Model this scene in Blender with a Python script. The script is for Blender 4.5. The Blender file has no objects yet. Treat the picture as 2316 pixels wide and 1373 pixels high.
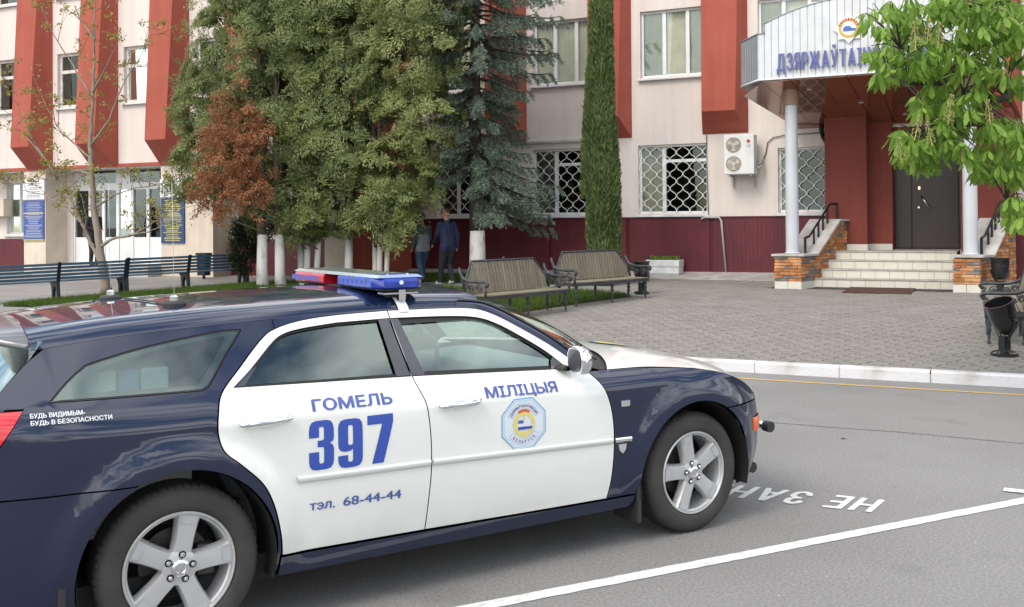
import bpy, bmesh, math, random
import numpy as np
from mathutils import Vector, Matrix
from mathutils.geometry import delaunay_2d_cdt

random.seed(7)
RNG = np.random.default_rng(7)
R = math.radians
SC = bpy.context.scene
COL = SC.collection

# ------------------------------------------------------------------ camera
cam_d = bpy.data.cameras.new('camera')
cam = bpy.data.objects.new('camera', cam_d)
COL.objects.link(cam)
cam_d.sensor_width = 36.0
cam_d.lens = 2330.7 / 2316 * 36.0
cam_d.shift_y = (479.5 - 686.5) / 2316
cam_d.clip_start = 0.1
cam_d.clip_end = 3000
# level camera, 1.86 m above the road, rolled a fraction of a degree
cam.matrix_world = (Matrix.Translation((0, 0, 1.863)) @ Matrix.Rotation(R(90 + 0.637), 4, 'X')
                    @ Matrix.Rotation(R(-0.395), 4, 'Z'))
SC.camera = cam

# ------------------------------------------------------------------ sky and sun
SUN_EL, SUN_AZ = 48.0, 222.0          # azimuth: clockwise from +Y, where the light comes from
world = bpy.data.worlds.new('World')
SC.world = world
world.use_nodes = True
wn, wl = world.node_tree.nodes, world.node_tree.links
wn.clear()
w_out = wn.new('ShaderNodeOutputWorld')
w_bg = wn.new('ShaderNodeBackground')
w_bg.inputs['Strength'].default_value = 0.12
w_sky = wn.new('ShaderNodeTexSky')
w_sky.sky_type = 'NISHITA'
w_sky.sun_disc = False
w_sky.sun_elevation = R(SUN_EL)
w_sky.sun_rotation = R(SUN_AZ)
w_sky.air_density = 1.3
w_sky.dust_density = 2.0
# broken bright cloud cover over the whole dome
w_tc = wn.new('ShaderNodeTexCoord')
w_map = wn.new('ShaderNodeMapping')
w_map.inputs['Scale'].default_value = (1.0, 1.0, 2.6)
w_noise = wn.new('ShaderNodeTexNoise')
w_noise.inputs['Scale'].default_value = 4.2
w_noise.inputs['Detail'].default_value = 5
w_noise.inputs['Roughness'].default_value = 0.5
w_noise.inputs['Distortion'].default_value = 0.3
w_ramp = wn.new('ShaderNodeValToRGB')
w_ramp.color_ramp.elements[0].position = 0.42
w_ramp.color_ramp.elements[1].position = 0.60
w_mix = wn.new('ShaderNodeMix')
w_mix.data_type = 'RGBA'
w_mix.inputs[7].default_value = (12.0, 12.0, 11.9, 1)
wl.new(w_tc.outputs['Generated'], w_map.inputs['Vector'])
wl.new(w_map.outputs['Vector'], w_noise.inputs['Vector'])
wl.new(w_noise.outputs['Fac'], w_ramp.inputs['Fac'])
wl.new(w_ramp.outputs['Color'], w_mix.inputs[0])
wl.new(w_sky.outputs['Color'], w_mix.inputs[6])
wl.new(w_mix.outputs[2], w_bg.inputs['Color'])
wl.new(w_bg.outputs['Background'], w_out.inputs['Surface'])

sun_d = bpy.data.lights.new('sun', 'SUN')
sun_d.energy = 1.2
sun_d.angle = R(24)
sun_d.color = (1.0, 0.92, 0.80)
sun = bpy.data.objects.new('sun', sun_d)
COL.objects.link(sun)
sun.rotation_euler = (R(90 - SUN_EL), 0, R(180 - SUN_AZ))
sun.location = (0, 0, 30)

SC.view_settings.view_transform = 'Standard'
SC.view_settings.look = 'None'
SC.view_settings.gamma = 1
SC.view_settings.exposure = 0.78
SC.view_settings.use_curve_mapping = False

# ------------------------------------------------------------------ materials
MATS = {}
def mat(name, col, rough=0.6, metal=0.0, var=0.0, vscale=4.0, bump=0.0, bscale=40.0, coat=0.0,
        spec=0.5, col2=None, thr=(0.4, 0.6), trans=0.0, emit=None, coords='Object', detail=5.0, stretch=None):
    """principled material whose colour wanders between col and col2 with a noise, with fine relief"""
    m = bpy.data.materials.new(name)
    m.use_nodes = True
    nt = m.node_tree
    b = nt.nodes['Principled BSDF']
    b.inputs['Base Color'].default_value = (*col, 1)
    b.inputs['Roughness'].default_value = rough
    b.inputs['Metallic'].default_value = metal
    b.inputs['Specular IOR Level'].default_value = spec
    if coat:
        b.inputs['Coat Weight'].default_value = coat
        b.inputs['Coat Roughness'].default_value = 0.03
    if emit:
        b.inputs['Emission Color'].default_value = (*emit[:3], 1)
        b.inputs['Emission Strength'].default_value = emit[3]
    tc = nt.nodes.new('ShaderNodeTexCoord') if (var or col2 or bump) else None
    src = None
    if tc:
        src = tc.outputs[coords]
        if stretch:
            mp = nt.nodes.new('ShaderNodeMapping')
            mp.inputs['Scale'].default_value = stretch
            nt.links.new(src, mp.inputs['Vector'])
            src = mp.outputs['Vector']
    if var or col2:
        n = nt.nodes.new('ShaderNodeTexNoise')
        n.inputs['Scale'].default_value = vscale
        n.inputs['Detail'].default_value = detail
        nt.links.new(src, n.inputs['Vector'])
        rp = nt.nodes.new('ShaderNodeValToRGB')
        rp.color_ramp.elements[0].position, rp.color_ramp.elements[1].position = thr
        if col2 is None:
            a = tuple(min(1, c * (1 - var)) for c in col)
            d = tuple(min(1, c * (1 + var)) for c in col)
        else:
            a, d = col, col2
        rp.color_ramp.elements[0].color = (*a, 1)
        rp.color_ramp.elements[1].color = (*d, 1)
        nt.links.new(n.outputs['Fac'], rp.inputs['Fac'])
        nt.links.new(rp.outputs['Color'], b.inputs['Base Color'])
    if bump:
        n2 = nt.nodes.new('ShaderNodeTexNoise')
        n2.inputs['Scale'].default_value = bscale
        n2.inputs['Detail'].default_value = 4
        nt.links.new(src, n2.inputs['Vector'])
        bp = nt.nodes.new('ShaderNodeBump')
        bp.inputs['Strength'].default_value = bump
        bp.inputs['Distance'].default_value = 0.02
        nt.links.new(n2.outputs['Fac'], bp.inputs['Height'])
        nt.links.new(bp.outputs['Normal'], b.inputs['Normal'])
    MATS[name] = m
    return m

def streaks(m, lo=.90, hi=1.05, sc=(5, 5, .22)):
    """faint upright rain streaks and patches over a wall colour"""
    nt = m.node_tree; bs = nt.nodes['Principled BSDF']; base = bs.inputs['Base Color'].links[0].from_socket
    tc = nt.nodes.new('ShaderNodeTexCoord'); mp = nt.nodes.new('ShaderNodeMapping'); mp.inputs['Scale'].default_value = sc
    nt.links.new(tc.outputs['Object'], mp.inputs['Vector'])
    no = nt.nodes.new('ShaderNodeTexNoise'); no.inputs['Scale'].default_value = 1.0; no.inputs['Detail'].default_value = 9; no.inputs['Roughness'].default_value = .62
    nt.links.new(mp.outputs['Vector'], no.inputs['Vector'])
    mr = nt.nodes.new('ShaderNodeMapRange'); mr.inputs[1].default_value = .3; mr.inputs[2].default_value = .62; mr.inputs[3].default_value = lo; mr.inputs[4].default_value = hi
    nt.links.new(no.outputs['Fac'], mr.inputs[0])
    mu = nt.nodes.new('ShaderNodeVectorMath'); mu.operation = 'SCALE'; nt.links.new(base, mu.inputs[0]); nt.links.new(mr.outputs[0], mu.inputs['Scale'])
    nt.links.new(mu.outputs[0], bs.inputs['Base Color'])

def leaf_mat(name, c1, c2, trans=0.35, vscale=3.0, rough=0.5):
    m = bpy.data.materials.new(name)
    m.use_nodes = True
    nt = m.node_tree
    nt.nodes.clear()
    out = nt.nodes.new('ShaderNodeOutputMaterial')
    pr = nt.nodes.new('ShaderNodeBsdfPrincipled')
    pr.inputs['Roughness'].default_value = rough
    pr.inputs['Specular IOR Level'].default_value = 0.3
    tr = nt.nodes.new('ShaderNodeBsdfTranslucent')
    mx = nt.nodes.new('ShaderNodeMixShader')
    mx.inputs[0].default_value = trans
    geo = nt.nodes.new('ShaderNodeNewGeometry')
    no = nt.nodes.new('ShaderNodeTexNoise')
    no.inputs['Scale'].default_value = vscale
    no.inputs['Detail'].default_value = 6
    no.inputs['Roughness'].default_value = 0.7
    nt.links.new(geo.outputs['Position'], no.inputs['Vector'])
    ad = nt.nodes.new('ShaderNodeMath'); ad.operation = 'MULTIPLY_ADD'
    ad.inputs[1].default_value = 0.45
    nt.links.new(geo.outputs['Random Per Island'], ad.inputs[0])
    sb = nt.nodes.new('ShaderNodeMath'); sb.operation = 'SUBTRACT'
    sb.inputs[1].default_value = 0.22
    nt.links.new(no.outputs['Fac'], sb.inputs[0])
    nt.links.new(sb.outputs[0], ad.inputs[2])
    rp = nt.nodes.new('ShaderNodeValToRGB')
    rp.color_ramp.elements[0].position = 0.3
    rp.color_ramp.elements[1].position = 0.7
    rp.color_ramp.elements[0].color = (*c1, 1)
    rp.color_ramp.elements[1].color = (*c2, 1)
    nt.links.new(ad.outputs[0], rp.inputs['Fac'])
    nt.links.new(rp.outputs['Color'], pr.inputs['Base Color'])
    nt.links.new(rp.outputs['Color'], tr.inputs['Color'])
    nt.links.new(pr.outputs[0], mx.inputs[1])
    nt.links.new(tr.outputs[0], mx.inputs[2])
    nt.links.new(mx.outputs[0], out.inputs['Surface'])
    MATS[name] = m
    return m

def glass_mat(name, tint, ior=1.5, rough=0.0, boost=1.0):
    """thin sheet glass: tinted see-through plus a Fresnel reflection"""
    m = bpy.data.materials.new(name)
    m.use_nodes = True
    nt = m.node_tree
    nt.nodes.clear()
    out = nt.nodes.new('ShaderNodeOutputMaterial')
    tr = nt.nodes.new('ShaderNodeBsdfTransparent')
    tr.inputs['Color'].default_value = (*tint, 1)
    gl = nt.nodes.new('ShaderNodeBsdfGlossy')
    gl.inputs['Roughness'].default_value = rough
    gl.inputs['Color'].default_value = (0.84, 0.99, 0.95, 1)
    fr = nt.nodes.new('ShaderNodeFresnel')
    fr.inputs['IOR'].default_value = ior
    mu = nt.nodes.new('ShaderNodeMath'); mu.operation = 'MULTIPLY'; mu.use_clamp = True
    mu.inputs[1].default_value = boost
    nt.links.new(fr.outputs[0], mu.inputs[0])
    mx = nt.nodes.new('ShaderNodeMixShader')
    nt.links.new(mu.outputs[0], mx.inputs[0])
    nt.links.new(tr.outputs[0], mx.inputs[1])
    nt.links.new(gl.outputs[0], mx.inputs[2])
    nt.links.new(mx.outputs[0], out.inputs['Surface'])
    MATS[name] = m
    return m

# ------------------------------------------------------------------ mesh helpers
class MB:
    def __init__(self, M=None):
        self.v, self.f, self.mi = [], [], []
        self.M = M
        self.cm = 0
    def add(self, vs, fs):
        o = len(self.v)
        if self.M is not None:
            vs = [tuple(self.M @ Vector(p)) for p in vs]
        self.v.extend(tuple(p) for p in vs)
        for f in fs:
            self.f.append(tuple(i + o for i in f))
            self.mi.append(self.cm)
        return self
    def box(self, x0, x1, y0, y1, z0, z1):
        vs = [(x, y, z) for z in (z0, z1) for y in (y0, y1) for x in (x0, x1)]
        return self.add(vs, [(0, 2, 3, 1), (4, 5, 7, 6), (0, 1, 5, 4), (2, 6, 7, 3), (0, 4, 6, 2), (1, 3, 7, 5)])
    def hexa(self, b, t):
        """b, t: four corner points each, counter-clockwise from above"""
        return self.add(list(b) + list(t), [(3, 2, 1, 0), (4, 5, 6, 7), (0, 1, 5, 4), (1, 2, 6, 5), (2, 3, 7, 6), (3, 0, 4, 7)])
    def prism(self, poly, a, b, axis='y'):
        """extrude a 2-D outline; axis y: outline is (x, z), axis z: (x, y), axis x: (y, z)"""
        def p3(p, t):
            return {'y': (p[0], t, p[1]), 'z': (p[0], p[1], t), 'x': (t, p[0], p[1])}[axis]
        n = len(poly)
        vs = [p3(p, a) for p in poly] + [p3(p, b) for p in poly]
        fs = [tuple(range(n)), tuple(range(2 * n - 1, n - 1, -1))]
        fs += [(i, (i + 1) % n, n + (i + 1) % n, n + i) for i in range(n)]
        return self.add(vs, fs)
    def tube(self, pts, r, n=8, caps=True):
        pts = [Vector(p) for p in pts]
        rs = r if isinstance(r, (list, tuple)) else [r] * len(pts)
        t0 = (pts[1] - pts[0]).normalized()
        ref = Vector((0, 0, 1)) if abs(t0.z) < 0.9 else Vector((1, 0, 0))
        u = t0.cross(ref).normalized()
        vs = []
        for i, p in enumerate(pts):
            a = pts[max(0, i - 1)]; b = pts[min(len(pts) - 1, i + 1)]
            t = (b - a).normalized() if (b - a).length > 1e-9 else t0
            u = (u - t * u.dot(t)).normalized()
            w = t.cross(u)
            for k in range(n):
                an = 2 * math.pi * k / n
                vs.append(tuple(p + (u * math.cos(an) + w * math.sin(an)) * rs[i]))
        fs = []
        for i in range(len(pts) - 1):
            for k in range(n):
                fs.append((i * n + k, i * n + (k + 1) % n, (i + 1) * n + (k + 1) % n, (i + 1) * n + k))
        if caps:
            fs.append(tuple(range(n - 1, -1, -1)))
            fs.append(tuple((len(pts) - 1) * n + k for k in range(n)))
        return self.add(vs, fs)
    def lathe(self, prof, n=24, c=(0, 0, 0), axis='z', closed=False):
        """prof: (radius, height) pairs"""
        vs = []
        for (r, h) in prof:
            for k in range(n):
                a = 2 * math.pi * k / n
                p = {'z': (r * math.cos(a), r * math.sin(a), h), 'y': (r * math.cos(a), h, r * math.sin(a)),
                     'x': (h, r * math.cos(a), r * math.sin(a))}[axis]
                vs.append((p[0] + c[0], p[1] + c[1], p[2] + c[2]))
        fs = []
        m = len(prof)
        for i in range(m - 1 + (1 if closed else 0)):
            j = (i + 1) % m
            for k in range(n):
                q = (i * n + k, i * n + (k + 1) % n, j * n + (k + 1) % n, j * n + k)
                fs.append(q)
        if not closed:
            fs.append(tuple(range(n - 1, -1, -1)))
            fs.append(tuple((m - 1) * n + k for k in range(n)))
        return self.add(vs, fs)
    def ball(self, c, r, n=10, m=6, sz=1.0):
        prof = [(r * math.sin(math.pi * i / m) + 1e-5, -r * sz * math.cos(math.pi * i / m)) for i in range(m + 1)]
        return self.lathe(prof, n, c)
    def build(self, name, mats, parent=None, smooth=False, angle=None, bevel=0.0, segs=2, loc=None, rot=None):
        me = bpy.data.meshes.new(name)
        me.from_pydata(self.v, [], self.f)
        return finish(me, name, mats, parent, smooth, angle, bevel, segs, loc, rot, self.mi)

def finish(me, name, mats, parent=None, smooth=False, angle=None, bevel=0.0, segs=2, loc=None, rot=None, mi=None, recalc=True):
    if recalc:
        bm = bmesh.new(); bm.from_mesh(me)
        bmesh.ops.recalc_face_normals(bm, faces=bm.faces)
        bm.to_mesh(me); bm.free()
    if not isinstance(mats, (list, tuple)):
        mats = [mats]
    for m in mats:
        me.materials.append(MATS[m] if isinstance(m, str) else m)
    if mi and len(mats) > 1:
        me.polygons.foreach_set('material_index', mi)
    if smooth or angle:
        me.polygons.foreach_set('use_smooth', [True] * len(me.polygons))
        if angle:
            me.set_sharp_from_angle(angle=R(angle))
    me.update()
    o = bpy.data.objects.new(name, me)
    COL.objects.link(o)
    if parent:
        o.parent = parent
    if loc:
        o.location = loc
    if rot:
        o.rotation_euler = rot
    if bevel:
        b = o.modifiers.new('bevel', 'BEVEL')
        b.width = bevel; b.segments = segs; b.limit_method = 'ANGLE'; b.angle_limit = R(40)
    return o

def raw(name, V, F, mats, parent=None, smooth=False):
    """numpy vertices (n,3) and equal-length faces (m,k) straight into a mesh"""
    V = np.asarray(V, dtype=np.float32); F = np.asarray(F, dtype=np.int32)
    me = bpy.data.meshes.new(name)
    me.vertices.add(len(V)); me.vertices.foreach_set('co', V.ravel())
    k = F.shape[1]
    me.loops.add(F.size); me.loops.foreach_set('vertex_index', F.ravel())
    me.polygons.add(len(F))
    me.polygons.foreach_set('loop_start', np.arange(0, F.size, k, dtype=np.int32))
    me.polygons.foreach_set('loop_total', np.full(len(F), k, dtype=np.int32))
    me.update(calc_edges=True)
    return finish(me, name, mats, parent, smooth, recalc=False)

def share(o, name, parent, loc=None, rot=None, scale=None):
    c = bpy.data.objects.new(name, o.data)
    COL.objects.link(c); c.parent = parent
    if loc is not None: c.location = loc
    if rot is not None: c.rotation_euler = rot
    if scale is not None: c.scale = scale
    return c

def tag(o, label, cat, group=None):
    o['label'] = label; o['category'] = cat
    if group: o['group'] = group
    return o
def thing(name, label, cat, loc=(0, 0, 0), rz=0.0, group=None):
    o = bpy.data.objects.new(name, None)
    o.empty_display_size = 0.2
    COL.objects.link(o)
    o.location = loc; o.rotation_euler = (0, 0, rz)
    return tag(o, label, cat, group)
def struct(o):
    o['kind'] = 'structure'; return o
def stuff(o):
    o['kind'] = 'stuff'; return o
def copy_tree(o, parent=None):
    c = o.copy(); COL.objects.link(c); c.parent = parent
    for ch in [x for x in o.children]:
        copy_tree(ch, c)
    return c

# ------------------------------------------------------------------ the lie of the land
FY = R(25.8); FD = 25.5               # the building's front stands 25.5 m off, turned 25.8 degrees
def L2W(x, y, z=0.0):
    """building-front coordinates (x along the front, y into the building) to world"""
    return Vector((math.sin(FY) * (FD + y) + math.cos(FY) * x, math.cos(FY) * (FD + y) - math.sin(FY) * x, z))
BROT = -FY
KERB_Y = 12.75 - FD                   # the kerb runs parallel to the front
def gz(y):
    """height of the paved forecourt, rising gently from the kerb to the building"""
    return 0.125 + 0.0295 * (FD + y - 12.9)
def place(x, y):
    p = L2W(x, y); p.z = gz(y); return p

def glyph_loops(s):
    """outlines of a word in the built-in font at size 1: a list of (outer loop, holes)"""
    from mathutils.geometry import interpolate_bezier
    cu = bpy.data.curves.new('txt', 'FONT'); cu.body = s; cu.size = 1.0
    ob = bpy.data.objects.new('txt', cu); COL.objects.link(ob)
    dg = bpy.context.evaluated_depsgraph_get()
    cv = ob.evaluated_get(dg).to_curve(dg)
    loops = []
    for sp in cv.splines:
        P = []
        bz = sp.bezier_points
        for k in range(len(bz)):
            p, q = bz[k], bz[(k + 1) % len(bz)]
            straight = (p.handle_right - p.co).cross(q.co - p.co).length < 1e-5 and (q.handle_left - q.co).cross(q.co - p.co).length < 1e-5
            seg = [p.co, q.co] if straight else interpolate_bezier(p.co, p.handle_right, q.handle_left, q.co, 7)
            P += [(v.x, v.y) for v in seg[:-1]]
        P = [v for n, v in enumerate(P) if n == 0 or abs(v[0] - P[n - 1][0]) + abs(v[1] - P[n - 1][1]) > 1e-5]
        if len(P) > 2: loops.append(P)
    ob.to_curve_clear(); bpy.data.objects.remove(ob); bpy.data.curves.remove(cu)
    def area(P): return 0.5 * sum(P[k][0] * P[(k + 1) % len(P)][1] - P[(k + 1) % len(P)][0] * P[k][1] for k in range(len(P)))
    def within(P, x, y):
        c = False
        for k in range(len(P)):
            (x0, y0), (x1, y1) = P[k], P[k - 1]
            if (y0 > y) != (y1 > y) and x < (x1 - x0) * (y - y0) / (y1 - y0) + x0: c = not c
        return c
    if not loops: return []
    outs, hls = [], []
    for P in loops:
        cont = [Q for Q in loops if Q is not P and abs(area(Q)) > abs(area(P)) and within(Q, *P[0]) and area(Q) * area(P) < 0]
        (hls if cont else outs).append(P)
    return [(P, [h for h in hls if within(P, *h[0])]) for P in outs], within

def text_mesh(s, size=1.0, sx=1.0, extrude=0.0, step=0.0002):
    """a word as a mesh in the x/y plane; overlapping strokes lie a hair apart in z"""
    g = glyph_loops(s)
    me = bpy.data.meshes.new('word')
    if not g: return me
    V, F = [], []
    groups, within = g
    for n, (P, hs) in enumerate(groups):
        pts, ed = [], []
        for lp in [P] + hs:
            o = len(pts); pts += [Vector(p) for p in lp]; ed += [(o + k, o + (k + 1) % len(lp)) for k in range(len(lp))]
        r = delaunay_2d_cdt(pts, ed, [], 0, 1e-7)
        o = len(V); zf = extrude + n * step
        V += [(v.x * size * sx, v.y * size, zf) for v in r[0]]
        for t in r[2]:
            cx = sum(r[0][i].x for i in t) / 3; cy = sum(r[0][i].y for i in t) / 3
            if within(P, cx, cy) and not any(within(h, cx, cy) for h in hs):
                F.append(tuple(i + o for i in t))
        if extrude:
            for lp in [P] + hs:
                o = len(V); m = len(lp)
                V += [(x * size * sx, y * size, zf) for x, y in lp] + [(x * size * sx, y * size, 0.0) for x, y in lp]
                F += [(o + k, o + (k + 1) % m, o + m + (k + 1) % m, o + m + k) for k in range(m)]
    me.from_pydata(V, [], F)
    return me

def heavy_text(s, size, sx, bold, step=0.0003):
    """a bolder word: three copies side by side, each a hair in front of the last (z)"""
    me = text_mesh(s, size, sx, 0.0, step * .2)
    vs = [tuple(v.co) for v in me.vertices]; fs = [tuple(p.vertices) for p in me.polygons]
    bpy.data.meshes.remove(me)
    V, F = [], []
    for k, (dx, dy) in enumerate(((-bold, 0), (bold, 0), (0, -bold * .6), (0, bold * .6))):
        o = len(V)
        V += [(x + dx, y + dy, z + k * step) for x, y, z in vs]
        F += [tuple(i + o for i in f) for f in fs]
    m2 = bpy.data.meshes.new('word'); m2.from_pydata(V, [], F)
    return m2

# ================================================================== GROUND
def asphalt_mat():
    # worn grey asphalt: broad tone, fine aggregate, scattered pale and dark chips
    m = mat('asphalt', (0.195, 0.190, 0.188), 0.85, col2=(0.245, 0.241, 0.239), vscale=0.42, thr=(0.32, 0.66), bump=0.5, bscale=160, detail=14)
    nt = m.node_tree; bs = nt.nodes['Principled BSDF']
    base = bs.inputs['Base Color'].links[0].from_socket
    tc = nt.nodes.new('ShaderNodeTexCoord')
    fine = nt.nodes.new('ShaderNodeTexNoise'); fine.inputs['Scale'].default_value = 62; fine.inputs['Detail'].default_value = 3
    nt.links.new(tc.outputs['Object'], fine.inputs['Vector'])
    fr = nt.nodes.new('ShaderNodeMapRange'); fr.inputs[1].default_value = .3; fr.inputs[2].default_value = .7; fr.inputs[3].default_value = .74; fr.inputs[4].default_value = 1.26
    nt.links.new(fine.outputs['Fac'], fr.inputs[0])
    mul = nt.nodes.new('ShaderNodeVectorMath'); mul.operation = 'SCALE'
    nt.links.new(base, mul.inputs[0]); nt.links.new(fr.outputs[0], mul.inputs['Scale'])
    last = mul.outputs[0]
    for sc_, th, rnd, colr in ((9.0, .055, .72, (.48, .47, .46, 1)), (6.0, .05, .80, (.09, .085, .08, 1)), (31.0, .11, .80, (.36, .355, .35, 1))):
        vo = nt.nodes.new('ShaderNodeTexVoronoi'); vo.inputs['Scale'].default_value = sc_
        nt.links.new(tc.outputs['Object'], vo.inputs['Vector'])
        lt = nt.nodes.new('ShaderNodeMath'); lt.operation = 'LESS_THAN'; lt.inputs[1].default_value = th
        nt.links.new(vo.outputs['Distance'], lt.inputs[0])
        sep = nt.nodes.new('ShaderNodeSeparateColor'); nt.links.new(vo.outputs['Color'], sep.inputs[0])
        gt = nt.nodes.new('ShaderNodeMath'); gt.operation = 'GREATER_THAN'; gt.inputs[1].default_value = rnd
        nt.links.new(sep.outputs[0], gt.inputs[0])
        an = nt.nodes.new('ShaderNodeMath'); an.operation = 'MULTIPLY'
        nt.links.new(lt.outputs[0], an.inputs[0]); nt.links.new(gt.outputs[0], an.inputs[1])
        mx = nt.nodes.new('ShaderNodeMix'); mx.data_type = 'RGBA'; mx.inputs[7].default_value = colr
        nt.links.new(an.outputs[0], mx.inputs[0]); nt.links.new(last, mx.inputs[6]); last = mx.outputs[2]
    st = nt.nodes.new('ShaderNodeTexNoise'); st.inputs['Scale'].default_value = 1.3; st.inputs['Detail'].default_value = 6
    nt.links.new(tc.outputs['Object'], st.inputs['Vector'])
    sr = nt.nodes.new('ShaderNodeMapRange'); sr.inputs[1].default_value = .60; sr.inputs[2].default_value = .74; sr.inputs[3].default_value = 1.0; sr.inputs[4].default_value = .80
    nt.links.new(st.outputs['Fac'], sr.inputs[0])
    m3 = nt.nodes.new('ShaderNodeVectorMath'); m3.operation = 'SCALE'; nt.links.new(last, m3.inputs[0]); nt.links.new(sr.outputs[0], m3.inputs['Scale'])
    nt.links.new(m3.outputs[0], bs.inputs['Base Color'])
asphalt_mat()
mat('asphalt_far', (0.235, 0.228, 0.22), 0.9, var=0.12, vscale=1.1, bump=0.3, bscale=60)
mat('paver_grey', (0.198, 0.186, 0.168), 0.9, col2=(0.240, 0.228, 0.208), vscale=1.6, thr=(0.3, 0.72), bump=0.4, bscale=90, coords='Object', detail=8)
def stone_tone(m, lo=.84, hi=1.14):
    """every stone a little lighter or darker than the next"""
    nt = m.node_tree; bs = nt.nodes['Principled BSDF']; base = bs.inputs['Base Color'].links[0].from_socket
    oi = nt.nodes.new('ShaderNodeObjectInfo'); ge = nt.nodes.new('ShaderNodeNewGeometry')
    ad = nt.nodes.new('ShaderNodeMath'); ad.operation = 'ADD'; nt.links.new(oi.outputs['Random'], ad.inputs[0]); nt.links.new(ge.outputs['Random Per Island'], ad.inputs[1])
    fr = nt.nodes.new('ShaderNodeMath'); fr.operation = 'FRACT'; nt.links.new(ad.outputs[0], fr.inputs[0])
    mr = nt.nodes.new('ShaderNodeMapRange'); mr.inputs[3].default_value = lo; mr.inputs[4].default_value = hi; nt.links.new(fr.outputs[0], mr.inputs[0])
    mu = nt.nodes.new('ShaderNodeVectorMath'); mu.operation = 'SCALE'; nt.links.new(base, mu.inputs[0]); nt.links.new(mr.outputs[0], mu.inputs['Scale'])
    nt.links.new(mu.outputs[0], bs.inputs['Base Color'])
stone_tone(MATS['paver_grey'], .93, 1.06)
mat('paver_joint', (0.045, 0.040, 0.034), 0.95, var=0.3, vscale=6)
mat('road_paint', (0.66, 0.66, 0.65), 0.7, col2=(0.40, 0.395, 0.39), vscale=13, thr=(0.52, 0.80), bump=0.3, bscale=120, detail=9)
mat('yellow_paint', (0.55, 0.36, 0.12), 0.75, col2=(0.36, 0.27, 0.14), vscale=14, thr=(0.4, 0.75), detail=8)
mat('kerb_white', (0.60, 0.60, 0.62), 0.8, col2=(0.36, 0.34, 0.31), vscale=4, thr=(0.50, 0.80), bump=0.4, bscale=50, detail=9)
mat('concrete', (0.36, 0.34, 0.32), 0.9, var=0.15, vscale=2.5, bump=0.3, bscale=60)
mat('soil', (0.06, 0.045, 0.03), 0.95, var=0.3, vscale=6, bump=0.5, bscale=25)
leaf_mat('grass_blade', (0.045, 0.085, 0.012), (0.115, 0.19, 0.03), 0.35, 1.2, 0.6)
mat('seam_tar', (0.125, 0.122, 0.12), 0.8, var=0.2, vscale=20)

g = MB(); g.add([(-900, -900, -0.03), (900, -900, -0.03), (900, 900, -0.03), (-900, 900, -0.03)], [(0, 1, 2, 3)])
struct(g.build('ground', 'asphalt_far'))
# road: everything on the camera's side of the kerb
g = MB()
c = [L2W(-70, KERB_Y + 0.05, 0), L2W(-70, -60, 0), L2W(60, -60, 0), L2W(60, KERB_Y + 0.05, 0)]
g.add([tuple(p) for p in c], [(0, 1, 2, 3)])
road = struct(g.build('road', 'asphalt'))

def strip(a, b, w, z, name, m, parent=None, n=1, ragged=0.0):
    """a painted line lying on the road from a to b"""
    a, b = Vector(a).to_3d(), Vector(b).to_3d()
    d = (b - a); L = d.length; d.normalize(); s = Vector((-d.y, d.x, 0)) * w / 2
    vs, fs = [], []
    rr = random.Random(3)
    for i in range(n + 1):
        p = a + d * L * i / n
        k1, k2 = 1 + rr.uniform(-ragged, ragged), 1 + rr.uniform(-ragged, ragged)
        vs += [(p + s * k1).to_tuple()[:2] + (z,), (p - s * k2).to_tuple()[:2] + (z,)]
    for i in range(n):
        fs.append((2 * i, 2 * i + 1, 2 * i + 3, 2 * i + 2))
    mb = MB(); mb.add(vs, fs)
    return struct(mb.build(name, m, parent))
strip((-1.42, 4.385), (5.2, 7.79), 0.098, 0.004, 'bay_line', 'road_paint', n=160, ragged=0.06)
strip((3.375, 7.125), (4.3, 6.60), 0.10, 0.0085, 'bay_end_line', 'road_paint', n=20, ragged=0.06)
ka, kb = L2W(-40, KERB_Y - 0.52), L2W(30, KERB_Y - 0.52)
strip((ka.x, ka.y), (kb.x, kb.y), 0.085, 0.004, 'yellow_line', 'yellow_paint', n=300, ragged=0.12)
# a tar seam in the asphalt
sa = [(2.3, 9.62), (2.9, 9.32), (3.4, 9.10), (4.2, 8.62), (5.2, 8.16), (6.4, 7.55)]
mb = MB()
for (p, q) in zip(sa[:-1], sa[1:]):
    n = 12
    for i in range(n):
        t0, t1 = i / n, (i + 1) / n
        w = 0.006 + 0.006 * random.random()
        x0, y0 = p[0] + (q[0] - p[0]) * t0, p[1] + (q[1] - p[1]) * t0 + random.uniform(-.004, .004)
        x1, y1 = p[0] + (q[0] - p[0]) * t1, p[1] + (q[1] - p[1]) * t1
        mb.add([(x0, y0 - w, 0.003), (x1, y1 - w, 0.003), (x1, y1 + w, 0.003), (x0, y0 + w, 0.003)], [(0, 1, 2, 3)])
struct(mb.build('road_seam', 'seam_tar', road))

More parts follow.
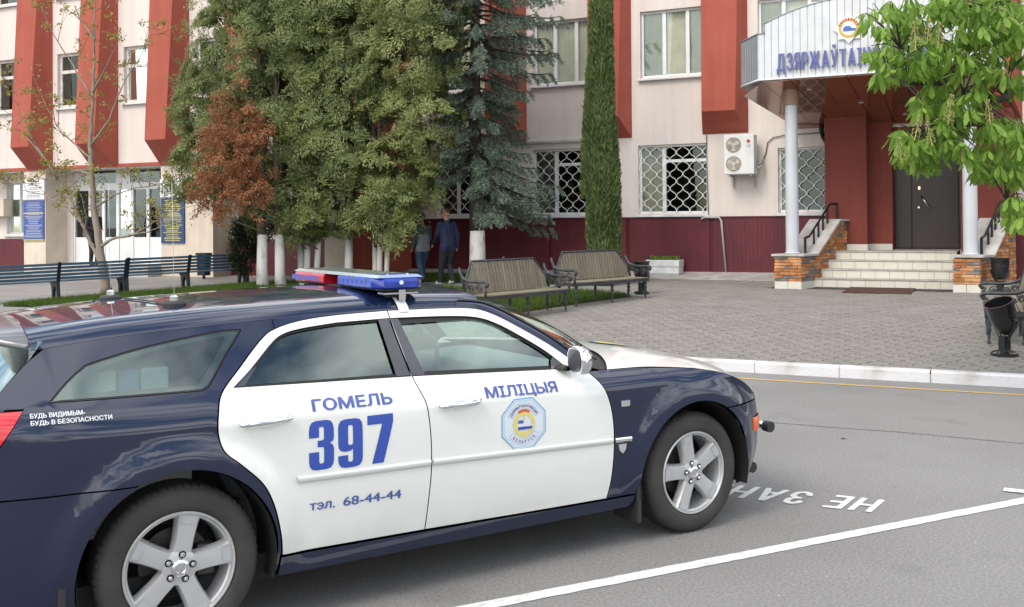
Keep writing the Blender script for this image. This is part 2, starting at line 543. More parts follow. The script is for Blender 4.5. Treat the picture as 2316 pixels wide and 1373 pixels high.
# words painted on the road, to be read from the building's side
def road_words():
    """stencilled word, letter by letter"""
    d = Vector((-0.905, 0.426, 0)).normalized()       # reading direction
    up = Vector((-0.56, -0.83, 0)).normalized()       # up the letters, towards the camera
    o = Vector((2.47, 6.88, 0.004)); adv = 0.0
    vs, fs = [], []
    for ch in 'НЕ ЗАНИМАТЬ':
        if ch == ' ':
            adv += 0.10; continue
        me = heavy_text(ch, 0.46, 0.50, 0.010, step=.0004)
        x0 = min(v.co.x for v in me.vertices); x1 = max(v.co.x for v in me.vertices)
        n0 = len(vs)
        for v in me.vertices:
            p = o + d * (v.co.x - x0 + adv) + up * v.co.y
            vs.append((p.x, p.y, 0.0042 + v.co.z))
        fs += [tuple(i + n0 for i in q.vertices) for q in me.polygons]
        adv += (x1 - x0) + 0.036
        bpy.data.meshes.remove(me)
    me = bpy.data.meshes.new('road_lettering'); me.from_pydata(vs, [], fs)
    ob = finish(me, 'road_lettering', 'road_paint')
    ob['label'] = 'white upside-down painted words on the asphalt beside the front wheel'
    return struct(ob)
road_words()

# forecourt: a sloping bed on which the pavers lie
g = MB()
X0, X1 = -75.0, 45.0
def bed(x0, x1, y0, y1, dz, name, m):
    mb = MB()
    mb.add([tuple(L2W(x0, y0, gz(y0) + dz)), tuple(L2W(x1, y0, gz(y0) + dz)), tuple(L2W(x1, y1, gz(y1) + dz)), tuple(L2W(x0, y1, gz(y1) + dz))], [(0, 1, 2, 3)])
    return struct(mb.build(name, m))
bed(-75, -9.6, KERB_Y + 0.02, 0.5, 0.0, 'path', 'asphalt_far')
pavement = bed(-9.6, 45, KERB_Y + 0.02, 0.5, -0.012, 'pavement', 'paver_joint')

# wave-edged interlocking pavers
PW, PH = 0.262, 0.232                 # metres
def paver_shape():
    pts = []
    gap = 0.0095
    def wave(t): return 0.017 * math.sin(2 * math.pi * t)
    N = 6
    for i in range(N): pts.append((PW * i / N, wave(i / N) ))
    for i in range(N): pts.append((PW - 0.026 * math.sin(2 * math.pi * i / N), PH * i / N))
    for i in range(N): pts.append((PW * (1 - i / N), PH + wave(1 - i / N)))
    for i in range(N): pts.append((-0.026 * math.sin(2 * math.pi * (1 - i / N)), PH * (1 - i / N)))
    cx, cy = PW / 2, PH / 2
    return [((x - cx) * (1 - 2 * gap / PW), (y - cy) * (1 - 2 * gap / PH)) for x, y in pts]
pshape = paver_shape()
np_ = len(pshape)
pv = [(x, y, 0.0) for x, y in pshape] + [(x * 1.02, y * 1.02, -0.02) for x, y in pshape]
pf = [tuple(range(np_))] + [((i + 1) % np_, i, np_ + i, np_ + (i + 1) % np_) for i in range(np_)]
mb = MB(); mb.add(pv, pf)
proto_paver = mb.build('paver', 'paver_grey', None)
slope = math.atan(0.0295)
GROT = Matrix.Rotation(BROT, 4, 'Z') @ Matrix.Rotation(slope, 4, 'X')
cells = []
ys = KERB_Y + 0.17 + PH / 2
row = 0
camv = Vector((0, 0, 1.863))
while ys < -0.1:
    xs = -9.4 + (row * .38 % 1) * PW
    while xs < 9.0:
        w = L2W(xs, ys)
        px = 1158 + w.x / w.y * 2331
        if px < 2440 and px > 880:
            skip = (-4.7 < xs < -0.5 and ys > -2.9)
            if not skip:
                cells.append((w.y, xs, ys, px))
        xs += PW
    ys += PH; row += 1
# the 300 that show largest are single stones
vis = sorted([c for c in cells if 1560 < c[3] < 2330], key=lambda c: c[0])
near = set((c[1], c[2]) for c in vis[:300])
Vs, Fs = [], []
P0 = np.array(pv, dtype=np.float32)
first = True
prng = random.Random(5)
G3 = np.array(GROT.to_3x3())
for (dpt, x, y, px) in cells:
    dz = prng.uniform(-0.003, 0.003)
    w = L2W(x, y, gz(y) + dz)
    tilt = (prng.gauss(0, 0.006), prng.gauss(0, 0.006))
    if (x, y) in near:
        if first:
            o = proto_paver; o.parent = pavement; first = False
        else:
            o = share(proto_paver, 'paver', pavement)
        o.location = w
        o.rotation_euler = (slope + tilt[0], tilt[1], BROT)
        o.rotation_mode = 'XYZ'
        o.matrix_local = Matrix.Translation(w) @ GROT @ Matrix.Rotation(tilt[0], 4, 'X') @ Matrix.Rotation(tilt[1], 4, 'Y')
    else:
        P = P0 @ G3.T + np.array(w, dtype=np.float32)
        Vs.append(P)
nfar = len(Vs)
if nfar:
    V = np.concatenate(Vs)
    me = bpy.data.meshes.new('paver_field')
    faces = []
    n2 = 2 * np_
    for i in range(nfar):
        faces += [tuple(j + i * n2 for j in f) for f in pf]
    me.from_pydata([tuple(p) for p in V], [], faces)
    o = finish(me, 'paver_field', 'paver_grey', pavement, recalc=False)
    stuff(o)

# kerb stones
kerb = MB(); kerb.box(-45, 45, KERB_Y + 0.01, KERB_Y + 0.13, -0.1, 0.10)
kerb = struct(kerb.build('kerb', 'concrete', None, loc=tuple(L2W(0, 0)), rot=(0, 0, BROT)))
kp = None
for i in range(30):
    x = -22 + i * 1.0 - 0.35
    if kp is None:
        m_ = MB(); m_.prism([(KERB_Y, -0.05), (KERB_Y + 0.15, -0.05), (KERB_Y + 0.15, 0.136), (KERB_Y + 0.03, 0.136), (KERB_Y + 0.006, 0.115)], -0.4993, 0.4993, 'x')
        kp = m_.build('kerb_stone', 'kerb_white', kerb, bevel=0.0025)
        o = kp
    else:
        o = kp.copy(); COL.objects.link(o)
    o.location = (x, random.uniform(-.003, .003), random.uniform(-.002, .002))
    o.rotation_euler = (0, 0, random.uniform(-.001, .001))
    o.scale = (1, 1, 1)
# sunken last stone at the right end of the run (dropped crossing)
# strip of concrete apron along the wall foot
mb = MB()
mb.hexa([L2W(-15.5, -1.0, gz(-1.0) - .05), L2W(-4.7, -1.0, gz(-1.0) - .05), L2W(-4.7, 0.1, .3), L2W(-15.5, 0.1, .3)],
        [L2W(-15.5, -1.0, gz(-1.0) + .012), L2W(-4.7, -1.0, gz(-1.0) + .012), L2W(-4.7, 0.1, .635), L2W(-15.5, 0.1, .60)])
struct(mb.build('wall_apron', 'concrete'))

# ------------------------------------------------------------------ lawns
def poly_area(P):
    return 0.5 * sum(P[i][0] * P[(i + 1) % len(P)][1] - P[(i + 1) % len(P)][0] * P[i][1] for i in range(len(P)))
def inside(P, x, y):
    c = False
    for i in range(len(P)):
        (x0, y0), (x1, y1) = P[i], P[i - 1]
        if (y0 > y) != (y1 > y) and x < (x1 - x0) * (y - y0) / (y1 - y0) + x0:
            c = not c
    return c
def lawn(P, n, name, h=0.09):
    mb = MB()
    mb.add([tuple(L2W(x, y, gz(y) + 0.012)) for x, y in P], [tuple(range(len(P)))])
    base = mb.build(name + '_soil', 'soil')
    struct(base)
    xs = [p[0] for p in P]; ys_ = [p[1] for p in P]
    pts = []
    while len(pts) < n:
        x, y = random.uniform(min(xs), max(xs)), random.uniform(min(ys_), max(ys_))
        if inside(P, x, y): pts.append((x, y))
    A = np.array(pts)
    cs, sn = math.cos(FY), math.sin(FY)
    wx = sn * (FD + A[:, 1]) + cs * A[:, 0]; wy = cs * (FD + A[:, 1]) - sn * A[:, 0]
    wz = 0.125 + 0.0295 * (FD + A[:, 1] - 12.9) + 0.012
    B = np.stack([wx, wy, wz], 1)
    th = RNG.uniform(0, 2 * np.pi, n); hh = h * RNG.uniform(0.5, 1.4, n)
    ln = RNG.uniform(0, 0.6, n) * hh; la = RNG.uniform(0, 2 * np.pi, n)
    wd = 0.006 * RNG.uniform(0.7, 1.6, n)
    s = np.stack([np.cos(th) * wd, np.sin(th) * wd, 0 * th], 1)
    tip = B + np.stack([np.cos(la) * ln, np.sin(la) * ln, hh], 1)
    V = np.stack([B - s, B + s, tip], 1).reshape(-1, 3)
    F = np.arange(3 * n).reshape(-1, 3)
    return stuff(raw(name, V, F, 'grass_blade'))
LAWN_R = [(-15.0, -8.9), (-8.05, -8.85), (-7.75, -7.6), (-7.35, -6.3), (-7.0, -5.3), (-8.3, -4.7), (-11.2, -4.6), (-15.2, -4.4)]
l1 = lawn(LAWN_R, 60000, 'lawn')
tag(l1, 'short green lawn behind the two slatted ornate benches', 'grass')
l2 = lawn([(-15.3, -3.1), (-8.6, -3.1), (-8.6, -1.1), (-15.3, -1.1)], 22000, 'lawn')
tag(l2, 'narrow strip of grass along the foot of the burgundy wall', 'grass')
LAWN_L = [(-19.2, -10.6), (-18.75, -8.9), (-18.35, -7.9), (-18.0, -6.9), (-17.4, -5.4), (-16.6, -4.3), (-15.1, -4.3), (-15.1, -9.2), (-16.5, -10.0), (-17.6, -10.5)]
l3 = lawn(LAWN_L, 60000, 'lawn', 0.10)
tag(l3, 'green grass verge in front of the long blue benches', 'grass')

# ================================================================== BUILDING
mat('wall_pink', (0.645, 0.583, 0.545), 0.9, col2=(0.715, 0.653, 0.615), vscale=0.55, thr=(0.3, 0.7), bump=0.25, bscale=45, detail=9)
mat('pier_cream', (0.62, 0.54, 0.45), 0.9, var=0.08, vscale=1.2, bump=0.2, bscale=45)
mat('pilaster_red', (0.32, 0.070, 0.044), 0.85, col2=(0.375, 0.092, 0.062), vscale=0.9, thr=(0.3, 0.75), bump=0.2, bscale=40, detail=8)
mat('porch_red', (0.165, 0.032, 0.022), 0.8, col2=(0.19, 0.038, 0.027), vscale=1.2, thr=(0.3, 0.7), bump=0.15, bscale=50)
mat('burgundy', (0.098, 0.0085, 0.016), 0.5, var=0.12, vscale=1.5)
mat('white_pvc', (0.74, 0.75, 0.76), 0.35, var=0.04, vscale=2)
mat('grey_pvc', (0.52, 0.54, 0.55), 0.45, var=0.08, vscale=3)
mat('old_white_wood', (0.62, 0.60, 0.57), 0.6, var=0.15, vscale=6)
mat('sill_metal', (0.58, 0.60, 0.62), 0.4, metal=0.3, var=0.08, vscale=4)
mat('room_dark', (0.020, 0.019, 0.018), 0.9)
mat('blind', (0.72, 0.68, 0.57), 0.8, var=0.06, vscale=3)
mat('curtain', (0.42, 0.40, 0.36), 0.9, var=0.15, vscale=3)
mat('grille_white', (0.80, 0.80, 0.78), 0.5, var=0.08, vscale=9)
mat('fascia', (0.56, 0.585, 0.605), 0.4, metal=0.1, var=0.05, vscale=2.2)
mat('fascia_dark', (0.27, 0.295, 0.33), 0.4, metal=0.3, var=0.06, vscale=2.2)
mat('soffit_copper', (0.27, 0.10, 0.055), 0.12, metal=0.35, var=0.06, vscale=1.0, coat=0.6)
mat('collar_brown', (0.26, 0.155, 0.105), 0.45, var=0.06, vscale=2)
mat('letter_blue', (0.085, 0.105, 0.30), 0.5, var=0.08, vscale=5)
mat('letter_grey', (0.30, 0.31, 0.36), 0.5)
mat('column_white', (0.48, 0.505, 0.54), 0.35, var=0.05, vscale=1.6)
mat('slab_grey', (0.40, 0.385, 0.365), 0.8, var=0.14, vscale=3, bump=0.25, bscale=60)
mat('tile_ivory', (0.58, 0.56, 0.50), 0.35, col2=(0.52, 0.47, 0.36), vscale=3.5, thr=(0.5, 0.85), bump=0.1, bscale=30, detail=9)
mat('grout', (0.26, 0.24, 0.20), 0.9)
mat('tread_grey', (0.36, 0.35, 0.32), 0.7, var=0.15, vscale=4)
mat('stone_orange', (0.40, 0.155, 0.055), 0.85, var=0.25, vscale=5, bump=0.7, bscale=30)
mat('stone_tan', (0.46, 0.235, 0.11), 0.85, var=0.25, vscale=5, bump=0.7, bscale=30)
mat('stone_slate', (0.16, 0.14, 0.13), 0.85, var=0.3, vscale=6, bump=0.7, bscale=30)
mat('black_metal', (0.018, 0.018, 0.020), 0.35, metal=0.4, var=0.2, vscale=8)
mat('door_brown', (0.030, 0.021, 0.020), 0.38, var=0.12, vscale=2)
mat('chrome', (0.75, 0.76, 0.78), 0.12, metal=1.0)
mat('notice_blue', (0.045, 0.085, 0.33), 0.4, var=0.05, vscale=3)
mat('notice_navy', (0.02, 0.055, 0.17), 0.4, var=0.05, vscale=3)
mat('notice_text', (0.30, 0.33, 0.40), 0.5)
mat('notice_yellow', (0.42, 0.40, 0.14), 0.5)
mat('paper_white', (0.72, 0.74, 0.76), 0.6, var=0.05, vscale=7)
mat('ink_grey', (0.25, 0.27, 0.30), 0.7)
mat('mat_brown', (0.07, 0.030, 0.022), 0.9, var=0.25, vscale=18, bump=0.6, bscale=120)
mat('flood_white', (0.55, 0.56, 0.58), 0.5)
mat('gold', (0.52, 0.36, 0.07), 0.35, metal=0.3)
mat('emblem_red', (0.42, 0.06, 0.04), 0.5)
mat('emblem_white', (0.68, 0.70, 0.72), 0.45)
mat('emblem_blue', (0.05, 0.12, 0.42), 0.5)
mat('cable_dark', (0.05, 0.05, 0.05), 0.6)
mat('pipe_grey', (0.40, 0.385, 0.37), 0.6, var=0.1, vscale=6)
glass_mat('window_glass_dark', (0.55, 0.57, 0.55), 1.5, 0.0, 1.7)
glass_mat('window_glass', (0.80, 0.84, 0.82), 1.5, 0.0, 2.2)

streaks(MATS['wall_pink'], .93, 1.03); streaks(MATS['pilaster_red'], .88, 1.06); streaks(MATS['pier_cream'], .92, 1.04); streaks(MATS['burgundy'], .85, 1.1); streaks(MATS['porch_red'], .9, 1.05)
B = thing('building', 'long pink public building with red pilasters, burgundy base and canopied entrance', 'building', tuple(L2W(0, 0)), BROT)

def holed_wall(x0, x1, z0, z1, holes, y, depth, name, m, parent=B):
    """a wall front with real openings and reveals; holes: (x0, x1, z0, z1)"""
    xs = sorted(set([x0, x1] + [h[0] for h in holes] + [h[1] for h in holes]))
    zs = sorted(set([z0, z1] + [h[2] for h in holes] + [h[3] for h in holes]))
    xs = [v for v in xs if x0 <= v <= x1]; zs = [v for v in zs if z0 <= v <= z1]
    mb = MB()
    for i in range(len(xs) - 1):
        for j in range(len(zs) - 1):
            cx, cz = (xs[i] + xs[i + 1]) / 2, (zs[j] + zs[j + 1]) / 2
            if any(h[0] < cx < h[1] and h[2] < cz < h[3] for h in holes): continue
            mb.add([(xs[i], y, zs[j]), (xs[i + 1], y, zs[j]), (xs[i + 1], y, zs[j + 1]), (xs[i], y, zs[j + 1])], [(0, 1, 2, 3)])
    for (a, b, c_, d) in holes:
        a, b, c_, d = max(a, x0), min(b, x1), max(c_, z0), min(d, z1)
        q = [(a, c_), (b, c_), (b, d), (a, d)]
        for k in range(4):
            p, r = q[k], q[(k + 1) % 4]
            mb.add([(p[0], y, p[1]), (r[0], y, r[1]), (r[0], y + depth, r[1]), (p[0], y + depth, p[1])], [(3, 2, 1, 0)])
    me = bpy.data.meshes.new(name); me.from_pydata(mb.v, [], mb.f)
    return finish(me, name, m, parent, recalc=False)

def window(x0, x1, z0, z1, y, bars, transom=None, blind='blind', grille=False, sill=True, frame='white_pvc', fw=0.065):
    """a window in its opening: frame with mullions, pane, blinds behind, sill outside"""
    w = MB(); yf, yb = y + 0.10, y + 0.17
    w.box(x0, x1, yf, yb, z0, z0 + fw); w.box(x0, x1, yf, yb, z1 - fw, z1)
    w.box(x0, x0 + fw, yf, yb, z0 + fw, z1 - fw); w.box(x1 - fw, x1, yf, yb, z0 + fw, z1 - fw)
    root = w.build('window', frame, B, bevel=0.008)
    f = MB()
    for b in bars:
        f.box(b - fw * 0.75, b + fw * 0.75, yf - 0.008, yb - 0.01, z0 + fw, z1 - fw)
    if transom:
        tz, ta, tb = transom
        f.box(ta, tb, yf - 0.004, yb - 0.012, tz - fw * .6, tz + fw * .6)
    if f.v: f.build('mullion', frame, root, bevel=0.006)
    edges = [x0 + fw] + [v for b in bars for v in (b - fw * .75, b + fw * .75)] + [x1 - fw]
    for i in range(0, len(edges), 2):
        p = MB()
        tl = random.uniform(-.004, .004)
        p.add([(edges[i], y + 0.14, z0 + fw), (edges[i + 1], y + 0.14 + tl, z0 + fw), (edges[i + 1], y + 0.14, z1 - fw), (edges[i], y + 0.14 - tl, z1 - fw)], [(0, 1, 2, 3)])
        p.build('pane', 'window_glass_dark' if grille or y < -1 else 'window_glass', root)
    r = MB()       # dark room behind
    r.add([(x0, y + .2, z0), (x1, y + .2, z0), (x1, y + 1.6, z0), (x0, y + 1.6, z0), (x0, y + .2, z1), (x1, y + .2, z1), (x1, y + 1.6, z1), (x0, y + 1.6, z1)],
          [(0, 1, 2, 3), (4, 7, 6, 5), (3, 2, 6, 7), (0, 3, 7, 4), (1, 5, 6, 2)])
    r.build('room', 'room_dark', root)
    if blind:
        c_ = MB(); nn = int((x1 - x0) / 0.045)
        spans = [(x0 + .06, x1 - .06)] if blind == 'blind' else [(x0 + .06, x0 + .06 + (x1 - x0) * .3)]
        for (a, b_) in spans:
            n_ = max(4, int((b_ - a) / 0.05))
            pts = [(a + (b_ - a) * i / n_, y + 0.185 + 0.014 * (i % 2) + random.uniform(-.004, .004)) for i in range(n_ + 1)]
            for p, q in zip(pts[:-1], pts[1:]):
                c_.add([(p[0], p[1], z0 + .02), (q[0], q[1], z0 + .02), (q[0], q[1], z1 - .02), (p[0], p[1], z1 - .02)], [(0, 1, 2, 3)])
        c_.build('blind', blind, root)
    if sill:
        s = MB()
        s.prism([(y - 0.10, z0 - 0.075), (y + 0.12, z0 - 0.02), (y + 0.12, z0 - 0.004), (y - 0.10, z0 - 0.055)], x0 - 0.06, x1 + 0.05, 'x')
        s.build('sill', 'sill_metal', root)
    if grille:
        gr = MB(); pitch = 0.168; hz = 0.37; A = pitch * 0.47
        n_ = int((x1 - x0 - .1) / pitch)
        for k in range(n_ + 1):
            xk = x0 + .06 + k * (x1 - x0 - .12) / n_
            sg = 1 if k % 2 else -1
            N = int((z1 - z0) / hz * 16)
            path = []
            for i in range(N + 1):
                z = z0 + .04 + (z1 - z0 - .08) * i / N
                sv = math.sin(2 * math.pi * (z - z0) / hz); xx = xk + sg * A * math.copysign(abs(sv) ** .72, sv)
                path.append((min(max(xx, x0 + .02), x1 - .02), y + 0.045, z))
            gr.tube(path, 0.0095, 5, False)
        gr.box(x0 + .01, x1 - .01, y + .035, y + .055, z1 - .05, z1 - .03)
        gr.build('grille', 'grille_white', root, smooth=True)
    return root

def pilaster(xa, xb, y, ztop, zf, zw, d_top, d_bot, inset_l, inset_r, m='pilaster_red'):
    mb = MB()
    A = [(xa, y, ztop), (xb, y, ztop), (xb - inset_r * .45, y - d_top, ztop), (xa + inset_l * .45, y - d_top, ztop)]
    C = [(xa, y, zw), (xb, y, zw), (xb, y, zf), (xb - inset_r, y - d_bot, zf), (xa + inset_l, y - d_bot, zf), (xa, y, zf)]
    v = A + C   # 0-3 top, 4,5 wall foot, 6 right mid, 7 fr, 8 fl, 9 left mid
    fs = [(0, 3, 8, 9), (3, 2, 7, 8), (2, 1, 6, 7), (8, 7, 5, 4), (9, 8, 4), (7, 6, 5), (0, 1, 2, 3)]
    mb.add(v, fs)
    return mb.build('pilaster', m, B)

# main front: openings
up2 = [(-14.72, -13.05), (-11.66, -9.98), (-8.60, -6.93), (-5.56, -3.89), (0.55, 2.2), (3.6, 5.25)]
holes = [(a, b, 5.60, 7.33) for a, b in up2] + [(a, b, 8.98, 10.7) for a, b in up2]
low = [(-14.72, -12.95), (-11.70, -9.88), (-8.68, -6.84), (-5.10, -3.93)]
holes += [(a, b, 2.08, 3.86 if b < -6 else 3.66) for a, b in low]
holed_wall(-15.56, 9.0, 0.3, 12.4, holes + [(-2.95, -0.30, 0.3, 4.05)], 0.0, 0.22, 'wall', 'wall_pink')
for a, b in up2:
    window(a, b, 5.60, 7.33, 0.0, [a + .62, a + 1.24])
    window(a, b, 8.98, 10.70, 0.0, [a + .62, a + 1.24])
for i, (a, b) in enumerate(low):
    top = 3.86 if b < -6 else 3.66
    mu = a + .67
    if i == 3:
        window(a, b, 2.08, top, 0.0, [a + .35], None, 'curtain', True)
    else:
        window(a, b, 2.08, top, 0.0, [mu], (top - .42, mu, b - .05), 'curtain', True)
for xb in (-11.86, -8.84, -5.81, -2.77, 0.27, 3.3):
    pilaster(xb - 1.16, xb, -0.002, 12.3, 4.60, 4.07, 0.20, 0.52, 0.12, 0.20)
# drip ledge over the lower left window
mb = MB(); mb.box(-12.3, -9.5, -0.10, 0.0, 4.02, 4.08); mb.build('ledge', 'slab_grey', B)
# ribbed burgundy base cladding, in sheets
for i, (a, b) in enumerate([(-15.56, -13.4), (-13.4, -11.2), (-11.2, -9.0), (-9.0, -6.8), (-6.8, -4.6)]):
    mb = MB(); pts = [(a + .002, -0.02)]
    x = a + .002
    while x < b - .12:
        pts += [(x + .092, -0.042), (x + .095, -0.0395), (x + .098, -0.042)]
        x += 0.1
    pts += [(b - .002, -0.042), (b - .002, 0.01), (a + .002, 0.01)]
    mb.prism(pts, 0.35, 1.97, 'z'); mb.build('cladding_sheet', 'burgundy', B)
mb = MB(); mb.box(-15.56, -4.0, -0.07, 0.0, 1.972, 2.005); mb.build('cladding_trim', 'burgundy', B)
mb = MB(); mb.box(-4.6, -3.9, -0.042, 0.0, 0.35, 1.97); mb.build('cladding_sheet', 'burgundy', B)

# projecting wing on the left
WY = -3.0
wwin = [(-48.68, -47.53), (-45.90, -44.75), (-43.12, -41.97), (-40.34, -39.19), (-37.56, -36.41), (-34.78, -33.63), (-32.0, -30.85), (-29.22, -28.08), (-26.43, -25.29), (-23.65, -22.50), (-20.87, -19.72), (-18.10, -16.95)]
wh = [(a, b, 5.52, 7.18) for a, b in wwin] + [(a, b, 8.92, 10.6) for a, b in wwin]
holed_wall(-50.0, -15.56, 3.66, 12.4, wh, WY, 0.2, 'wing_wall', 'wall_pink')
for a, b in wwin:
    window(a, b, 5.52, 7.18, WY, [], (6.62, a + .05, b - .05), 'curtain', False, True, 'old_white_wood', 0.085)
    window(a, b, 8.92, 10.60, WY, [], (10.0, a + .05, b - .05), 'curtain', False, True, 'old_white_wood', 0.085)
for xa in (-49.9, -47.14, -44.38, -41.62, -38.86, -36.1, -33.3, -30.5, -27.73, -24.97, -22.2, -19.42, -16.66):
    pilaster(xa, xa + 1.10, WY - .002, 12.3, 4.30, 3.62, 0.25, 0.72, 0.10, 0.22)
mb = MB(); mb.box(-15.56, -15.54, WY, 0.0, 0.3, 12.4); mb.build('wing_side_wall', 'pilaster_red', B)
mb = MB(); mb.box(-50, -15.56, WY + .002, 0, 3.58, 3.66); mb.build('wing_soffit', 'slab_grey', B)
mb = MB(); mb.box(-50, -15.6, WY - .03, WY + .001, 3.62, 3.72); mb.build('wing_band', 'pilaster_red', B)
LY = WY + 0.8
mb = MB(); mb.box(-50.02, -50.0, WY, 12.0, 0.3, 12.4); mb.build('end_wall', 'wall_pink', B)
mb = MB(); mb.box(-50.0, 9.0, 1.8, 12.0, 12.40, 12.5); mb.box(-50.2, -15.4, WY - .3, 1.79, 12.41, 12.52); mb.box(-15.39, 9.2, -.3, 1.79, 12.41, 12.52); mb.build('roof', 'slab_grey', B)
lh = [(-29.75, -28.75, 1.62, 3.3), (-26.69, -22.97, 0.71, 3.58), (-20.2, -18.6, 1.75, 3.3), (-33, -31.2, 1.62, 3.3)]
holed_wall(-50, -15.56, 0.3, 3.58, lh, LY, 0.2, 'wing_lower_wall', 'wall_pink')
window(-29.75, -28.75, 1.62, 3.3, LY, [-29.2], None, 'curtain', False, True, 'grey_pvc')
window(-33, -31.2, 1.62, 3.3, LY, [-32.2], None, 'curtain')
window(-20.2, -18.6, 1.75, 3.3, LY, [-19.4], None, 'curtain')
for a, b, m in ((-27.93, -26.96, 'pier_cream'), (-22.20, -20.25, 'pier_cream'), (-16.42, -15.58, 'pier_cream'), (-33.6, -32.9, 'pier_cream')):
    mb = MB(); mb.box(a, b, WY + .003, LY, 0.3, 3.58); mb.build('pier', m, B)
for a, b in ((-32.9, -27.93), (-20.25, -16.42)):
    mb = MB(); mb.box(a, b, LY - .05, LY, 0.3, 1.47); mb.build('cladding_sheet', 'burgundy', B)
# step before the glazed doors
mb = MB(); mb.box(-26.96, -22.2, WY - .5, LY, 0.35, 0.70); mb.build('door_step', 'slab_grey', B)
# white glazed doors and side lights
gd = MB(); gd.box(-26.69, -22.97, LY + .04, LY + .12, 3.08, 3.20)
glazed = gd.build('glazed_door', 'white_pvc', B)
bays = [-26.69, -25.98, -25.40, -24.80, -24.20, -23.55, -22.97]
for x in bays:
    mb = MB(); mb.box(max(x - .055, -26.69), min(x + .055, -22.97), LY + .03, LY + .13, 0.71, 3.08); mb.build('door_post', 'white_pvc', glazed)
for a, b in zip(bays[:-1], bays[1:]):
    mb = MB(); mb.box(a + .055, b - .055, LY + .06, LY + .11, 0.71, 1.52)
    mb.build('door_panel', 'white_pvc', glazed, bevel=.006)
    mb = MB(); mb.box(a + .055, b - .055, LY + .05, LY + .11, 2.98, 3.08)
    mb.build('door_rail', 'white_pvc', glazed, bevel=.006)
    mb = MB(); mb.add([(a + .055, LY + .08, 1.52), (b - .055, LY + .08, 1.52), (b - .055, LY + .08, 2.98), (a + .055, LY + .08, 2.98)], [(0, 1, 2, 3)])
    mb.build('pane', 'window_glass', glazed)
for a, b in ((-26.0, -24.9), (-24.3, -23.1)):
    mb = MB(); mb.add([(a, LY + .08, 3.20), (b, LY + .08, 3.20), (b, LY + .08, 3.56), (a, LY + .08, 3.56)], [(0, 1, 2, 3)])
    mb.build('pane', 'window_glass', glazed)
for a, b in ((-26.69, -26.0), (-24.9, -24.3)):
    mb = MB(); mb.box(a, b, LY + .06, LY + .10, 3.2, 3.58); mb.build('door_panel', 'white_pvc', glazed)
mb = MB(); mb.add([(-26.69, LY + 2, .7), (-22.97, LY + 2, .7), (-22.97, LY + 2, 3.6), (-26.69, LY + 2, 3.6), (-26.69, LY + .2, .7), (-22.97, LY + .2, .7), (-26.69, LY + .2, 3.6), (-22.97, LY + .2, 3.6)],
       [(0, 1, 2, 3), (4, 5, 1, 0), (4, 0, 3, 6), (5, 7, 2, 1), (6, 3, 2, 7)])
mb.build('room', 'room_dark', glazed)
mb = MB(); mb.box(-24.62, -24.42, LY + .07, LY + .078, 2.05, 2.35); mb.build('door_notice', 'paper_white', glazed)

# notice boards on the piers (things of their own)
def notice(x0, x1, z0, z1, ztop, label, base, ink, rows, seed):
    t = thing('notice_board', label, 'notice board', tuple(L2W((x0 + x1) / 2, WY - .03, z0)), BROT, 'boards on the cream piers')
    hw = (x1 - x0) / 2
    mb = MB(); mb.box(-hw, hw, -0.012, 0.025, 0, z1 - z0); mb.build('board', base, t, bevel=.004)
    mb = MB(); mb.box(-hw - .03, hw + .03, -0.014, 0.025, z1 - z0 + .03, ztop - z0); mb.build('header_board', 'paper_white', t, bevel=.004)
    rr = random.Random(seed)
    mb = MB(); z = z1 - z0 - .06
    while z > .05:
        w = hw * rr.uniform(.45, .9); h = rr.choice([.02, .026, .035])
        mb.box(-w, w, -0.0155, -0.0125, z - h, z); z -= h + rr.uniform(.02, .035)
    mb.build('print', ink, t)
    mb = MB(); z = ztop - z0 - .08
    while z > z1 - z0 + .08:
        w = hw * rr.uniform(.4, .85); mb.box(-w, w, -0.0185, -0.0145, z - .022, z); z -= rr.uniform(.05, .08)
    mb.build('header_print', 'ink_grey', t)
    return t
t = notice(-27.90, -27.0, 1.48, 2.68, 3.37, 'blue notice board with grey print on the left cream pier', 'notice_blue', 'notice_text', 14, 4)
mb = MB(); mb.box(-.45, .45, -.017, -.0125, .78, .82); mb.box(-.45, .45, -.016, .02, -.05, -.004); mb.build('yellow_rule', 'notice_yellow', t)
notice(-22.16, -21.28, 1.36, 2.66, 3.22, 'dark blue notice board with yellow print right of the white doors', 'notice_navy', 'notice_yellow', 16, 9)

# ------------------------------------------------------------------ entrance porch
# canopy: upright fascia sheets over a sloping copper-brown soffit
cp_root = MB()
ZF0 = 4.90
plan = [(-5.42, -2.35), (-4.86, -3.2), (-0.64, -3.2), (-0.08, -2.35)]
CXC = -2.75
def ftop(x):
    if x < -4.72 or x > -0.78: return 5.90
    return 6.10 + 0.42 * (1 - abs((x - CXC) / 1.98) ** 2.2)
s = [(-5.42, -2.35, ZF0), (-4.86, -3.2, ZF0), (-0.64, -3.2, ZF0), (-0.08, -2.35, ZF0), (-0.6, -0.0, 4.12), (-4.62, -0.0, 4.12)]
top = [(x, y, 5.3) for x, y, z in s]
cp_root.add(s + top, [(0, 1, 2, 3, 4, 5), (11, 10, 9, 8, 7, 6)] + [(i, (i + 1) % 6, 6 + (i + 1) % 6, 6 + i) for i in range(6)])
canopy = cp_root.build('canopy', 'fascia_dark', B)
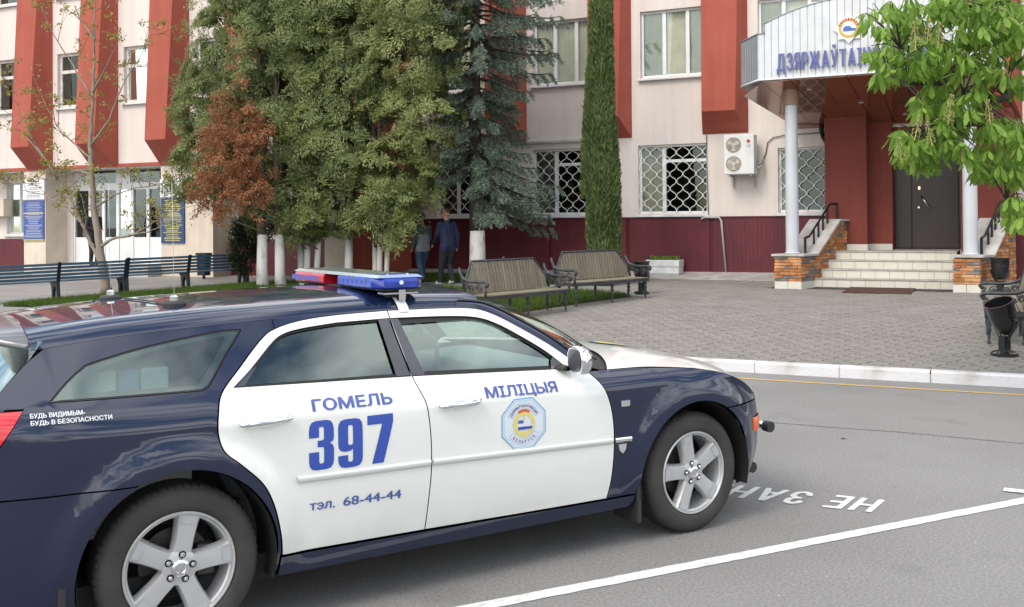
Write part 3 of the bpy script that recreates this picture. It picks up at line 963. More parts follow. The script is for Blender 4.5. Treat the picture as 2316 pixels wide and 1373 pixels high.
# soffit panels: long boards running back to the wall
nb = 9
for i in range(nb):
    def edge(t):
        # points along the front edge (including the chamfers) and the wall edge
        fx = -5.36 + t * 5.22
        fy = -3.17 if -4.86 < fx < -0.64 else (-3.17 + min(1, max(-4.86 - fx, fx + 0.64) / .52) * .80)
        bx = -4.6 + t * 3.98
        return (fx, fy), (bx, -0.02)
    (f0, b0), (f1, b1) = edge(i / nb + .0015), edge((i + 1) / nb - .0015)
    mb = MB()
    def zs_(y): return ZF0 - .004 - (y + 3.2) / 3.2 * 0.78
    q = [(f0[0], f0[1], zs_(f0[1])), (f1[0], f1[1], zs_(f1[1])), (b1[0], b1[1], zs_(b1[1])), (b0[0], b0[1], zs_(b0[1]))]
    mb.hexa([(p[0], p[1], p[2] - .014 - .003 * (i % 2)) for p in q], [(p[0], p[1], p[2] - .002) for p in q])
    mb.build('soffit_panel', 'soffit_copper', canopy)
for (x, y) in ((-3.9, -2.6), (-2.95, -1.6), (-2.4, -2.6), (-1.6, -1.6), (-2.1, -0.7), (-1.2, -2.6)):
    z = ZF0 - (y + 3.2) / 3.2 * .78 - .03
    mb = MB(); mb.lathe([(0.055, z - .004), (0.055, z + .006), (.03, z + .012)], 14, (x, y, 0)); mb.build('downlight', 'emblem_white', canopy, smooth=True, angle=40)
# fascia sheets
def fsheet(p, q, m, name='fascia_sheet'):
    mb = MB()
    d = Vector((q[0] - p[0], q[1] - p[1], 0)); L = d.length; d.normalize(); nrm = Vector((d.y, -d.x, 0))
    g_ = .0022
    a = Vector((p[0], p[1], 0)) + d * g_; b = Vector((q[0], q[1], 0)) - d * g_
    o = nrm * 0.014
    za, zb = ftop(p[0] + 1e-3), ftop(q[0] - 1e-3)
    def P(v, z): return (v.x, v.y, z)
    c1 = a + d * .012; c2 = b - d * .012
    mb.add([P(a, ZF0), P(c1 + o, ZF0), P(c2 + o, ZF0), P(b, ZF0), P(a, za), P(c1 + o, za), P(c2 + o, zb), P(b, zb)],
           [(0, 1, 5, 4), (1, 2, 6, 5), (2, 3, 7, 6), (4, 5, 6, 7), (0, 3, 2, 1), (0, 4, 7, 3)])
    return mb.build(name, m, canopy)
for (pa, pb, n, m) in (((-5.42, -2.35), (-4.86, -3.2), 7, 'fascia_dark'), ((-4.86, -3.2), (-4.72, -3.2), 1, 'fascia'), ((-4.72, -3.2), (-0.78, -3.2), 26, 'fascia'),  # left chamfer: its shading is put into the colour, a darker fascia tone
                       ((-0.78, -3.2), (-0.64, -3.2), 1, 'fascia'), ((-0.64, -3.2), (-0.08, -2.35), 7, 'fascia')):
    for i in range(n):
        p = (pa[0] + (pb[0] - pa[0]) * i / n, pa[1] + (pb[1] - pa[1]) * i / n)
        q = (pa[0] + (pb[0] - pa[0]) * (i + 1) / n, pa[1] + (pb[1] - pa[1]) * (i + 1) / n)
        fsheet(p, q, m)
# coping and bottom edge trim
mb = MB()
path = []
for i in range(41):
    x = -4.72 + 3.94 * i / 40; path.append((x, -3.21, ftop(min(max(x, -4.719), -.781)) + .012))
mb.tube(path, 0.018, 6); mb.tube([(-5.44, -2.35, 5.91), (-4.87, -3.22, 5.91), (-4.72, -3.22, 5.91), (-4.72, -3.22, 6.10)], .018, 6)
mb.tube([(-.06, -2.35, 5.91), (-.63, -3.22, 5.91), (-.78, -3.22, 5.91), (-.78, -3.22, 6.10)], .018, 6)
mb.build('coping', 'fascia_dark', canopy, smooth=True)
mb = MB(); mb.tube([(-5.43, -2.36, ZF0 + .01), (-4.865, -3.225, ZF0 + .01), (-.635, -3.225, ZF0 + .01), (-.07, -2.36, ZF0 + .01)], .02, 6)
mb.build('edge_trim', 'emblem_white', canopy, smooth=True)
# raised letters
word = 'ДЗЯРЖАЎТАІНСПЕКЦЫЯ'
adv = 0.0
for ch in word:
    me = text_mesh(ch, 0.50, 0.435, 0.022)
    vs_ = [tuple(v.co) for v in me.vertices]; fs_ = [tuple(p.vertices) for p in me.polygons]; bpy.data.meshes.remove(me)
    me = bpy.data.meshes.new('letter'); V_, F_ = [], []
    for kk, dx in enumerate((-.010, .0, .010)):
        F_ += [tuple(i + len(V_) for i in f) for f in fs_]; V_ += [(x + dx, y, z + kk * .0012) for x, y, z in vs_]
    me.from_pydata(V_, [], F_)
    w0 = min(v.co.x for v in me.vertices); w1 = max(v.co.x for v in me.vertices)
    x = -4.45 + adv
    for v in me.vertices:
        v.co = (x + v.co.x - w0, -3.258 - v.co.z, 5.075 + v.co.y)
    finish(me, 'letter', 'letter_blue', canopy)
    adv += (w1 - w0) + 0.028
# star badge above the letters
def star(cx, cz, r1, r2, n, y0, y1):
    P = []
    for k in range(2 * n):
        r = r1 if k % 2 == 0 else r2; a = math.pi / 2 + math.pi * k / n
        P.append((cx + r * math.cos(a), cz + r * math.sin(a)))
    mb = MB(); mb.prism(P, y0, y1, 'y'); return mb
bx_, bz_ = -2.97, 5.86
em = star(bx_, bz_, .31, .235, 8, -3.265, -3.235).build('badge', 'emblem_white', canopy)
em.name = 'badge'
def disc(cx, cz, r, y0, y1, n=28, sx=1.0):
    mb = MB(); mb.prism([(cx + sx * r * math.cos(2 * math.pi * k / n), cz + r * math.sin(2 * math.pi * k / n)) for k in range(n)], y0, y1, 'y'); return mb
disc(bx_, bz_, .20, -3.272, -3.264).build('badge_wreath', 'gold', canopy)
disc(bx_, bz_, .145, -3.278, -3.271).build('badge_field', 'emblem_white', canopy)
mb = MB()
for k in range(9):
    a = math.pi * (0.12 + .76 * k / 8)
    mb.prism([(bx_ + r * math.cos(a + da), bz_ + r * math.sin(a + da)) for r, da in ((.15, -.06), (.215, -.09), (.215, .09), (.15, .06))], -3.277, -3.271, 'y')
mb.build('badge_ribbon', 'emblem_red', canopy)
mb = MB(); mb.prism([(bx_ - .11, bz_ - .06), (bx_ + .13, bz_ - .06), (bx_ + .14, bz_ - .01), (bx_ + .06, bz_ + .0), (bx_ + .02, bz_ + .045), (bx_ - .07, bz_ + .045), (bx_ - .11, bz_ + .0)], -3.284, -3.2775, 'y')
mb.build('badge_car', 'emblem_blue', canopy)
# flood lamp on the canopy edge
mb = MB(); mb.box(-3.78, -3.55, -3.05, -2.92, 6.42, 6.52); mb.tube([(-3.66, -3.0, 6.3), (-3.66, -3.0, 6.43)], .015, 6)
mb.build('flood_lamp', 'flood_white', canopy, bevel=.01)

# columns
for x in (-4.30, -0.735):
    mb = MB(); mb.lathe([(0.142, 1.17), (0.140, 2.5), (0.132, 4.42)], 28, (x, -2.5, 0))
    col_ = mb.build('column', 'column_white', B, smooth=True, angle=50)
    mb = MB(); mb.lathe([(0.172, 4.42), (0.172, 4.87)], 28, (x, -2.5, 0)); mb.build('column_collar', 'collar_brown', col_, smooth=True, angle=50)
    mb = MB(); mb.lathe([(0.165, 1.166), (0.165, 1.185), (.145, 1.20)], 28, (x, -2.5, 0)); mb.build('column_base', 'column_white', col_, smooth=True, angle=40)

# stepped cheeks: stone-clad pedestals with sloping slab copings
RP = random.Random(11)
def cheek(x0, x1):
    yf, ym, yb = -2.9, -2.25, -0.72
    zg = gz(-2.9) - .06
    KS = Matrix(((1, .30, 0, .30 * 2.9), (0, 1, 0, 0), (0, 0, 1, 0), (0, 0, 0, 1)))   # the cheeks run back at a slant
    prof = [(yf + .03, zg), (yf + .03, 1.11), (ym, 1.11), (yb - .45, 1.86), (yb, 1.86), (yb, zg)]
    mb = MB(KS); mb.prism(prof, x0 + .03, x1 - .03, 'x')
    ped = mb.build('pedestal', 'grout', B)
    # coping slab
    t = .05
    mb = MB(KS)
    mb.prism([(yf - .03, 1.112), (ym, 1.112), (yb - .45, 1.862), (yb + .0, 1.862), (yb + .0, 1.862 + t), (yb - .47, 1.862 + t), (ym - .01, 1.112 + t), (yf - .03, 1.112 + t)], x0 - .05, x1 + .07, 'x')
    mb.build('coping_slab', 'slab_grey', ped, bevel=.006)
    # white tile skirting
    mats_ = ['stone_orange', 'stone_orange', 'stone_tan', 'stone_tan', 'stone_slate']
    zbase = gz(-2.9) + .16
    nx = 2
    for i in range(nx):
        a, b = x0 + (x1 - x0) * i / nx, x0 + (x1 - x0) * (i + 1) / nx
        mb = MB(KS); mb.box(a + .004, b - .004, yf + .005, yf + .03, zg, zbase); mb.build('skirting_tile', 'tile_ivory', ped, bevel=.003)
    yy = yf + .03
    while yy < -1.0:
        mb = MB(KS); mb.box(x1 - .03, x1 - .006, yy + .004, yy + .296, zg, zbase); mb.build('skirting_tile', 'tile_ivory', ped, bevel=.003); yy += .3
    # ledge stones: front
    z = zbase + .004
    while z < 1.09:
        h = RP.uniform(.05, .085); h = min(h, 1.105 - z)
        x = x0 + RP.uniform(-.0, .01)
        while x < x1 - .02:
            w = RP.uniform(.10, .30); e = min(x + w, x1)
            if x1 - e < .07: e = x1
            d = RP.uniform(.0, .022)
            mb = MB(KS); zz0 = z + RP.uniform(0, .006); zz1 = z + h - .005 - RP.uniform(0, .005)
            mb.hexa([(x + .003, yf + .006 - d, zz0), (e - .003, yf + .006 - d * .6, zz0 + RP.uniform(-.004, .004)), (e - .003, yf + .035, zz0), (x + .003, yf + .035, zz0)],
                    [(x + .003, yf + .010 - d, zz1), (e - .003, yf + .010 - d * .7, zz1 + RP.uniform(-.006, .0)), (e - .003, yf + .035, zz1), (x + .003, yf + .035, zz1)])
            mb.build('ledge_stone', RP.choice(mats_), ped)
            x = e
        z += h
    # side facing right
    z = zbase + .004
    while z < 1.84:
        h = RP.uniform(.05, .085)
        ylo = yf + .03 if z + h < 1.1 else ym + (z + h - 1.11) / .75 * (yb - .45 - ym)
        h2 = min(h, 1.855 - z)
        y = ylo
        while y < yb - .02:
            w = RP.uniform(.14, .36); e = min(y + w, yb)
            if yb - e < .08: e = yb
            d = RP.uniform(0, .02)
            mb = MB(KS); zz1 = z + h2 - .006
            mb.hexa([(x1 - .035, y + .003, z), (x1 - .006 + d, y + .003, z + .003), (x1 - .006 + d * .7, e - .003, z), (x1 - .035, e - .003, z)],
                    [(x1 - .035, y + .003, zz1), (x1 - .008 + d, y + .003, zz1 - .002), (x1 - .008 + d * .6, e - .003, zz1), (x1 - .035, e - .003, zz1)])
            mb.build('ledge_stone', RP.choice(mats_), ped)
            y = e
        z += h
    # handrail
    mb = MB(KS)
    xr = x0 + (x1 - x0) * .72
    rail = [(xr, ym - .12, 1.16), (xr, ym - .12, 1.50), (xr, ym + .06, 1.53), (xr, yb - .47, 2.26), (xr, yb - .12, 2.26), (xr, yb - .12, 1.90)]
    for p, q in zip(rail[:-1], rail[1:]):
        p, q = Vector(p), Vector(q)
        mb.tube([tuple(p), tuple(q)], .028, 4)
    for k in range(1, 5):
        f = k / 4.6
        y = ym + .06 + (yb - .47 - ym - .06) * f
        z = 1.53 + (2.26 - 1.53) * f
        mb.tube([(xr, y, z - .42), (xr, y, z)], .024, 4)
    mb.build('handrail', 'black_metal', ped)
    return ped
cheek(-4.62, -4.05)
cheek(-1.06, -0.55)
# steps between the cheeks, faced with ivory tiles
z0 = gz(-2.3)
rise = (1.19 - z0) / 4
st = MB()
for k in range(4):
    st.box(-4.0, -1.04, -2.3 + .33 * k + .02, 0.4, z0 - .2 if k == 0 else z0 + rise * k - .01, z0 + rise * (k + 1) - .028)
steps = st.build('steps', 'grout', B)
for k in range(4):
    yk = -2.3 + .33 * k
    mb = MB(); mb.box(-4.0, -1.042, yk - .012, yk + (.345 if k < 3 else 2.6), z0 + rise * (k + 1) - .026, z0 + rise * (k + 1)); mb.build('tread', 'tread_grey', steps, bevel=.004)
    x = -4.0 + (.15 if k % 2 else .0)
    x = -4.0
    first_w = .16 if k % 2 else .30
    while x < -1.05:
        w = first_w if x == -4.0 else .297
        e = min(x + w, -1.045)
        mb = MB(); j = RP.uniform(0, .003)
        mb.box(x + .004, e - .004, yk + .003 + j, yk + .02, z0 + rise * k + .002, z0 + rise * (k + 1) - .029)
        mb.build('riser_tile', 'tile_ivory', steps)
        x = e
# left return of the stair in plain tile
# entrance walls: blocks either side of a recessed steel door
def block(x0, x1, y0, y1, z0_, z1_, m, nm, parent=B):
    mb = MB(); mb.box(x0, x1, y0, y1, z0_, z1_); return mb.build(nm, m, parent)
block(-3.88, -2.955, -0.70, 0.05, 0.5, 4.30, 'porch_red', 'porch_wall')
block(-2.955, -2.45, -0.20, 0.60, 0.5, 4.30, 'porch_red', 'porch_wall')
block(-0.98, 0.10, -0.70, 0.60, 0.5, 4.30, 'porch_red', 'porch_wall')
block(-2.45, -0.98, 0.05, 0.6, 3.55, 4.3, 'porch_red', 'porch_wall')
for (a, b, y) in ((-3.86, -2.96, -0.70), (-2.95, -2.46, -0.20)):
    mb = MB(); mb.box(a, b, y - .012, y, 1.19, 1.33); mb.build('skirting_tile', 'tile_ivory', B)
mb = MB(); mb.box(-2.955, -2.943, -.70, -.212, 1.19, 1.33); mb.build('skirting_tile', 'tile_ivory', B)
dr = MB(); dr.box(-2.45, -0.98, 0.20, 0.26, 1.2, 3.55)
door = dr.build('door', 'door_brown', B)
for (a, b) in ((-2.43, -2.07), (-2.05, -1.06)):
    mb = MB(); mb.box(a, b, 0.165, 0.20, 1.23, 3.50); mb.build('door_leaf', 'door_brown', door, bevel=.008)
mb = MB(); mb.tube([(-1.86, .12, 2.44), (-1.68, .10, 2.16)], .018, 8); mb.tube([(-1.86, .12, 2.44), (-1.86, .17, 2.44)], .012, 6); mb.tube([(-1.68, .10, 2.16), (-1.68, .17, 2.16)], .012, 6)
mb.build('handle', 'chrome', door, smooth=True)
mb = MB(); mb.box(-1.92, -1.87, .155, .166, 2.58, 2.66); mb.box(-1.93, -1.89, .155, .166, 2.15, 2.19); mb.build('lock_plate', 'chrome', door)
# black downpipe elbow beside the red block
mb = MB(); mb.tube([(-4.02, -.25, 4.25), (-4.02, -.25, 4.02), (-3.97, -.3, 3.86), (-3.90, -.42, 3.76), (-3.86, -.5, 3.7)], .055, 10); mb.build('downpipe', 'black_metal', B, smooth=True)
# right part of the front beyond the porch
block(0.10, 9.0, -0.04, 0.0, 0.4, 1.97, 'burgundy', 'cladding_sheet')
# drain pipe from the lower window
mb = MB(); mb.tube([(-7.0, -.09, 1.94), (-6.9, -.09, 1.985), (-6.55, -.09, 1.98), (-6.49, -.09, 1.9), (-6.38, -.09, .62)], .028, 8); mb.build('drain_pipe', 'pipe_grey', B, smooth=True)
# cables on the wall
mb = MB(); mb.tube([(-5.5, -.03, 3.25), (-5.38, -.03, 3.55), (-5.34, -.03, 3.8), (-5.2, -.03, 3.92), (-4.9, -.03, 3.97), (-4.3, -.03, 3.98), (-3.9, -.03, 4.0)], .012, 6)
mb.tube([(-6.86, -.03, 4.05), (-6.85, -.03, 3.0), (-6.83, -.03, 2.05)], .010, 5)
mb.build('wall_cable', 'cable_dark', B, smooth=True)

# door mat
mt = MB(); mt.hexa([(-3.12, -3.55, gz(-3.55)), (-1.80, -3.55, gz(-3.55)), (-1.80, -2.36, gz(-2.36)), (-3.12, -2.36, gz(-2.36))], [(-3.12, -3.55, gz(-3.55) + .022), (-1.80, -3.55, gz(-3.55) + .022), (-1.80, -2.36, gz(-2.36) + .022), (-3.12, -2.36, gz(-2.36) + .022)])
tag(mt.build('door_mat', 'mat_brown', None, bevel=.006, loc=tuple(L2W(0, 0)), rot=(0, 0, BROT)), 'dark brown doormat on the paving in front of the steps', 'doormat')

# ------------------------------------------------------------------ air conditioner
mat('ac_white', (0.66, 0.67, 0.67), 0.45, var=0.05, vscale=3)
mat('ac_fan', (0.30, 0.26, 0.18), 0.5, var=0.3, vscale=9)
mat('logo_red', (0.45, 0.03, 0.08), 0.5)
ac = thing('air_conditioner', 'white two-fan air conditioner unit hung beside the barred window', 'air conditioner', tuple(L2W(-5.93, -.03, 3.02)), BROT)
mb = MB(); mb.box(-.37, .37, -.50, -.14, 0, .97); mb.build('casing', 'ac_white', ac, bevel=.02, segs=3)
for zc in (.26, .72):
    f = MB(); f.lathe([(.19, -.504), (.19, -.498), (.165, -.496)], 32, (-.13, 0, zc), 'y'); fan = f.build('fan_guard', 'ac_fan', ac, smooth=True, angle=30)
    w = MB()
    for r in (.03, .06, .09, .12, .15, .182):
        w.tube([(-.13 + r * math.cos(2 * math.pi * k / 28), -.511, zc + r * math.sin(2 * math.pi * k / 28)) for k in range(29)], .0035, 4, False)
    for k in range(10):
        a = math.pi * k / 5; w.tube([(-.13 + .03 * math.cos(a), -.511, zc + .03 * math.sin(a)), (-.13 + .182 * math.cos(a), -.511, zc + .182 * math.sin(a))], .0035, 4)
    w.build('guard_ring', 'grey_pvc', fan)
    h = MB()
    for k in range(3):
        a = 2 * math.pi * k / 3 + .4
        h.prism([(-.13 + r * math.cos(a + d), zc + r * math.sin(a + d)) for r, d in ((.04, -.4), (.15, -.25), (.155, .45), (.04, .5))], -.5075, -.505, 'y')
    h.lathe([(.045, -.5095), (.045, -.505)], 16, (-.13, 0, zc), 'y'); h.build('fan_blade', 'pier_cream', fan)
disc(.235, .80, .045, -.5045, -.5).build('maker_disc', 'logo_red', ac)
me = heavy_text('LG', .085, 1.0, .002)
for v in me.vertices: v.co = (.185 + v.co.x, -.5035 - v.co.z, .66 + v.co.y)
finish(me, 'maker_letters', 'ink_grey', ac)
mb = MB()
for x in (-.25, .28): mb.box(x - .02, x + .02, -.48, .0, -.05, -.01); mb.box(x - .02, x + .02, -.03, .02, -.30, -.05)
mb.build('bracket', 'pipe_grey', ac)
mb = MB(); mb.tube([(.37, -.3, .18), (.44, -.28, .16), (.48, -.2, .2), (.50, -.06, .32)], .022, 7); mb.tube([(.37, -.3, .26), (.45, -.26, .26), (.50, -.06, .36)], .016, 7); mb.build('hose', 'pipe_grey', ac, smooth=True)
ac2 = thing('air_conditioner', 'small cream air conditioner box at the far left edge of the wall', 'air conditioner', tuple(L2W(-29.85, LY - .02, 2.2)), BROT)
mb = MB(); mb.box(-.4, .4, -.33, 0, 0, .58); mb.build('casing', 'pier_cream', ac2, bevel=.02)
mb = MB(); mb.lathe([(.2, -.34), (.2, -.328)], 24, (-.1, 0, .29), 'y'); mb.build('fan_guard', 'pipe_grey', ac2)

# ================================================================== POLICE CAR
def paint(name, col, flake=0.0, rough=0.35, metal=0.0, tint=(1, 1, 1)):
    m = mat(name, col, rough, metal=metal, coat=1.0, spec=0.15, var=0.03, vscale=1.5)
    m.node_tree.nodes['Principled BSDF'].inputs['Coat Roughness'].default_value = 0.025
    m.node_tree.nodes['Principled BSDF'].inputs['Coat IOR'].default_value = 1.6
    m.node_tree.nodes['Principled BSDF'].inputs['Coat Tint'].default_value = (*tint, 1)
    return m
paint('paint_navy', (0.0042, 0.0098, 0.0350), metal=0.0, rough=0.45, tint=(.80, .89, 1.0))
paint('paint_white', (0.72, 0.735, 0.71), rough=0.45)
def road_dust(m, zt=.62):
    # thin grey-brown road dust, patchy, thickest low on the panel
    nt = m.node_tree; bs = nt.nodes['Principled BSDF']; base = bs.inputs['Base Color'].links[0].from_socket
    tc = nt.nodes.new('ShaderNodeTexCoord'); sp = nt.nodes.new('ShaderNodeSeparateXYZ'); nt.links.new(tc.outputs['Object'], sp.inputs[0])
    mr = nt.nodes.new('ShaderNodeMapRange'); mr.inputs[1].default_value = zt; mr.inputs[2].default_value = .26; nt.links.new(sp.outputs['Z'], mr.inputs[0])
    no = nt.nodes.new('ShaderNodeTexNoise'); no.inputs['Scale'].default_value = 6; no.inputs['Detail'].default_value = 8; nt.links.new(tc.outputs['Object'], no.inputs['Vector'])
    mu = nt.nodes.new('ShaderNodeMath'); mu.operation = 'MULTIPLY'; nt.links.new(mr.outputs[0], mu.inputs[0]); nt.links.new(no.outputs['Fac'], mu.inputs[1])
    m2 = nt.nodes.new('ShaderNodeMath'); m2.operation = 'MULTIPLY'; m2.inputs[1].default_value = .55; nt.links.new(mu.outputs[0], m2.inputs[0])
    mx = nt.nodes.new('ShaderNodeMix'); mx.data_type = 'RGBA'; mx.inputs[7].default_value = (.30, .28, .25, 1)
    nt.links.new(m2.outputs[0], mx.inputs[0]); nt.links.new(base, mx.inputs[6]); nt.links.new(mx.outputs[2], bs.inputs['Base Color'])
road_dust(MATS['paint_white'])
mat('gap_black', (0.006, 0.006, 0.007), 0.8)
mat('trim_dark', (0.045, 0.047, 0.058), 0.28, var=0.1, vscale=6, coat=0.3)
mat('seal_black', (0.010, 0.010, 0.011), 0.55)
mat('plastic_black', (0.022, 0.022, 0.024), 0.6, bump=0.1, bscale=200)
mat('tyre_rubber', (0.028, 0.027, 0.026), 0.78, col2=(0.045, 0.043, 0.041), vscale=7, thr=(0.35, 0.7), bump=0.15, bscale=70)
mat('alloy', (0.50, 0.505, 0.515), 0.36, metal=0.5, var=0.06, vscale=5)
mat('alloy_pocket', (0.56, 0.58, 0.60), 0.28, metal=0.6)
mat('brake_iron', (0.055, 0.05, 0.047), 0.6, metal=0.6, var=0.3, vscale=12)
mat('car_chrome', (0.80, 0.81, 0.83), 0.07, metal=1.0)
mat('mould_pearl', (0.66, 0.67, 0.66), 0.3, metal=0.1, coat=0.6)
mat('decal_blue', (0.022, 0.065, 0.36), 0.35, coat=0.5)
mat('decal_navy', (0.055, 0.085, 0.32), 0.35, coat=0.5)
mat('decal_white', (0.62, 0.64, 0.68), 0.4)
mat('decal_gold', (0.62, 0.55, 0.18), 0.4)
mat('decal_pale', (0.60, 0.67, 0.72), 0.4)
mat('decal_sky', (0.16, 0.36, 0.62), 0.4)
mat('decal_red', (0.60, 0.10, 0.06), 0.4)
mat('seat_cloth', (0.055, 0.06, 0.065), 0.85, bump=0.2, bscale=150)
mat('cabin_grey', (0.20, 0.205, 0.21), 0.8)
mat('headliner', (0.55, 0.56, 0.54), 0.9)
mat('cargo_white', (0.62, 0.66, 0.64), 0.6, var=0.1, vscale=8)
mat('cargo_blue', (0.16, 0.30, 0.50), 0.6)
mat('lamp_red', (0.55, 0.012, 0.02), 0.12, coat=0.8)
mat('lamp_orange', (0.75, 0.12, 0.01), 0.2, coat=0.6)
mat('bar_blue', (0.010, 0.035, 0.30), 0.10, coat=0.8, var=0.25, vscale=18)
mat('bar_red', (0.42, 0.01, 0.02), 0.10, coat=0.8, var=0.2, vscale=18)
mat('bar_cell', (0.05, 0.10, 0.45), 0.2)
mat('bar_lid', (0.30, 0.34, 0.33), 0.15, coat=0.6)
mat('bar_lid_blue', (0.24, 0.32, 0.62), 0.12, coat=0.8)
mat('spoiler_grey', (0.13, 0.135, 0.15), 0.3, metal=0.3, coat=0.5)
glass_mat('car_glass', (0.78, 0.95, 0.89), 1.52, 0.0, 3.4)
glass_mat('tint_glass', (0.64, 0.78, 0.74), 1.52, 0.0, 3.0)
glass_mat('lamp_glass', (0.85, 0.87, 0.88), 1.5, 0.0, 1.5)

CAR = thing('police_car', 'dark blue and white police estate car with numbered doors and roof light bar', 'police car', (0.58810, 6.97205, 0), R(33.146))

def herm(xs, ys, x):
    xs = np.array(xs, float); ys = np.array(ys, float); x = np.asarray(x, float)
    d = np.diff(ys) / np.diff(xs); m = np.zeros(len(xs)); m[0] = d[0]; m[-1] = d[-1]
    for i in range(1, len(xs) - 1):
        m[i] = 0 if d[i - 1] * d[i] <= 0 else 2 * d[i - 1] * d[i] / (d[i - 1] + d[i])
    x = np.clip(x, xs[0], xs[-1]); i = np.clip(np.searchsorted(xs, x) - 1, 0, len(xs) - 2)
    h = xs[i + 1] - xs[i]; t = (x - xs[i]) / h
    return (2 * t**3 - 3 * t**2 + 1) * ys[i] + (t**3 - 2 * t**2 + t) * h * m[i] + (-2 * t**3 + 3 * t**2) * ys[i + 1] + (t**3 - t**2) * h * m[i + 1]
RAX, WHZ = -3.048, 0.358
def zbelt(x): return 1.036 + (-1.04 - np.clip(x, -4.2, -.3)) * .037
def zE(x): return herm([-4.05, -3.6, -3.2, -2.5, -1.9, -1.34, -1.24, -1.1, -.94, -.70], [1.25, 1.335, 1.374, 1.404, 1.417, 1.404, 1.372, 1.292, 1.19, 1.02], x)
def nose_a(z): return herm([.15, .3, .45, .65, .85, 1.0], [.68, .74, .78, .76, .68, .55], z)
def sstep(a, b, x):
    t = np.clip((x - a) / (b - a), 0, 1); return t * t * (3 - 2 * t)
def W(x, z):
    """half width of the body at station x and height z"""
    x = np.asarray(x, float); z = np.asarray(z, float)
    b = zbelt(x)
    zz = np.minimum(z - (b - 1.06) * np.clip((z - .8) / .25, 0, 1), 1.06)
    low = herm([.15, .24, .30, .45, .62, .80, .935, .965, 1.01, 1.06], [.845, .885, .903, .923, .937, .942, .938, .930, .905, .866], zz)
    up = .866 - (z - b) * .72
    w = np.where(z > b, up, low)
    # wheel-arch flares
    for cx in (0.0, RAX):
        r = np.hypot(x - cx, z - WHZ)
        w = w + 0.026 * (1 - sstep(.475, .60, r)) * sstep(.22, .45, z)
    fr = np.clip((x - .1) / nose_a(z), 0, .9995)
    w = w * (1 - fr**3) ** (1 / 3)
    rr = np.clip((-3.35 - x) / .85, 0, .999)
    return w * (1 - .30 * rr**2.5)

def arc(cx, cz, r, a0, a1, n=24):
    return [(cx + r * math.cos(R(a0 + (a1 - a0) * i / n)), cz + r * math.sin(R(a0 + (a1 - a0) * i / n))) for i in range(n + 1)]
def crv(P, n=6):
    """smooth open curve through the points"""
    P = [Vector(p) for p in P]; out = []
    for i in range(len(P) - 1):
        p0 = P[i - 1] if i else P[0] * 2 - P[1]; p3 = P[i + 2] if i + 2 < len(P) else P[-1] * 2 - P[-2]
        p1, p2 = P[i], P[i + 1]
        for k in range(n):
            t = k / n
            q = 0.5 * ((2 * p1) + (p2 - p0) * t + (2 * p0 - 5 * p1 + 4 * p2 - p3) * t * t + (3 * p1 - p0 - 3 * p2 + p3) * t**3)
            out.append((q.x, q.y))
    out.append((P[-1].x, P[-1].y))
    return out
def densify(P, s=.03):
    out = []
    for i in range(len(P)):
        a, b = P[i], P[(i + 1) % len(P)]
        L = math.hypot(b[0] - a[0], b[1] - a[1])
        if L < 1e-6: continue
        n = max(1, int(L / s))
        out += [(a[0] + (b[0] - a[0]) * k / n, a[1] + (b[1] - a[1]) * k / n) for k in range(n)]
    return out
def inset(P, d):
    """move every corner d inwards"""
    if poly_area(P) < 0: P = P[::-1]
    n = len(P); out = []
    for i in range(n):
        a, b, c_ = Vector(P[i - 1]), Vector(P[i]), Vector(P[(i + 1) % n])
        e1 = (b - a); e2 = (c_ - b)
        if e1.length < 1e-7 or e2.length < 1e-7: out.append((b.x, b.y)); continue
        e1.normalize(); e2.normalize()
        n1 = Vector((-e1.y, e1.x)); n2 = Vector((-e2.y, e2.x))
        m = (n1 + n2); k = max(.35, (1 + n1.dot(n2)) / 2)
        m = m / 2 / k
        out.append((b.x + m.x * d, b.y + m.y * d))
    return out
def pip_np(P, X, Y):
    c = np.zeros(len(X), bool)
    for i in range(len(P)):
        (x0, y0), (x1, y1) = P[i], P[i - 1]
        if y0 == y1: continue
        k = ((y0 > Y) != (y1 > Y)) & (X < (x1 - x0) * (Y - y0) / (y1 - y0) + x0)
        c ^= k
    return c

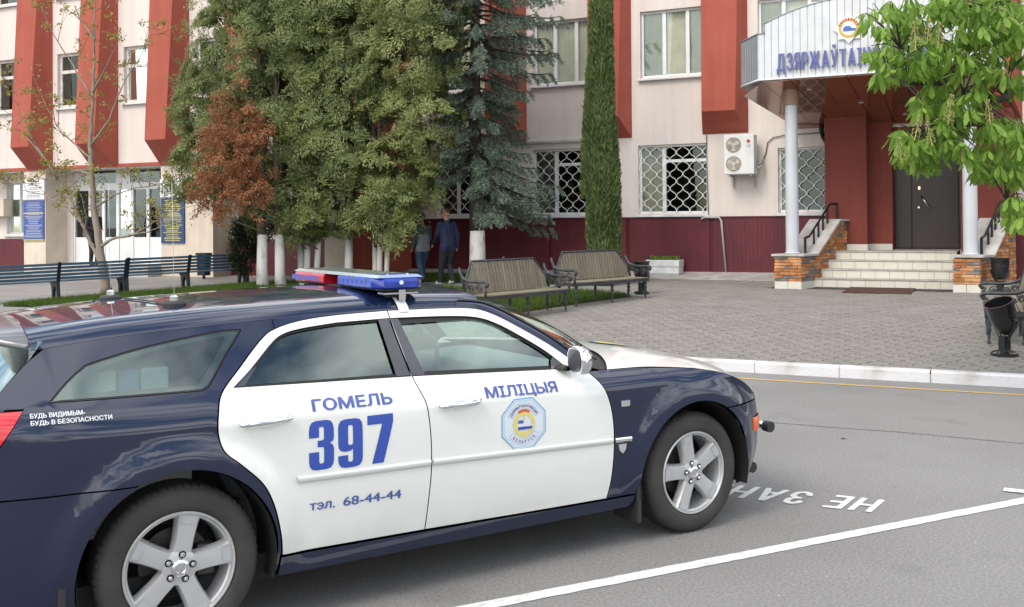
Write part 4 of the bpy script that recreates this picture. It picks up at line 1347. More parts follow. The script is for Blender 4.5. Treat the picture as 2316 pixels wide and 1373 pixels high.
def panel(name, outline, m, parent, side=-1, holes=(), off=0.0, gap=0.0014, thick=0.018, grid=.04, surf=None, rim=True):
    """a body panel: an outline in (x, z) filled with a fine net lying on the body surface"""
    S = surf or W
    O = densify(inset(outline, gap)) if gap else densify(outline if poly_area(outline) > 0 else outline[::-1])
    H = [densify(inset(h, -gap) if gap else h) for h in holes]
    loops = [O] + H
    pts = []; edges = []
    for lp in loops:
        o = len(pts); pts += lp; edges += [(o + i, o + (i + 1) % len(lp)) for i in range(len(lp))]
    nb = len(pts)
    xs = [p[0] for p in O]; zs = [p[1] for p in O]
    gx, gzz = np.meshgrid(np.arange(min(xs) + grid / 2, max(xs), grid), np.arange(min(zs) + grid / 2, max(zs), grid))
    gx = gx.ravel(); gzz = gzz.ravel()
    ok = pip_np(O, gx, gzz)
    for h in H: ok &= ~pip_np(h, gx, gzz)
    gx, gzz = gx[ok], gzz[ok]
    BP = np.array(pts)
    if len(gx):
        d = np.sqrt(((gx[:, None] - BP[None, :, 0])**2 + (gzz[:, None] - BP[None, :, 1])**2).min(1))
        gx, gzz = gx[d > grid * .4], gzz[d > grid * .4]
    allp = [Vector(p) for p in pts] + [Vector((a, b)) for a, b in zip(gx, gzz)]
    res = delaunay_2d_cdt(allp, edges, [], 0, 1e-6)
    V2 = np.array([(v.x, v.y) for v in res[0]]); T = np.array([tuple(f) for f in res[2]])
    cen = V2[T].mean(1)
    ok = pip_np(O, cen[:, 0], cen[:, 1])
    for h in H: ok &= ~pip_np(h, cen[:, 0], cen[:, 1])
    T = T[ok]
    a = V2[T]; ar = (a[:, 1, 0] - a[:, 0, 0]) * (a[:, 2, 1] - a[:, 0, 1]) - (a[:, 2, 0] - a[:, 0, 0]) * (a[:, 1, 1] - a[:, 0, 1])
    T[ar < 0] = T[ar < 0][:, ::-1]
    if side > 0: T = T[:, ::-1]
    X, Z = V2[:, 0], V2[:, 1]
    w = S(X, Z) + off
    e = 1e-3
    wx = (S(X + e, Z) - S(X - e, Z)) / (2 * e); wz = (S(X, Z + e) - S(X, Z - e)) / (2 * e)
    N = np.stack([-wx, np.full_like(wx, side), -wz], 1); N /= np.linalg.norm(N, axis=1)[:, None]
    V = np.stack([X, side * w, Z], 1)
    verts = [tuple(p) for p in V]; norms = [tuple(p) for p in N]; faces = [tuple(int(i) for i in t) for t in T]
    if rim:
        for li, lp in enumerate(loops):
            n = len(lp); A = np.array(lp)
            tang = np.roll(A, -1, 0) - np.roll(A, 1, 0); tang /= np.linalg.norm(tang, axis=1)[:, None] + 1e-9
            area = poly_area(lp); sg = 1 if (area > 0) == (li == 0) else -1
            on = np.stack([tang[:, 1], -tang[:, 0]], 1) * sg
            wv = S(A[:, 0], A[:, 1]) + off
            o = len(verts)
            for i in range(n):
                verts.append((A[i, 0], side * wv[i], A[i, 1])); norms.append((on[i, 0], 0, on[i, 1]))
            for i in range(n):
                verts.append((A[i, 0], side * (wv[i] - thick), A[i, 1])); norms.append((on[i, 0], 0, on[i, 1]))
            flip = (sg * side * (1 if li == 0 else 1)) < 0
            for i in range(n):
                j = (i + 1) % n
                q = (o + i, o + j, o + n + j, o + n + i)
                # orientation: right side outer loop
                faces.append(q if (side < 0) == (area > 0) == (li == 0) else q[::-1])
    me = bpy.data.meshes.new(name); me.from_pydata(verts, [], faces)
    me.polygons.foreach_set('use_smooth', [True] * len(me.polygons)); me.update()
    me.normals_split_custom_set_from_vertices(norms)
    me.materials.append(MATS[m])
    o = bpy.data.objects.new(name, me); COL.objects.link(o); o.parent = parent
    return o

def loft(name, rows, m, parent, smooth=True, flip=False):
    nr, nc = len(rows), len(rows[0])
    V = [tuple(p) for r_ in rows for p in r_]
    F = []
    for i in range(nr - 1):
        for j in range(nc - 1):
            q = (i * nc + j, i * nc + j + 1, (i + 1) * nc + j + 1, (i + 1) * nc + j)
            F.append(q[::-1] if flip else q)
    return raw(name, V, F, m, parent, smooth)

# ---- outlines on the side, as (x, z) with x from the front axle
split_f = crv([(-1.893, 1.410), (-1.885, 1.26), (-1.866, 1.085), (-1.830, .95), (-1.812, .80), (-1.808, .63), (-1.818, .48), (-1.832, .325)])
top_f = crv([(-1.893, 1.410), (-1.56, 1.405), (-1.36, 1.392), (-1.24, 1.352), (-1.10, 1.272), (-.94, 1.168), (-.775, 1.030)])
edge_f = crv([(-.775, 1.030), (-.712, .95), (-.668, .85), (-.642, .72), (-.636, .57), (-.644, .42), (-.668, .303)])
DF = top_f[:-1] + edge_f[:-1] + [(-.668, .303), (-1.19, .312), (-1.832, .325)] + split_f[::-1][1:-1]
HF = [(-1.868, 1.092)] + crv([(-1.888, 1.372), (-1.56, 1.364), (-1.37, 1.348), (-1.25, 1.308), (-1.12, 1.232), (-1.00, 1.150), (-.905, 1.062)]) + [(-.925, 1.052), (-1.04, 1.056)]
split_r = [(x - .003, z) for x, z in split_f]
top_r = crv([(-1.896, 1.410), (-2.19, 1.403), (-2.39, 1.387), (-2.53, 1.356), (-2.61, 1.312), (-2.74, 1.20), (-2.85, 1.098), (-2.882, 1.01), (-2.886, .93), (-2.862, .852), (-2.79, .787), (-2.69, .688), (-2.636, .58), (-2.602, .45), (-2.585, .336)])
DR = split_r + [(-2.585, .336)][:0] + top_r[::-1][:-1]
HR = [(-1.875, 1.092), (-1.10 - .0, 1.0)][:1] + [(-1.898, 1.372)] + crv([(-2.2, 1.367), (-2.39, 1.351), (-2.49, 1.332), (-2.56, 1.295), (-2.69, 1.19), (-2.792, 1.118)])
ARC_R = .437
qtop = [(x, float(zE(x))) for x in np.linspace(-2.53, -3.57, 16)]
QP = ([(-2.53, 1.358)] + qtop + crv([(-3.60, 1.318), (-3.66, 1.27), (-3.755, 1.175), (-3.81, 1.115)]) + [(-3.668, 1.113), (-3.765, .965), (-3.80, .90)] +
      [(-3.86, .86), (-3.86, .757), (-3.238, .757)] +
      arc(RAX, WHZ, ARC_R, 113.5, -13, 30) + [(-2.60, .262)] + [(-2.597, .336)] + [(x - .005, z) for x, z in top_r[::-1][1:67]])
# keep only the part of the door curve up to the roof
QP = [p for i, p in enumerate(QP) if i == 0 or (abs(p[0] - QP[i - 1][0]) + abs(p[1] - QP[i - 1][1])) > 1e-5]
HQ = crv([(-3.575, 1.128), (-3.3, 1.122), (-2.97, 1.118), (-2.92, 1.124), (-2.885, 1.15), (-2.79, 1.262), (-2.705, 1.352), (-2.715, 1.366), (-2.84, 1.361), (-3.15, 1.320), (-3.38, 1.272), (-3.43, 1.252), (-3.50, 1.20), (-3.575, 1.128)], 5)[:-1]
fl = [(-.768, 1.022), (-.72, 1.024), (-.44, 1.018), (-.02, .985), (.18, .950), (.28, .922), (.45, .852), (.55, .78), (.585, .737)]
def zfend(x): return herm([-.77, -.72, -.44, -.02, .18, .28, .45, .62], [1.022, 1.022, 1.018, .985, .950, .922, .852, .75], x)
FP = crv(fl)[:-1] + [(.585, .737), (.225, .737)] + arc(0, WHZ, ARC_R, 60, 196, 30) + [(-.42, .235), (-.45, .232), (-.47, .30), (-.672, .30)] + [(x + .004, z) for x, z in edge_f[::-1][1:-2]]
FB = [(.228, .731), (.592, .731), (.62, .60), (.63, .45), (.60, .33), (.55, .235), (.44, .225)] + arc(0, WHZ, ARC_R, -18, 58.5, 20)
RB = arc(RAX, WHZ, ARC_R, 115.5, 200, 20) + [(-3.47, .20), (-3.86, .22), (-3.86, .752)]
SILL = [(-2.595, .330), (-1.83, .319), (-1.19, .306), (-.672, .297), (-.475, .297), (-.455, .228), (-1.2, .228), (-2.60, .235)]
SHELL = ([(-2.62, .25), (-.46, .25)] + arc(0, WHZ, ARC_R + .01, 194, -14, 30) + [(.52, .26), (.55, .5), (.48, .74), (.28, .89), (-.02, .955), (-.44, .995), (-.80, 1.005),
         (-.955, 1.148), (-1.12, 1.255), (-1.25, 1.335), (-1.37, 1.375), (-1.9, 1.395), (-2.5, 1.385), (-3.0, 1.365), (-3.5, 1.325), (-3.72, 1.17), (-3.80, .9), (-3.82, .26), (-3.50, .25)] +
        arc(RAX, WHZ, ARC_R + .01, 194, -14, 30))

def sail_front():
    return [(-.93, 1.056), (-1.005, 1.056), (-.985, 1.10), (-.945, 1.13), (-.91, 1.068)]

def car_side(s):
    S_ = s
    panel('body_shell', SHELL, 'gap_black', CAR, S_, [inset(HF, -.004), inset(HR, -.004), inset(HQ, .02)], off=-.022, gap=0, rim=False, grid=.08)
    # front door
    d = panel('front_door', DF, 'paint_white', CAR, S_, [HF])
    panel('door_window', inset(HF, .012), 'car_glass', d, S_, off=-.022, gap=0, rim=False, grid=.1)
    # frame seal, thicker along the top as a dark band
    ringo = inset(HF, -.001); ringi = inset(HF, .016); ringi = [(x, min(z, 1.338 if x < -1.4 else z)) for x, z in ringi]
    panel('window_seal', ringo, 'seal_black', d, S_, [ringi], off=-.012, gap=0, thick=.012)
    panel('pillar_trim', [(-1.869, 1.094), (-1.790, 1.090), (-1.842, 1.368), (-1.887, 1.371)], 'trim_dark', d, S_, off=-.004, gap=.001)
    panel('mirror_sail', sail_front(), 'trim_dark', d, S_, off=-.004, gap=.001)
    # rear door
    d2 = panel('rear_door', DR, 'paint_white', CAR, S_, [HR])
    panel('door_window', inset(HR, .012), 'car_glass', d2, S_, off=-.022, gap=0, rim=False, grid=.1)
    panel('window_seal', inset(HR, -.001), 'seal_black', d2, S_, [inset(HR, .013)], off=-.012, gap=0, thick=.012)
    panel('pillar_trim', [(-1.876, 1.094), (-1.899, 1.371), (-1.962, 1.370), (-1.955, 1.097)], 'trim_dark', d2, S_, off=-.004, gap=.001)
    panel('corner_trim', [(-2.788, 1.120), (-2.735, 1.119), (-2.655, 1.20), (-2.685, 1.19)], 'trim_dark', d2, S_, off=-.010, gap=.001)
    # quarter panel and its glass
    panel('roof_rail', [(x, float(zE(x)) + .001) for x in np.linspace(-1.34, -2.527, 24)] + [(-2.527, 1.3612)] + [(x, z + .0022) for x, z in top_r[:18]][::-1] + [(x, z + .0022) for x, z in top_f[:12]], 'paint_navy', CAR, S_, gap=0, grid=.05)
    q = panel('quarter_panel', QP, 'paint_navy', CAR, S_, [HQ])
    panel('quarter_seal', inset(HQ, .001), 'seal_black', q, S_, [inset(HQ, .008)], off=-.004, gap=0, thick=.01)
    inner = [(-3.43, 1.152), (-2.985, 1.143), (-2.93, 1.16), (-2.785, 1.325), (-2.83, 1.335), (-3.12, 1.298), (-3.30, 1.258), (-3.36, 1.235)]
    panel('quarter_band', inset(HQ, .007), 'trim_dark', q, S_, [inset(crv(inner + [inner[0]], 4)[:-1], 0)], off=-.007, gap=0, thick=.004)
    panel('quarter_window', inset(HQ, .004), 'tint_glass', q, S_, off=-.005, gap=0, rim=False, grid=.1)
    f = panel('front_fender', FP, 'paint_navy', CAR, S_, grid=.03)
    panel('front_bumper_corner', FB, 'paint_navy', CAR, S_, grid=.03)
    panel('rear_bumper_corner', RB, 'paint_navy', CAR, S_, grid=.03)
    panel('sill', SILL, 'paint_navy', CAR, S_, off=.012, thick=.05)
    panel('tail_lamp', [(-3.672, 1.106), (-3.768, .962), (-3.805, .90), (-3.95, .90), (-3.90, 1.106)], 'lamp_red', CAR, S_, off=-.001, gap=.002)
    # pearl side mouldings
    def mould(x0, x1, z0, z1, nm, parent, h=.034, m='mould_pearl'):
        rows = []
        n = 24
        for dz, do in ((-.5, 0.001), (-.42, .010), (.15, .014), (.40, .012), (.5, .001)):
            r_ = []
            for i in range(n + 1):
                x = x0 + (x1 - x0) * i / n; z = z0 + (z1 - z0) * i / n + dz * h
                r_.append((x, S_ * (float(W(x, z)) + do), z))
            rows.append(r_)
        return loft(nm, rows, m, parent, True, S_ > 0)
    mould(-2.52, -1.817, .676, .664, 'side_moulding', d2)
    mould(-1.803, -.648, .664, .632, 'side_moulding', d)
    mould(-.634, -.515, .631, .628, 'side_moulding', f, .03, 'car_chrome')
    # door handles
    for (hx, hz, dd) in ((-1.645, .945, d), (-2.67, .968, d2)):
        rows = []
        for k in range(9):
            a = 2 * math.pi * k / 8
            r_ = []
            for i in range(17):
                t = -1 + 2 * i / 16; x = hx + t * .125
                e = max(0, 1 - abs(t)**14); e2 = .35 + .65 * e
                zc = hz + .004 * t
                r_.append((x, S_ * (float(W(x, zc)) + .020 + .014 * (1 - t * t) + .014 * math.cos(a) * e2), zc + .021 * math.sin(a) * e2))
            rows.append(r_)
        loft('door_handle', rows, 'car_chrome', dd, True, S_ < 0)
        # scooped cup behind the handle
        mb = MB(); P_ = []
        for k in range(20):
            a = 2 * math.pi * k / 20; x = hx + .01 + .065 * math.cos(a); z = hz + .006 + .042 * math.sin(a)
            P_.append((x, S_ * (float(W(x, z)) + .0016), z))
        mb.add(P_ + [(hx + .01, S_ * (float(W(hx, hz)) + .0012), hz)], [(k, (k + 1) % 20, 20) for k in range(20)])
        mb.build('handle_cup', 'mould_pearl', dd)
    # side repeater and badge on the fender
    mb = MB(); y0 = S_ * (float(W(-.555, .835)) + .000); y1 = S_ * (float(W(-.555, .835)) + .008)
    mb.box(-.588, -.525, min(y0, y1), max(y0, y1), .818, .852); mb.build('side_repeater', 'car_chrome', f, bevel=.006)
    mb = MB(); y0 = S_ * (float(W(-.60, .585)) + .001); y1 = S_ * (float(W(-.60, .585)) + .007)
    mb.prism([(-.598, .572), (-.575, .552), (-.555, .572), (-.548, .606), (-.606, .606)], min(y0, y1), max(y0, y1), 'y'); mb.build('fender_badge', 'alloy_pocket', f)
    # mirror: rounded box housing, glass facing back
    yy = S_
    def sup(c, e): return math.copysign(abs(c) ** e, c)
    rows = []
    for i in range(17):
        ph = -math.pi / 2 + math.pi * i / 16
        r_ = []
        for k in range(25):
            a = 2 * math.pi * k / 24
            x = .060 * sup(math.cos(ph), .6) * sup(math.cos(a), .7); z = .078 * sup(math.cos(ph), .6) * sup(math.sin(a), .8); y = .098 * sup(math.sin(ph), .8)
            x = max(x, -.030)                 # flat back for the glass
            r_.append((-.905 + x - .02 * (y / .098), yy * (.972 + y), 1.112 + z - .008 * (y / .098)))
        rows.append(r_)
    mo = loft('wing_mirror', rows, 'car_chrome', CAR, True, S_ > 0)
    gm = MB()
    P_ = []
    for k in range(24):
        a = 2 * math.pi * k / 24; y = .082 * sup(math.cos(a), .7); z = .062 * sup(math.sin(a), .7); P_.append((-.9375 - .02 * (y / .098), yy * (.972 + y), 1.112 + z))
    gm.add(P_, [tuple(range(24))]); gm.build('mirror_glass', 'trim_dark', mo)
    rows = []
    for k in range(9):
        a = 2 * math.pi * k / 8
        rows.append([(-.935 + .05 * math.cos(a) * q_, yy * (.80 + .10 * t), 1.058 + .018 * math.sin(a) * q_) for t, q_ in ((0, 1.), (.6, .9), (1.1, .7))])
    loft('mirror_arm', rows, 'plastic_black', mo, True, S_ < 0)
    # mud flaps
    for (x0, x1, z0) in ((-.455, -.425, .13), (RAX - .50, RAX - .47, .12)):
        mb = MB(); a, b = sorted((S_ * .70, S_ * .925)); mb.box(x0, x1, a, b, z0, .40); mb.build('mud_flap', 'plastic_black', CAR, bevel=.006)
    # wheel housing
    for cx in (0.0, RAX):
        rows = []
        for t in (.935, .86, .55):
            r_ = [(cx + .432 * math.cos(R(a)), S_ * t * 1.0, WHZ + .432 * math.sin(R(a))) for a in range(-16, 197, 8)]
            rows.append(r_)
        loft('arch_liner', rows, 'gap_black', CAR, True)
        mb = MB(); mb.prism([(cx + .44 * math.cos(R(a)), WHZ + .44 * math.sin(R(a))) for a in range(-20, 201, 10)], *sorted((S_ * .54, S_ * .55)), 'y'); mb.build('arch_wall', 'gap_black', CAR)
    # turn lamp at the bumper corner
    pts = []
    rows = []
    for z in (.535, .545, .615, .625):
        e_ = .010 if z in (.535, .625) else .018
        rows.append([(x, S_ * (float(W(x, z)) + (e_ if 0 < i < 6 else .0)), z) for i, x in enumerate(np.linspace(.545, .70, 7))])
    loft('turn_lamp', rows, 'lamp_orange', CAR, True, S_ > 0)
car_side(-1)
car_side(1)

# ---- roof, screens, bonnet
def roofz(x, v): return float(zE(x)) + .098 - .036 * v * v - .062 * abs(v) ** 10
def yE(x): return float(W(x, zE(x)))
rows = []
for j in range(73):
    v = -1 + 2 * j / 72
    v = math.copysign(abs(v) ** .8, v)
    xf = -1.335 + .16 * (1 - v * v)
    r_ = []
    for i in range(49):
        x = -3.62 + (xf + 3.62) * i / 48
        xr = min(x, -1.30)
        base = roofz(xr, v) - max(0, x + 1.30) * .33
        r_.append((x, v * yE(xr), base))
    rows.append(r_)
loft('roof', rows, 'paint_navy', CAR, True, True)
# underside of the roof
loft('headlining', [[(p[0], p[1] * .96, p[2] - .035) for p in r_] for r_ in rows[3:-3:3]], 'headliner', CAR, True)
# windscreen pillars and windscreen
def apil(s):
    rows = [[], [], [], []]
    inner = []
    for (x, z) in top_f[8:]:
        w = float(W(x, z))
        rows[0].append((x, s * (w - .002), z + .003)); rows[1].append((x + .010, s * (w - .008), z + .022)); rows[2].append((x + .026, s * (w - .022), z + .036)); rows[3].append((x + .045, s * (w - .05), z + .040))
        inner.append((x + .043, w - .048, z + .036))
    loft('windscreen_pillar', rows, 'paint_navy', CAR, True, s < 0)
    rb = [[(p[0] - .004, p[1] + s * .004, p[2] + .004) for p in rows[2]], [(p[0] + .004, p[1] - s * .003, p[2] + .006) for p in rows[3]]]
    loft('screen_trim', rb, 'seal_black', CAR, True, s < 0)
    return inner
inn = apil(-1); apil(1)
rows = []
for k, (xi, yi, zi) in enumerate(inn):
    f_ = k / (len(inn) - 1); bow = .13 + .32 * f_
    rows.append([(xi + bow * (1 - t * t), t * yi, zi + .012 * (1 - t * t)) for t in np.linspace(-1, 1, 25)])
loft('windscreen', rows, 'tint_glass', CAR, True)
base_row = rows[-1]
def hoodc(x): return float(herm([-.8, -.4, -.15, .0, .3, .54, .75, .87], [1.062, 1.066, 1.060, 1.048, 1.0, .945, .895, .86], x))
def hoodz(x, y):
    zf = float(zfend(x)); wh = max(.2, float(W(x, zf)) - .004)
    return hoodc(x) - (hoodc(x) - zf) * min(1, abs(y / wh)) ** 2.6
hr = []
for j in range(49):
    v = -1 + 2 * j / 48
    r_ = []
    xr_ = -.62 + .34 * (1 - v * v)
    for i in range(41):
        u = i / 40
        x = xr_ + (.60 + .22 * (1 - v * v) - xr_) * u
        y = v * (float(W(min(x, .6), zfend(min(x, .6)))) - .006)
        r_.append((x, y, hoodz(x, y) + .002))
    hr.append(r_)
loft('bonnet', hr, 'paint_white', CAR, True, True)
# cowl between screen and bonnet, wipers
cowl = [[], []]
for j in range(25):
    t = -1 + 2 * j / 24
    b = base_row[j]
    cowl[0].append((b[0] - .03, b[1] * 1.0, b[2] - .012))
    x = -.62 + .34 * (1 - t * t) + .02
    y = t * (float(W(x, zfend(x))) - .012)
    cowl[1].append((x, y, hoodz(x, y) - .018))
loft('cowl', cowl, 'plastic_black', CAR, True, False)
mb = MB()
for (a, b) in (((-.52, -.62, 1.045), (-.36, -.10, 1.10)), ((-.40, .02, 1.085), (-.42, .50, 1.085))):
    mb.tube([a, b], .011, 6); mb.tube([(a[0] - .03, a[1], a[2] + .02), (b[0] - .05, b[1], b[2] + .03)], .007, 5)
mb.build('wiper', 'seal_black', CAR)
# blue shape on the bonnet's emblem place
mb = MB()
def hood_patch(cx, cy, rx, ry, m, nm, dz):
    P_ = []
    n = 24
    for k in range(n):
        a = 2 * math.pi * k / n; x = cx + rx * math.cos(a); y = cy + ry * math.sin(a); P_.append((x, y, hoodz(x, y) + dz))
    q_ = MB(); q_.add(P_ + [(cx, cy, hoodz(cx, cy) + dz)], [(k, (k + 1) % n, n) for k in range(n)]); return q_.build(nm, m, CAR, smooth=True)
hood_patch(.08, 0, .15, .15, 'decal_navy', 'bonnet_decal', .005)
hood_patch(.08, 0, .11, .11, 'decal_gold', 'bonnet_decal', .008)
# nose
rows = []
for z in np.linspace(.20, .845, 17):
    w = float(herm([.15, .24, .30, .45, .62, .80], [.845, .885, .903, .923, .937, .942], min(z, .80))); a = float(nose_a(z))
    r_ = []
    for th in np.linspace(math.asin(.70 ** 1.5), math.pi - math.asin(.70 ** 1.5), 41):
        x = .1 + a * abs(math.sin(th)) ** (2 / 3); y = -w * math.copysign(abs(math.cos(th)) ** (2 / 3), math.cos(th))
        r_.append((x - .002, y, min(z, hoodz(min(x, .8), y) + .001)))
    rows.append(r_)
loft('front_fascia', rows, 'paint_navy', CAR, True, False)
mb = MB(); mb.box(.855, .885, -.40, .40, .46, .78); mb.build('radiator_grille', 'car_chrome', CAR, bevel=.02)
for s in (-1, 1):
    rows = []
    for z in (.63, .67, .71, .75):
        w_ = .94; a_ = float(nose_a(z)) + .004; r_ = []
        for k in range(9):
            th = math.acos((.78 - .33 * k / 8) ** 1.5)
            r_.append((.1 + a_ * math.sin(th) ** (2 / 3), s * w_ * math.cos(th) ** (2 / 3), z))
        rows.append(r_)
    loft('head_lamp', rows, 'alloy_pocket', CAR, True, s > 0)
# nudge bars with black end caps
for (x, z, hw) in ((.925, .487, .665), (.80, .225, .62)):
    mb = MB(); mb.tube([(x, -hw + .05, z), (x, hw - .05, z)], .026, 12); nb_ = mb.build('nudge_bar', 'car_chrome', CAR, smooth=True)
    for s in (-1, 1):
        mb = MB(); mb.tube([(x, s * (hw - .055), z), (x, s * hw, z)], .036, 14); mb.build('end_cap', 'plastic_black', nb_, smooth=True, angle=40)
        mb = MB(); mb.tube([(x - .16, s * (hw - .08), z + .01), (x, s * (hw - .08), z)], .018, 8); mb.build('bar_bracket', 'car_chrome', nb_, smooth=True)
# tail: hatch with glass, spoiler, rear bumper
hx = crv([(-3.575, 1.37), (-3.645, 1.28), (-3.775, 1.15), (-3.85, 1.05), (-3.99, .86), (-4.04, .76)])
rows_g, rows_p = [], []
for (x, z) in hx:
    w = float(W(max(x, -3.9), min(z, 1.33))) - .001
    row_ = [(x - .10 * (1 - t * t), t * w, z) for t in np.linspace(-1, 1, 25)]
    (rows_g if z > 1.06 else rows_p).append(row_)
rows_p.insert(0, rows_g[-1])
loft('rear_window', rows_g, 'tint_glass', CAR, True, False)
loft('tailgate', rows_p, 'paint_navy', CAR, True, False)
rows = []
for z in np.linspace(.22, .755, 8):
    w = float(W(-3.86, z)); rows.append([(-3.86 - .26 * (1 - abs(t) ** 3), t * w, z) for t in np.linspace(-1, 1, 33)])
loft('rear_bumper', rows, 'paint_navy', CAR, True, True)
rows = []
for v in np.linspace(-1, 1, 49):
    ev = abs(v) ** 8
    zt = 1.430 - .030 * v * v - .040 * ev
    th_ = .050 * (1 - ev) + .012
    ring_ = [(-3.47, zt + .004), (-3.62, zt + .002), (-3.76 + .14 * ev, zt - .010), (-3.82 + .18 * ev, zt - .022), (-3.79 + .16 * ev, zt - .022 - th_ * .5), (-3.66 + .05 * ev, zt - th_), (-3.57, zt - th_), (-3.49, zt - th_ * .9)]
    ring_.append(ring_[0])
    rows.append([(x, v * .628, z) for x, z in ring_])
sp = loft('spoiler', rows, 'spoiler_grey', CAR, True, True)
for r_ in (rows[0], rows[-1]):
    mb = MB(); mb.add(r_[:-1], [tuple(range(8))]); mb.build('spoiler_end', 'spoiler_grey', sp)
# inner floor and cabin
mb = MB(); mb.box(-3.8, -.4, -.80, .80, .20, .32); mb.build('floor_pan', 'gap_black', CAR)
mb = MB(); mb.prism([(-.95, .30), (-.45, .30), (-.45, .98), (-.62, 1.02), (-1.02, 1.00), (-1.05, .88), (-.95, .78)], -.76, .76, 'y'); mb.build('dashboard', 'cabin_grey', CAR, bevel=.03)
mb = MB()
mb.tube([(-1.16 + .19 * math.sin(2 * math.pi * k / 24) * .38, .40 + .19 * math.cos(2 * math.pi * k / 24), .94 + .19 * math.sin(2 * math.pi * k / 24)) for k in range(25)], .016, 8, False)
mb.tube([(-1.15, .40, .93), (-.98, .40, .88)], .035, 8); mb.tube([(-1.16, .22, .94), (-1.16, .58, .94)], .016, 6)
mb.build('steering_wheel', 'plastic_black', CAR, smooth=True)
def seat(x, y, w, nm='seat', hr_=True):
    mb = MB()
    mb.hexa([(x - .05, y - w, .32), (x + .5, y - w, .32), (x + .5, y + w, .32), (x - .05, y + w, .32)], [(x - .08, y - w, .60), (x + .52, y - w, .64), (x + .52, y + w, .64), (x - .08, y + w, .60)])
    s_ = mb.build(nm, 'seat_cloth', CAR, bevel=.05, segs=3)
    mb = MB()
    mb.hexa([(x - .12, y - w, .55), (x + .04, y - w, .55), (x + .04, y + w, .55), (x - .12, y + w, .55)], [(x - .34, y - w * .85, 1.13), (x - .24, y - w * .85, 1.14), (x - .24, y + w * .85, 1.14), (x - .34, y + w * .85, 1.13)])
    mb.build('backrest', 'seat_cloth', s_, bevel=.05, segs=3)
    if hr_:
        for yy in ([y] if w < .4 else [y - .38, y + .38]):
            mb = MB(); mb.hexa([(x - .36, yy - .12, 1.16), (x - .26, yy - .12, 1.17), (x - .26, yy + .12, 1.17), (x - .36, yy + .12, 1.16)], [(x - .39, yy - .10, 1.31), (x - .31, yy - .10, 1.32), (x - .31, yy + .10, 1.32), (x - .39, yy + .10, 1.31)])
            mb.build('headrest', 'seat_cloth', s_, bevel=.04, segs=3)
seat(-1.75, -.37, .27); seat(-1.75, .37, .27); seat(-2.62, 0, .66, 'rear_seat')
mb = MB(); mb.box(-3.75, -2.95, -.74, .74, .50, .90); mb.build('load_floor', 'cabin_grey', CAR)
for (x0, x1, m) in ((-3.42, -3.26, 'cargo_white'), (-3.255, -3.16, 'cargo_blue'), (-3.155, -3.03, 'cargo_white')):
    mb = MB(); mb.box(x0, x1, -.66, -.30, .90, 1.215); mb.build('cargo_box', m, CAR, bevel=.01)
# ---- lettering on the doors and quarter
def decal_text(s, x0, z0, size, sx, bold, m, parent, nm='lettering', slope_=0.0, shear=0.0):
    me = heavy_text(s, size, sx, bold)
    bm = bmesh.new(); bm.from_mesh(me)
    zz = min(v.co.y for v in bm.verts); z9 = max(v.co.y for v in bm.verts)
    n = max(2, int((z9 - zz) / .012))
    for k in range(1, n):
        bmesh.ops.bisect_plane(bm, geom=bm.verts[:] + bm.edges[:] + bm.faces[:], plane_co=(0, zz + (z9 - zz) * k / n, 0), plane_no=(0, 1, 0))
    for v in bm.verts:
        x = x0 + v.co.x + shear * v.co.y; z = z0 + v.co.y + slope_ * v.co.x
        v.co = (x, -(float(W(x, z)) + .0022 + v.co.z), z)
    bm.to_mesh(me); bm.free()
    return finish(me, nm, m, parent)
d_f = [o for o in CAR.children if o.name.startswith('front_door')][0]
d_r = [o for o in CAR.children if o.name.startswith('rear_door')][0]
q_p = [o for o in CAR.children if o.name.startswith('quarter_panel')][0]
def fit_text(s, x0, x1, z0, z1, bold, m, parent, **k):
    me = text_mesh(s)
    xs = [v.co.x for v in me.vertices]; ys_ = [v.co.y for v in me.vertices]
    cap = text_mesh('Н'); ch = max(v.co.y for v in cap.vertices)
    size = (z1 - z0) / ch
    sx = (x1 - x0) / ((max(xs) - min(xs)) * size)
    bpy.data.meshes.remove(me); bpy.data.meshes.remove(cap)
    return decal_text(s, x0 - min(xs) * size * sx, z0, size, sx, bold, m, parent, **k)
fit_text('ГОМЕЛЬ', -2.435, -2.02, .985, 1.036, .0030, 'decal_navy', d_r, slope_=-.01)
fit_text('МІЛІЦЫЯ', -1.475, -1.022, .953, 1.005, .0030, 'decal_navy', d_f, slope_=-.016)
fit_text('тэл.', -2.455, -2.330, .522, .566, .0013, 'decal_navy', d_r, slope_=-.022)
fit_text('68-44-44', -2.285, -1.978, .518, .562, .0013, 'decal_navy', d_r, slope_=-.022)
fit_text('БУДЬ ВИДИМЫМ-', -3.648, -3.44, 1.077, 1.094, .0009, 'decal_white', q_p, slope_=-.01)
fit_text('БУДЬ В БЕЗОПАСНОСТИ', -3.648, -3.335, 1.050, 1.067, .0009, 'decal_white', q_p, slope_=-.01)

def decal_poly(P, m, parent, nm, off=.002, holes=()):
    return panel(nm, P, m, parent, -1, holes, off=off, gap=0, rim=False, grid=.03)
def rrect(x0, x1, z0, z1, r, n=5):
    return (arc(x1 - r, z1 - r, r, 90, 0, n) + arc(x1 - r, z0 + r, r, 0, -90, n) + arc(x0 + r, z0 + r, r, -90, -180, n) + arc(x0 + r, z1 - r, r, 180, 90, n))[::-1]
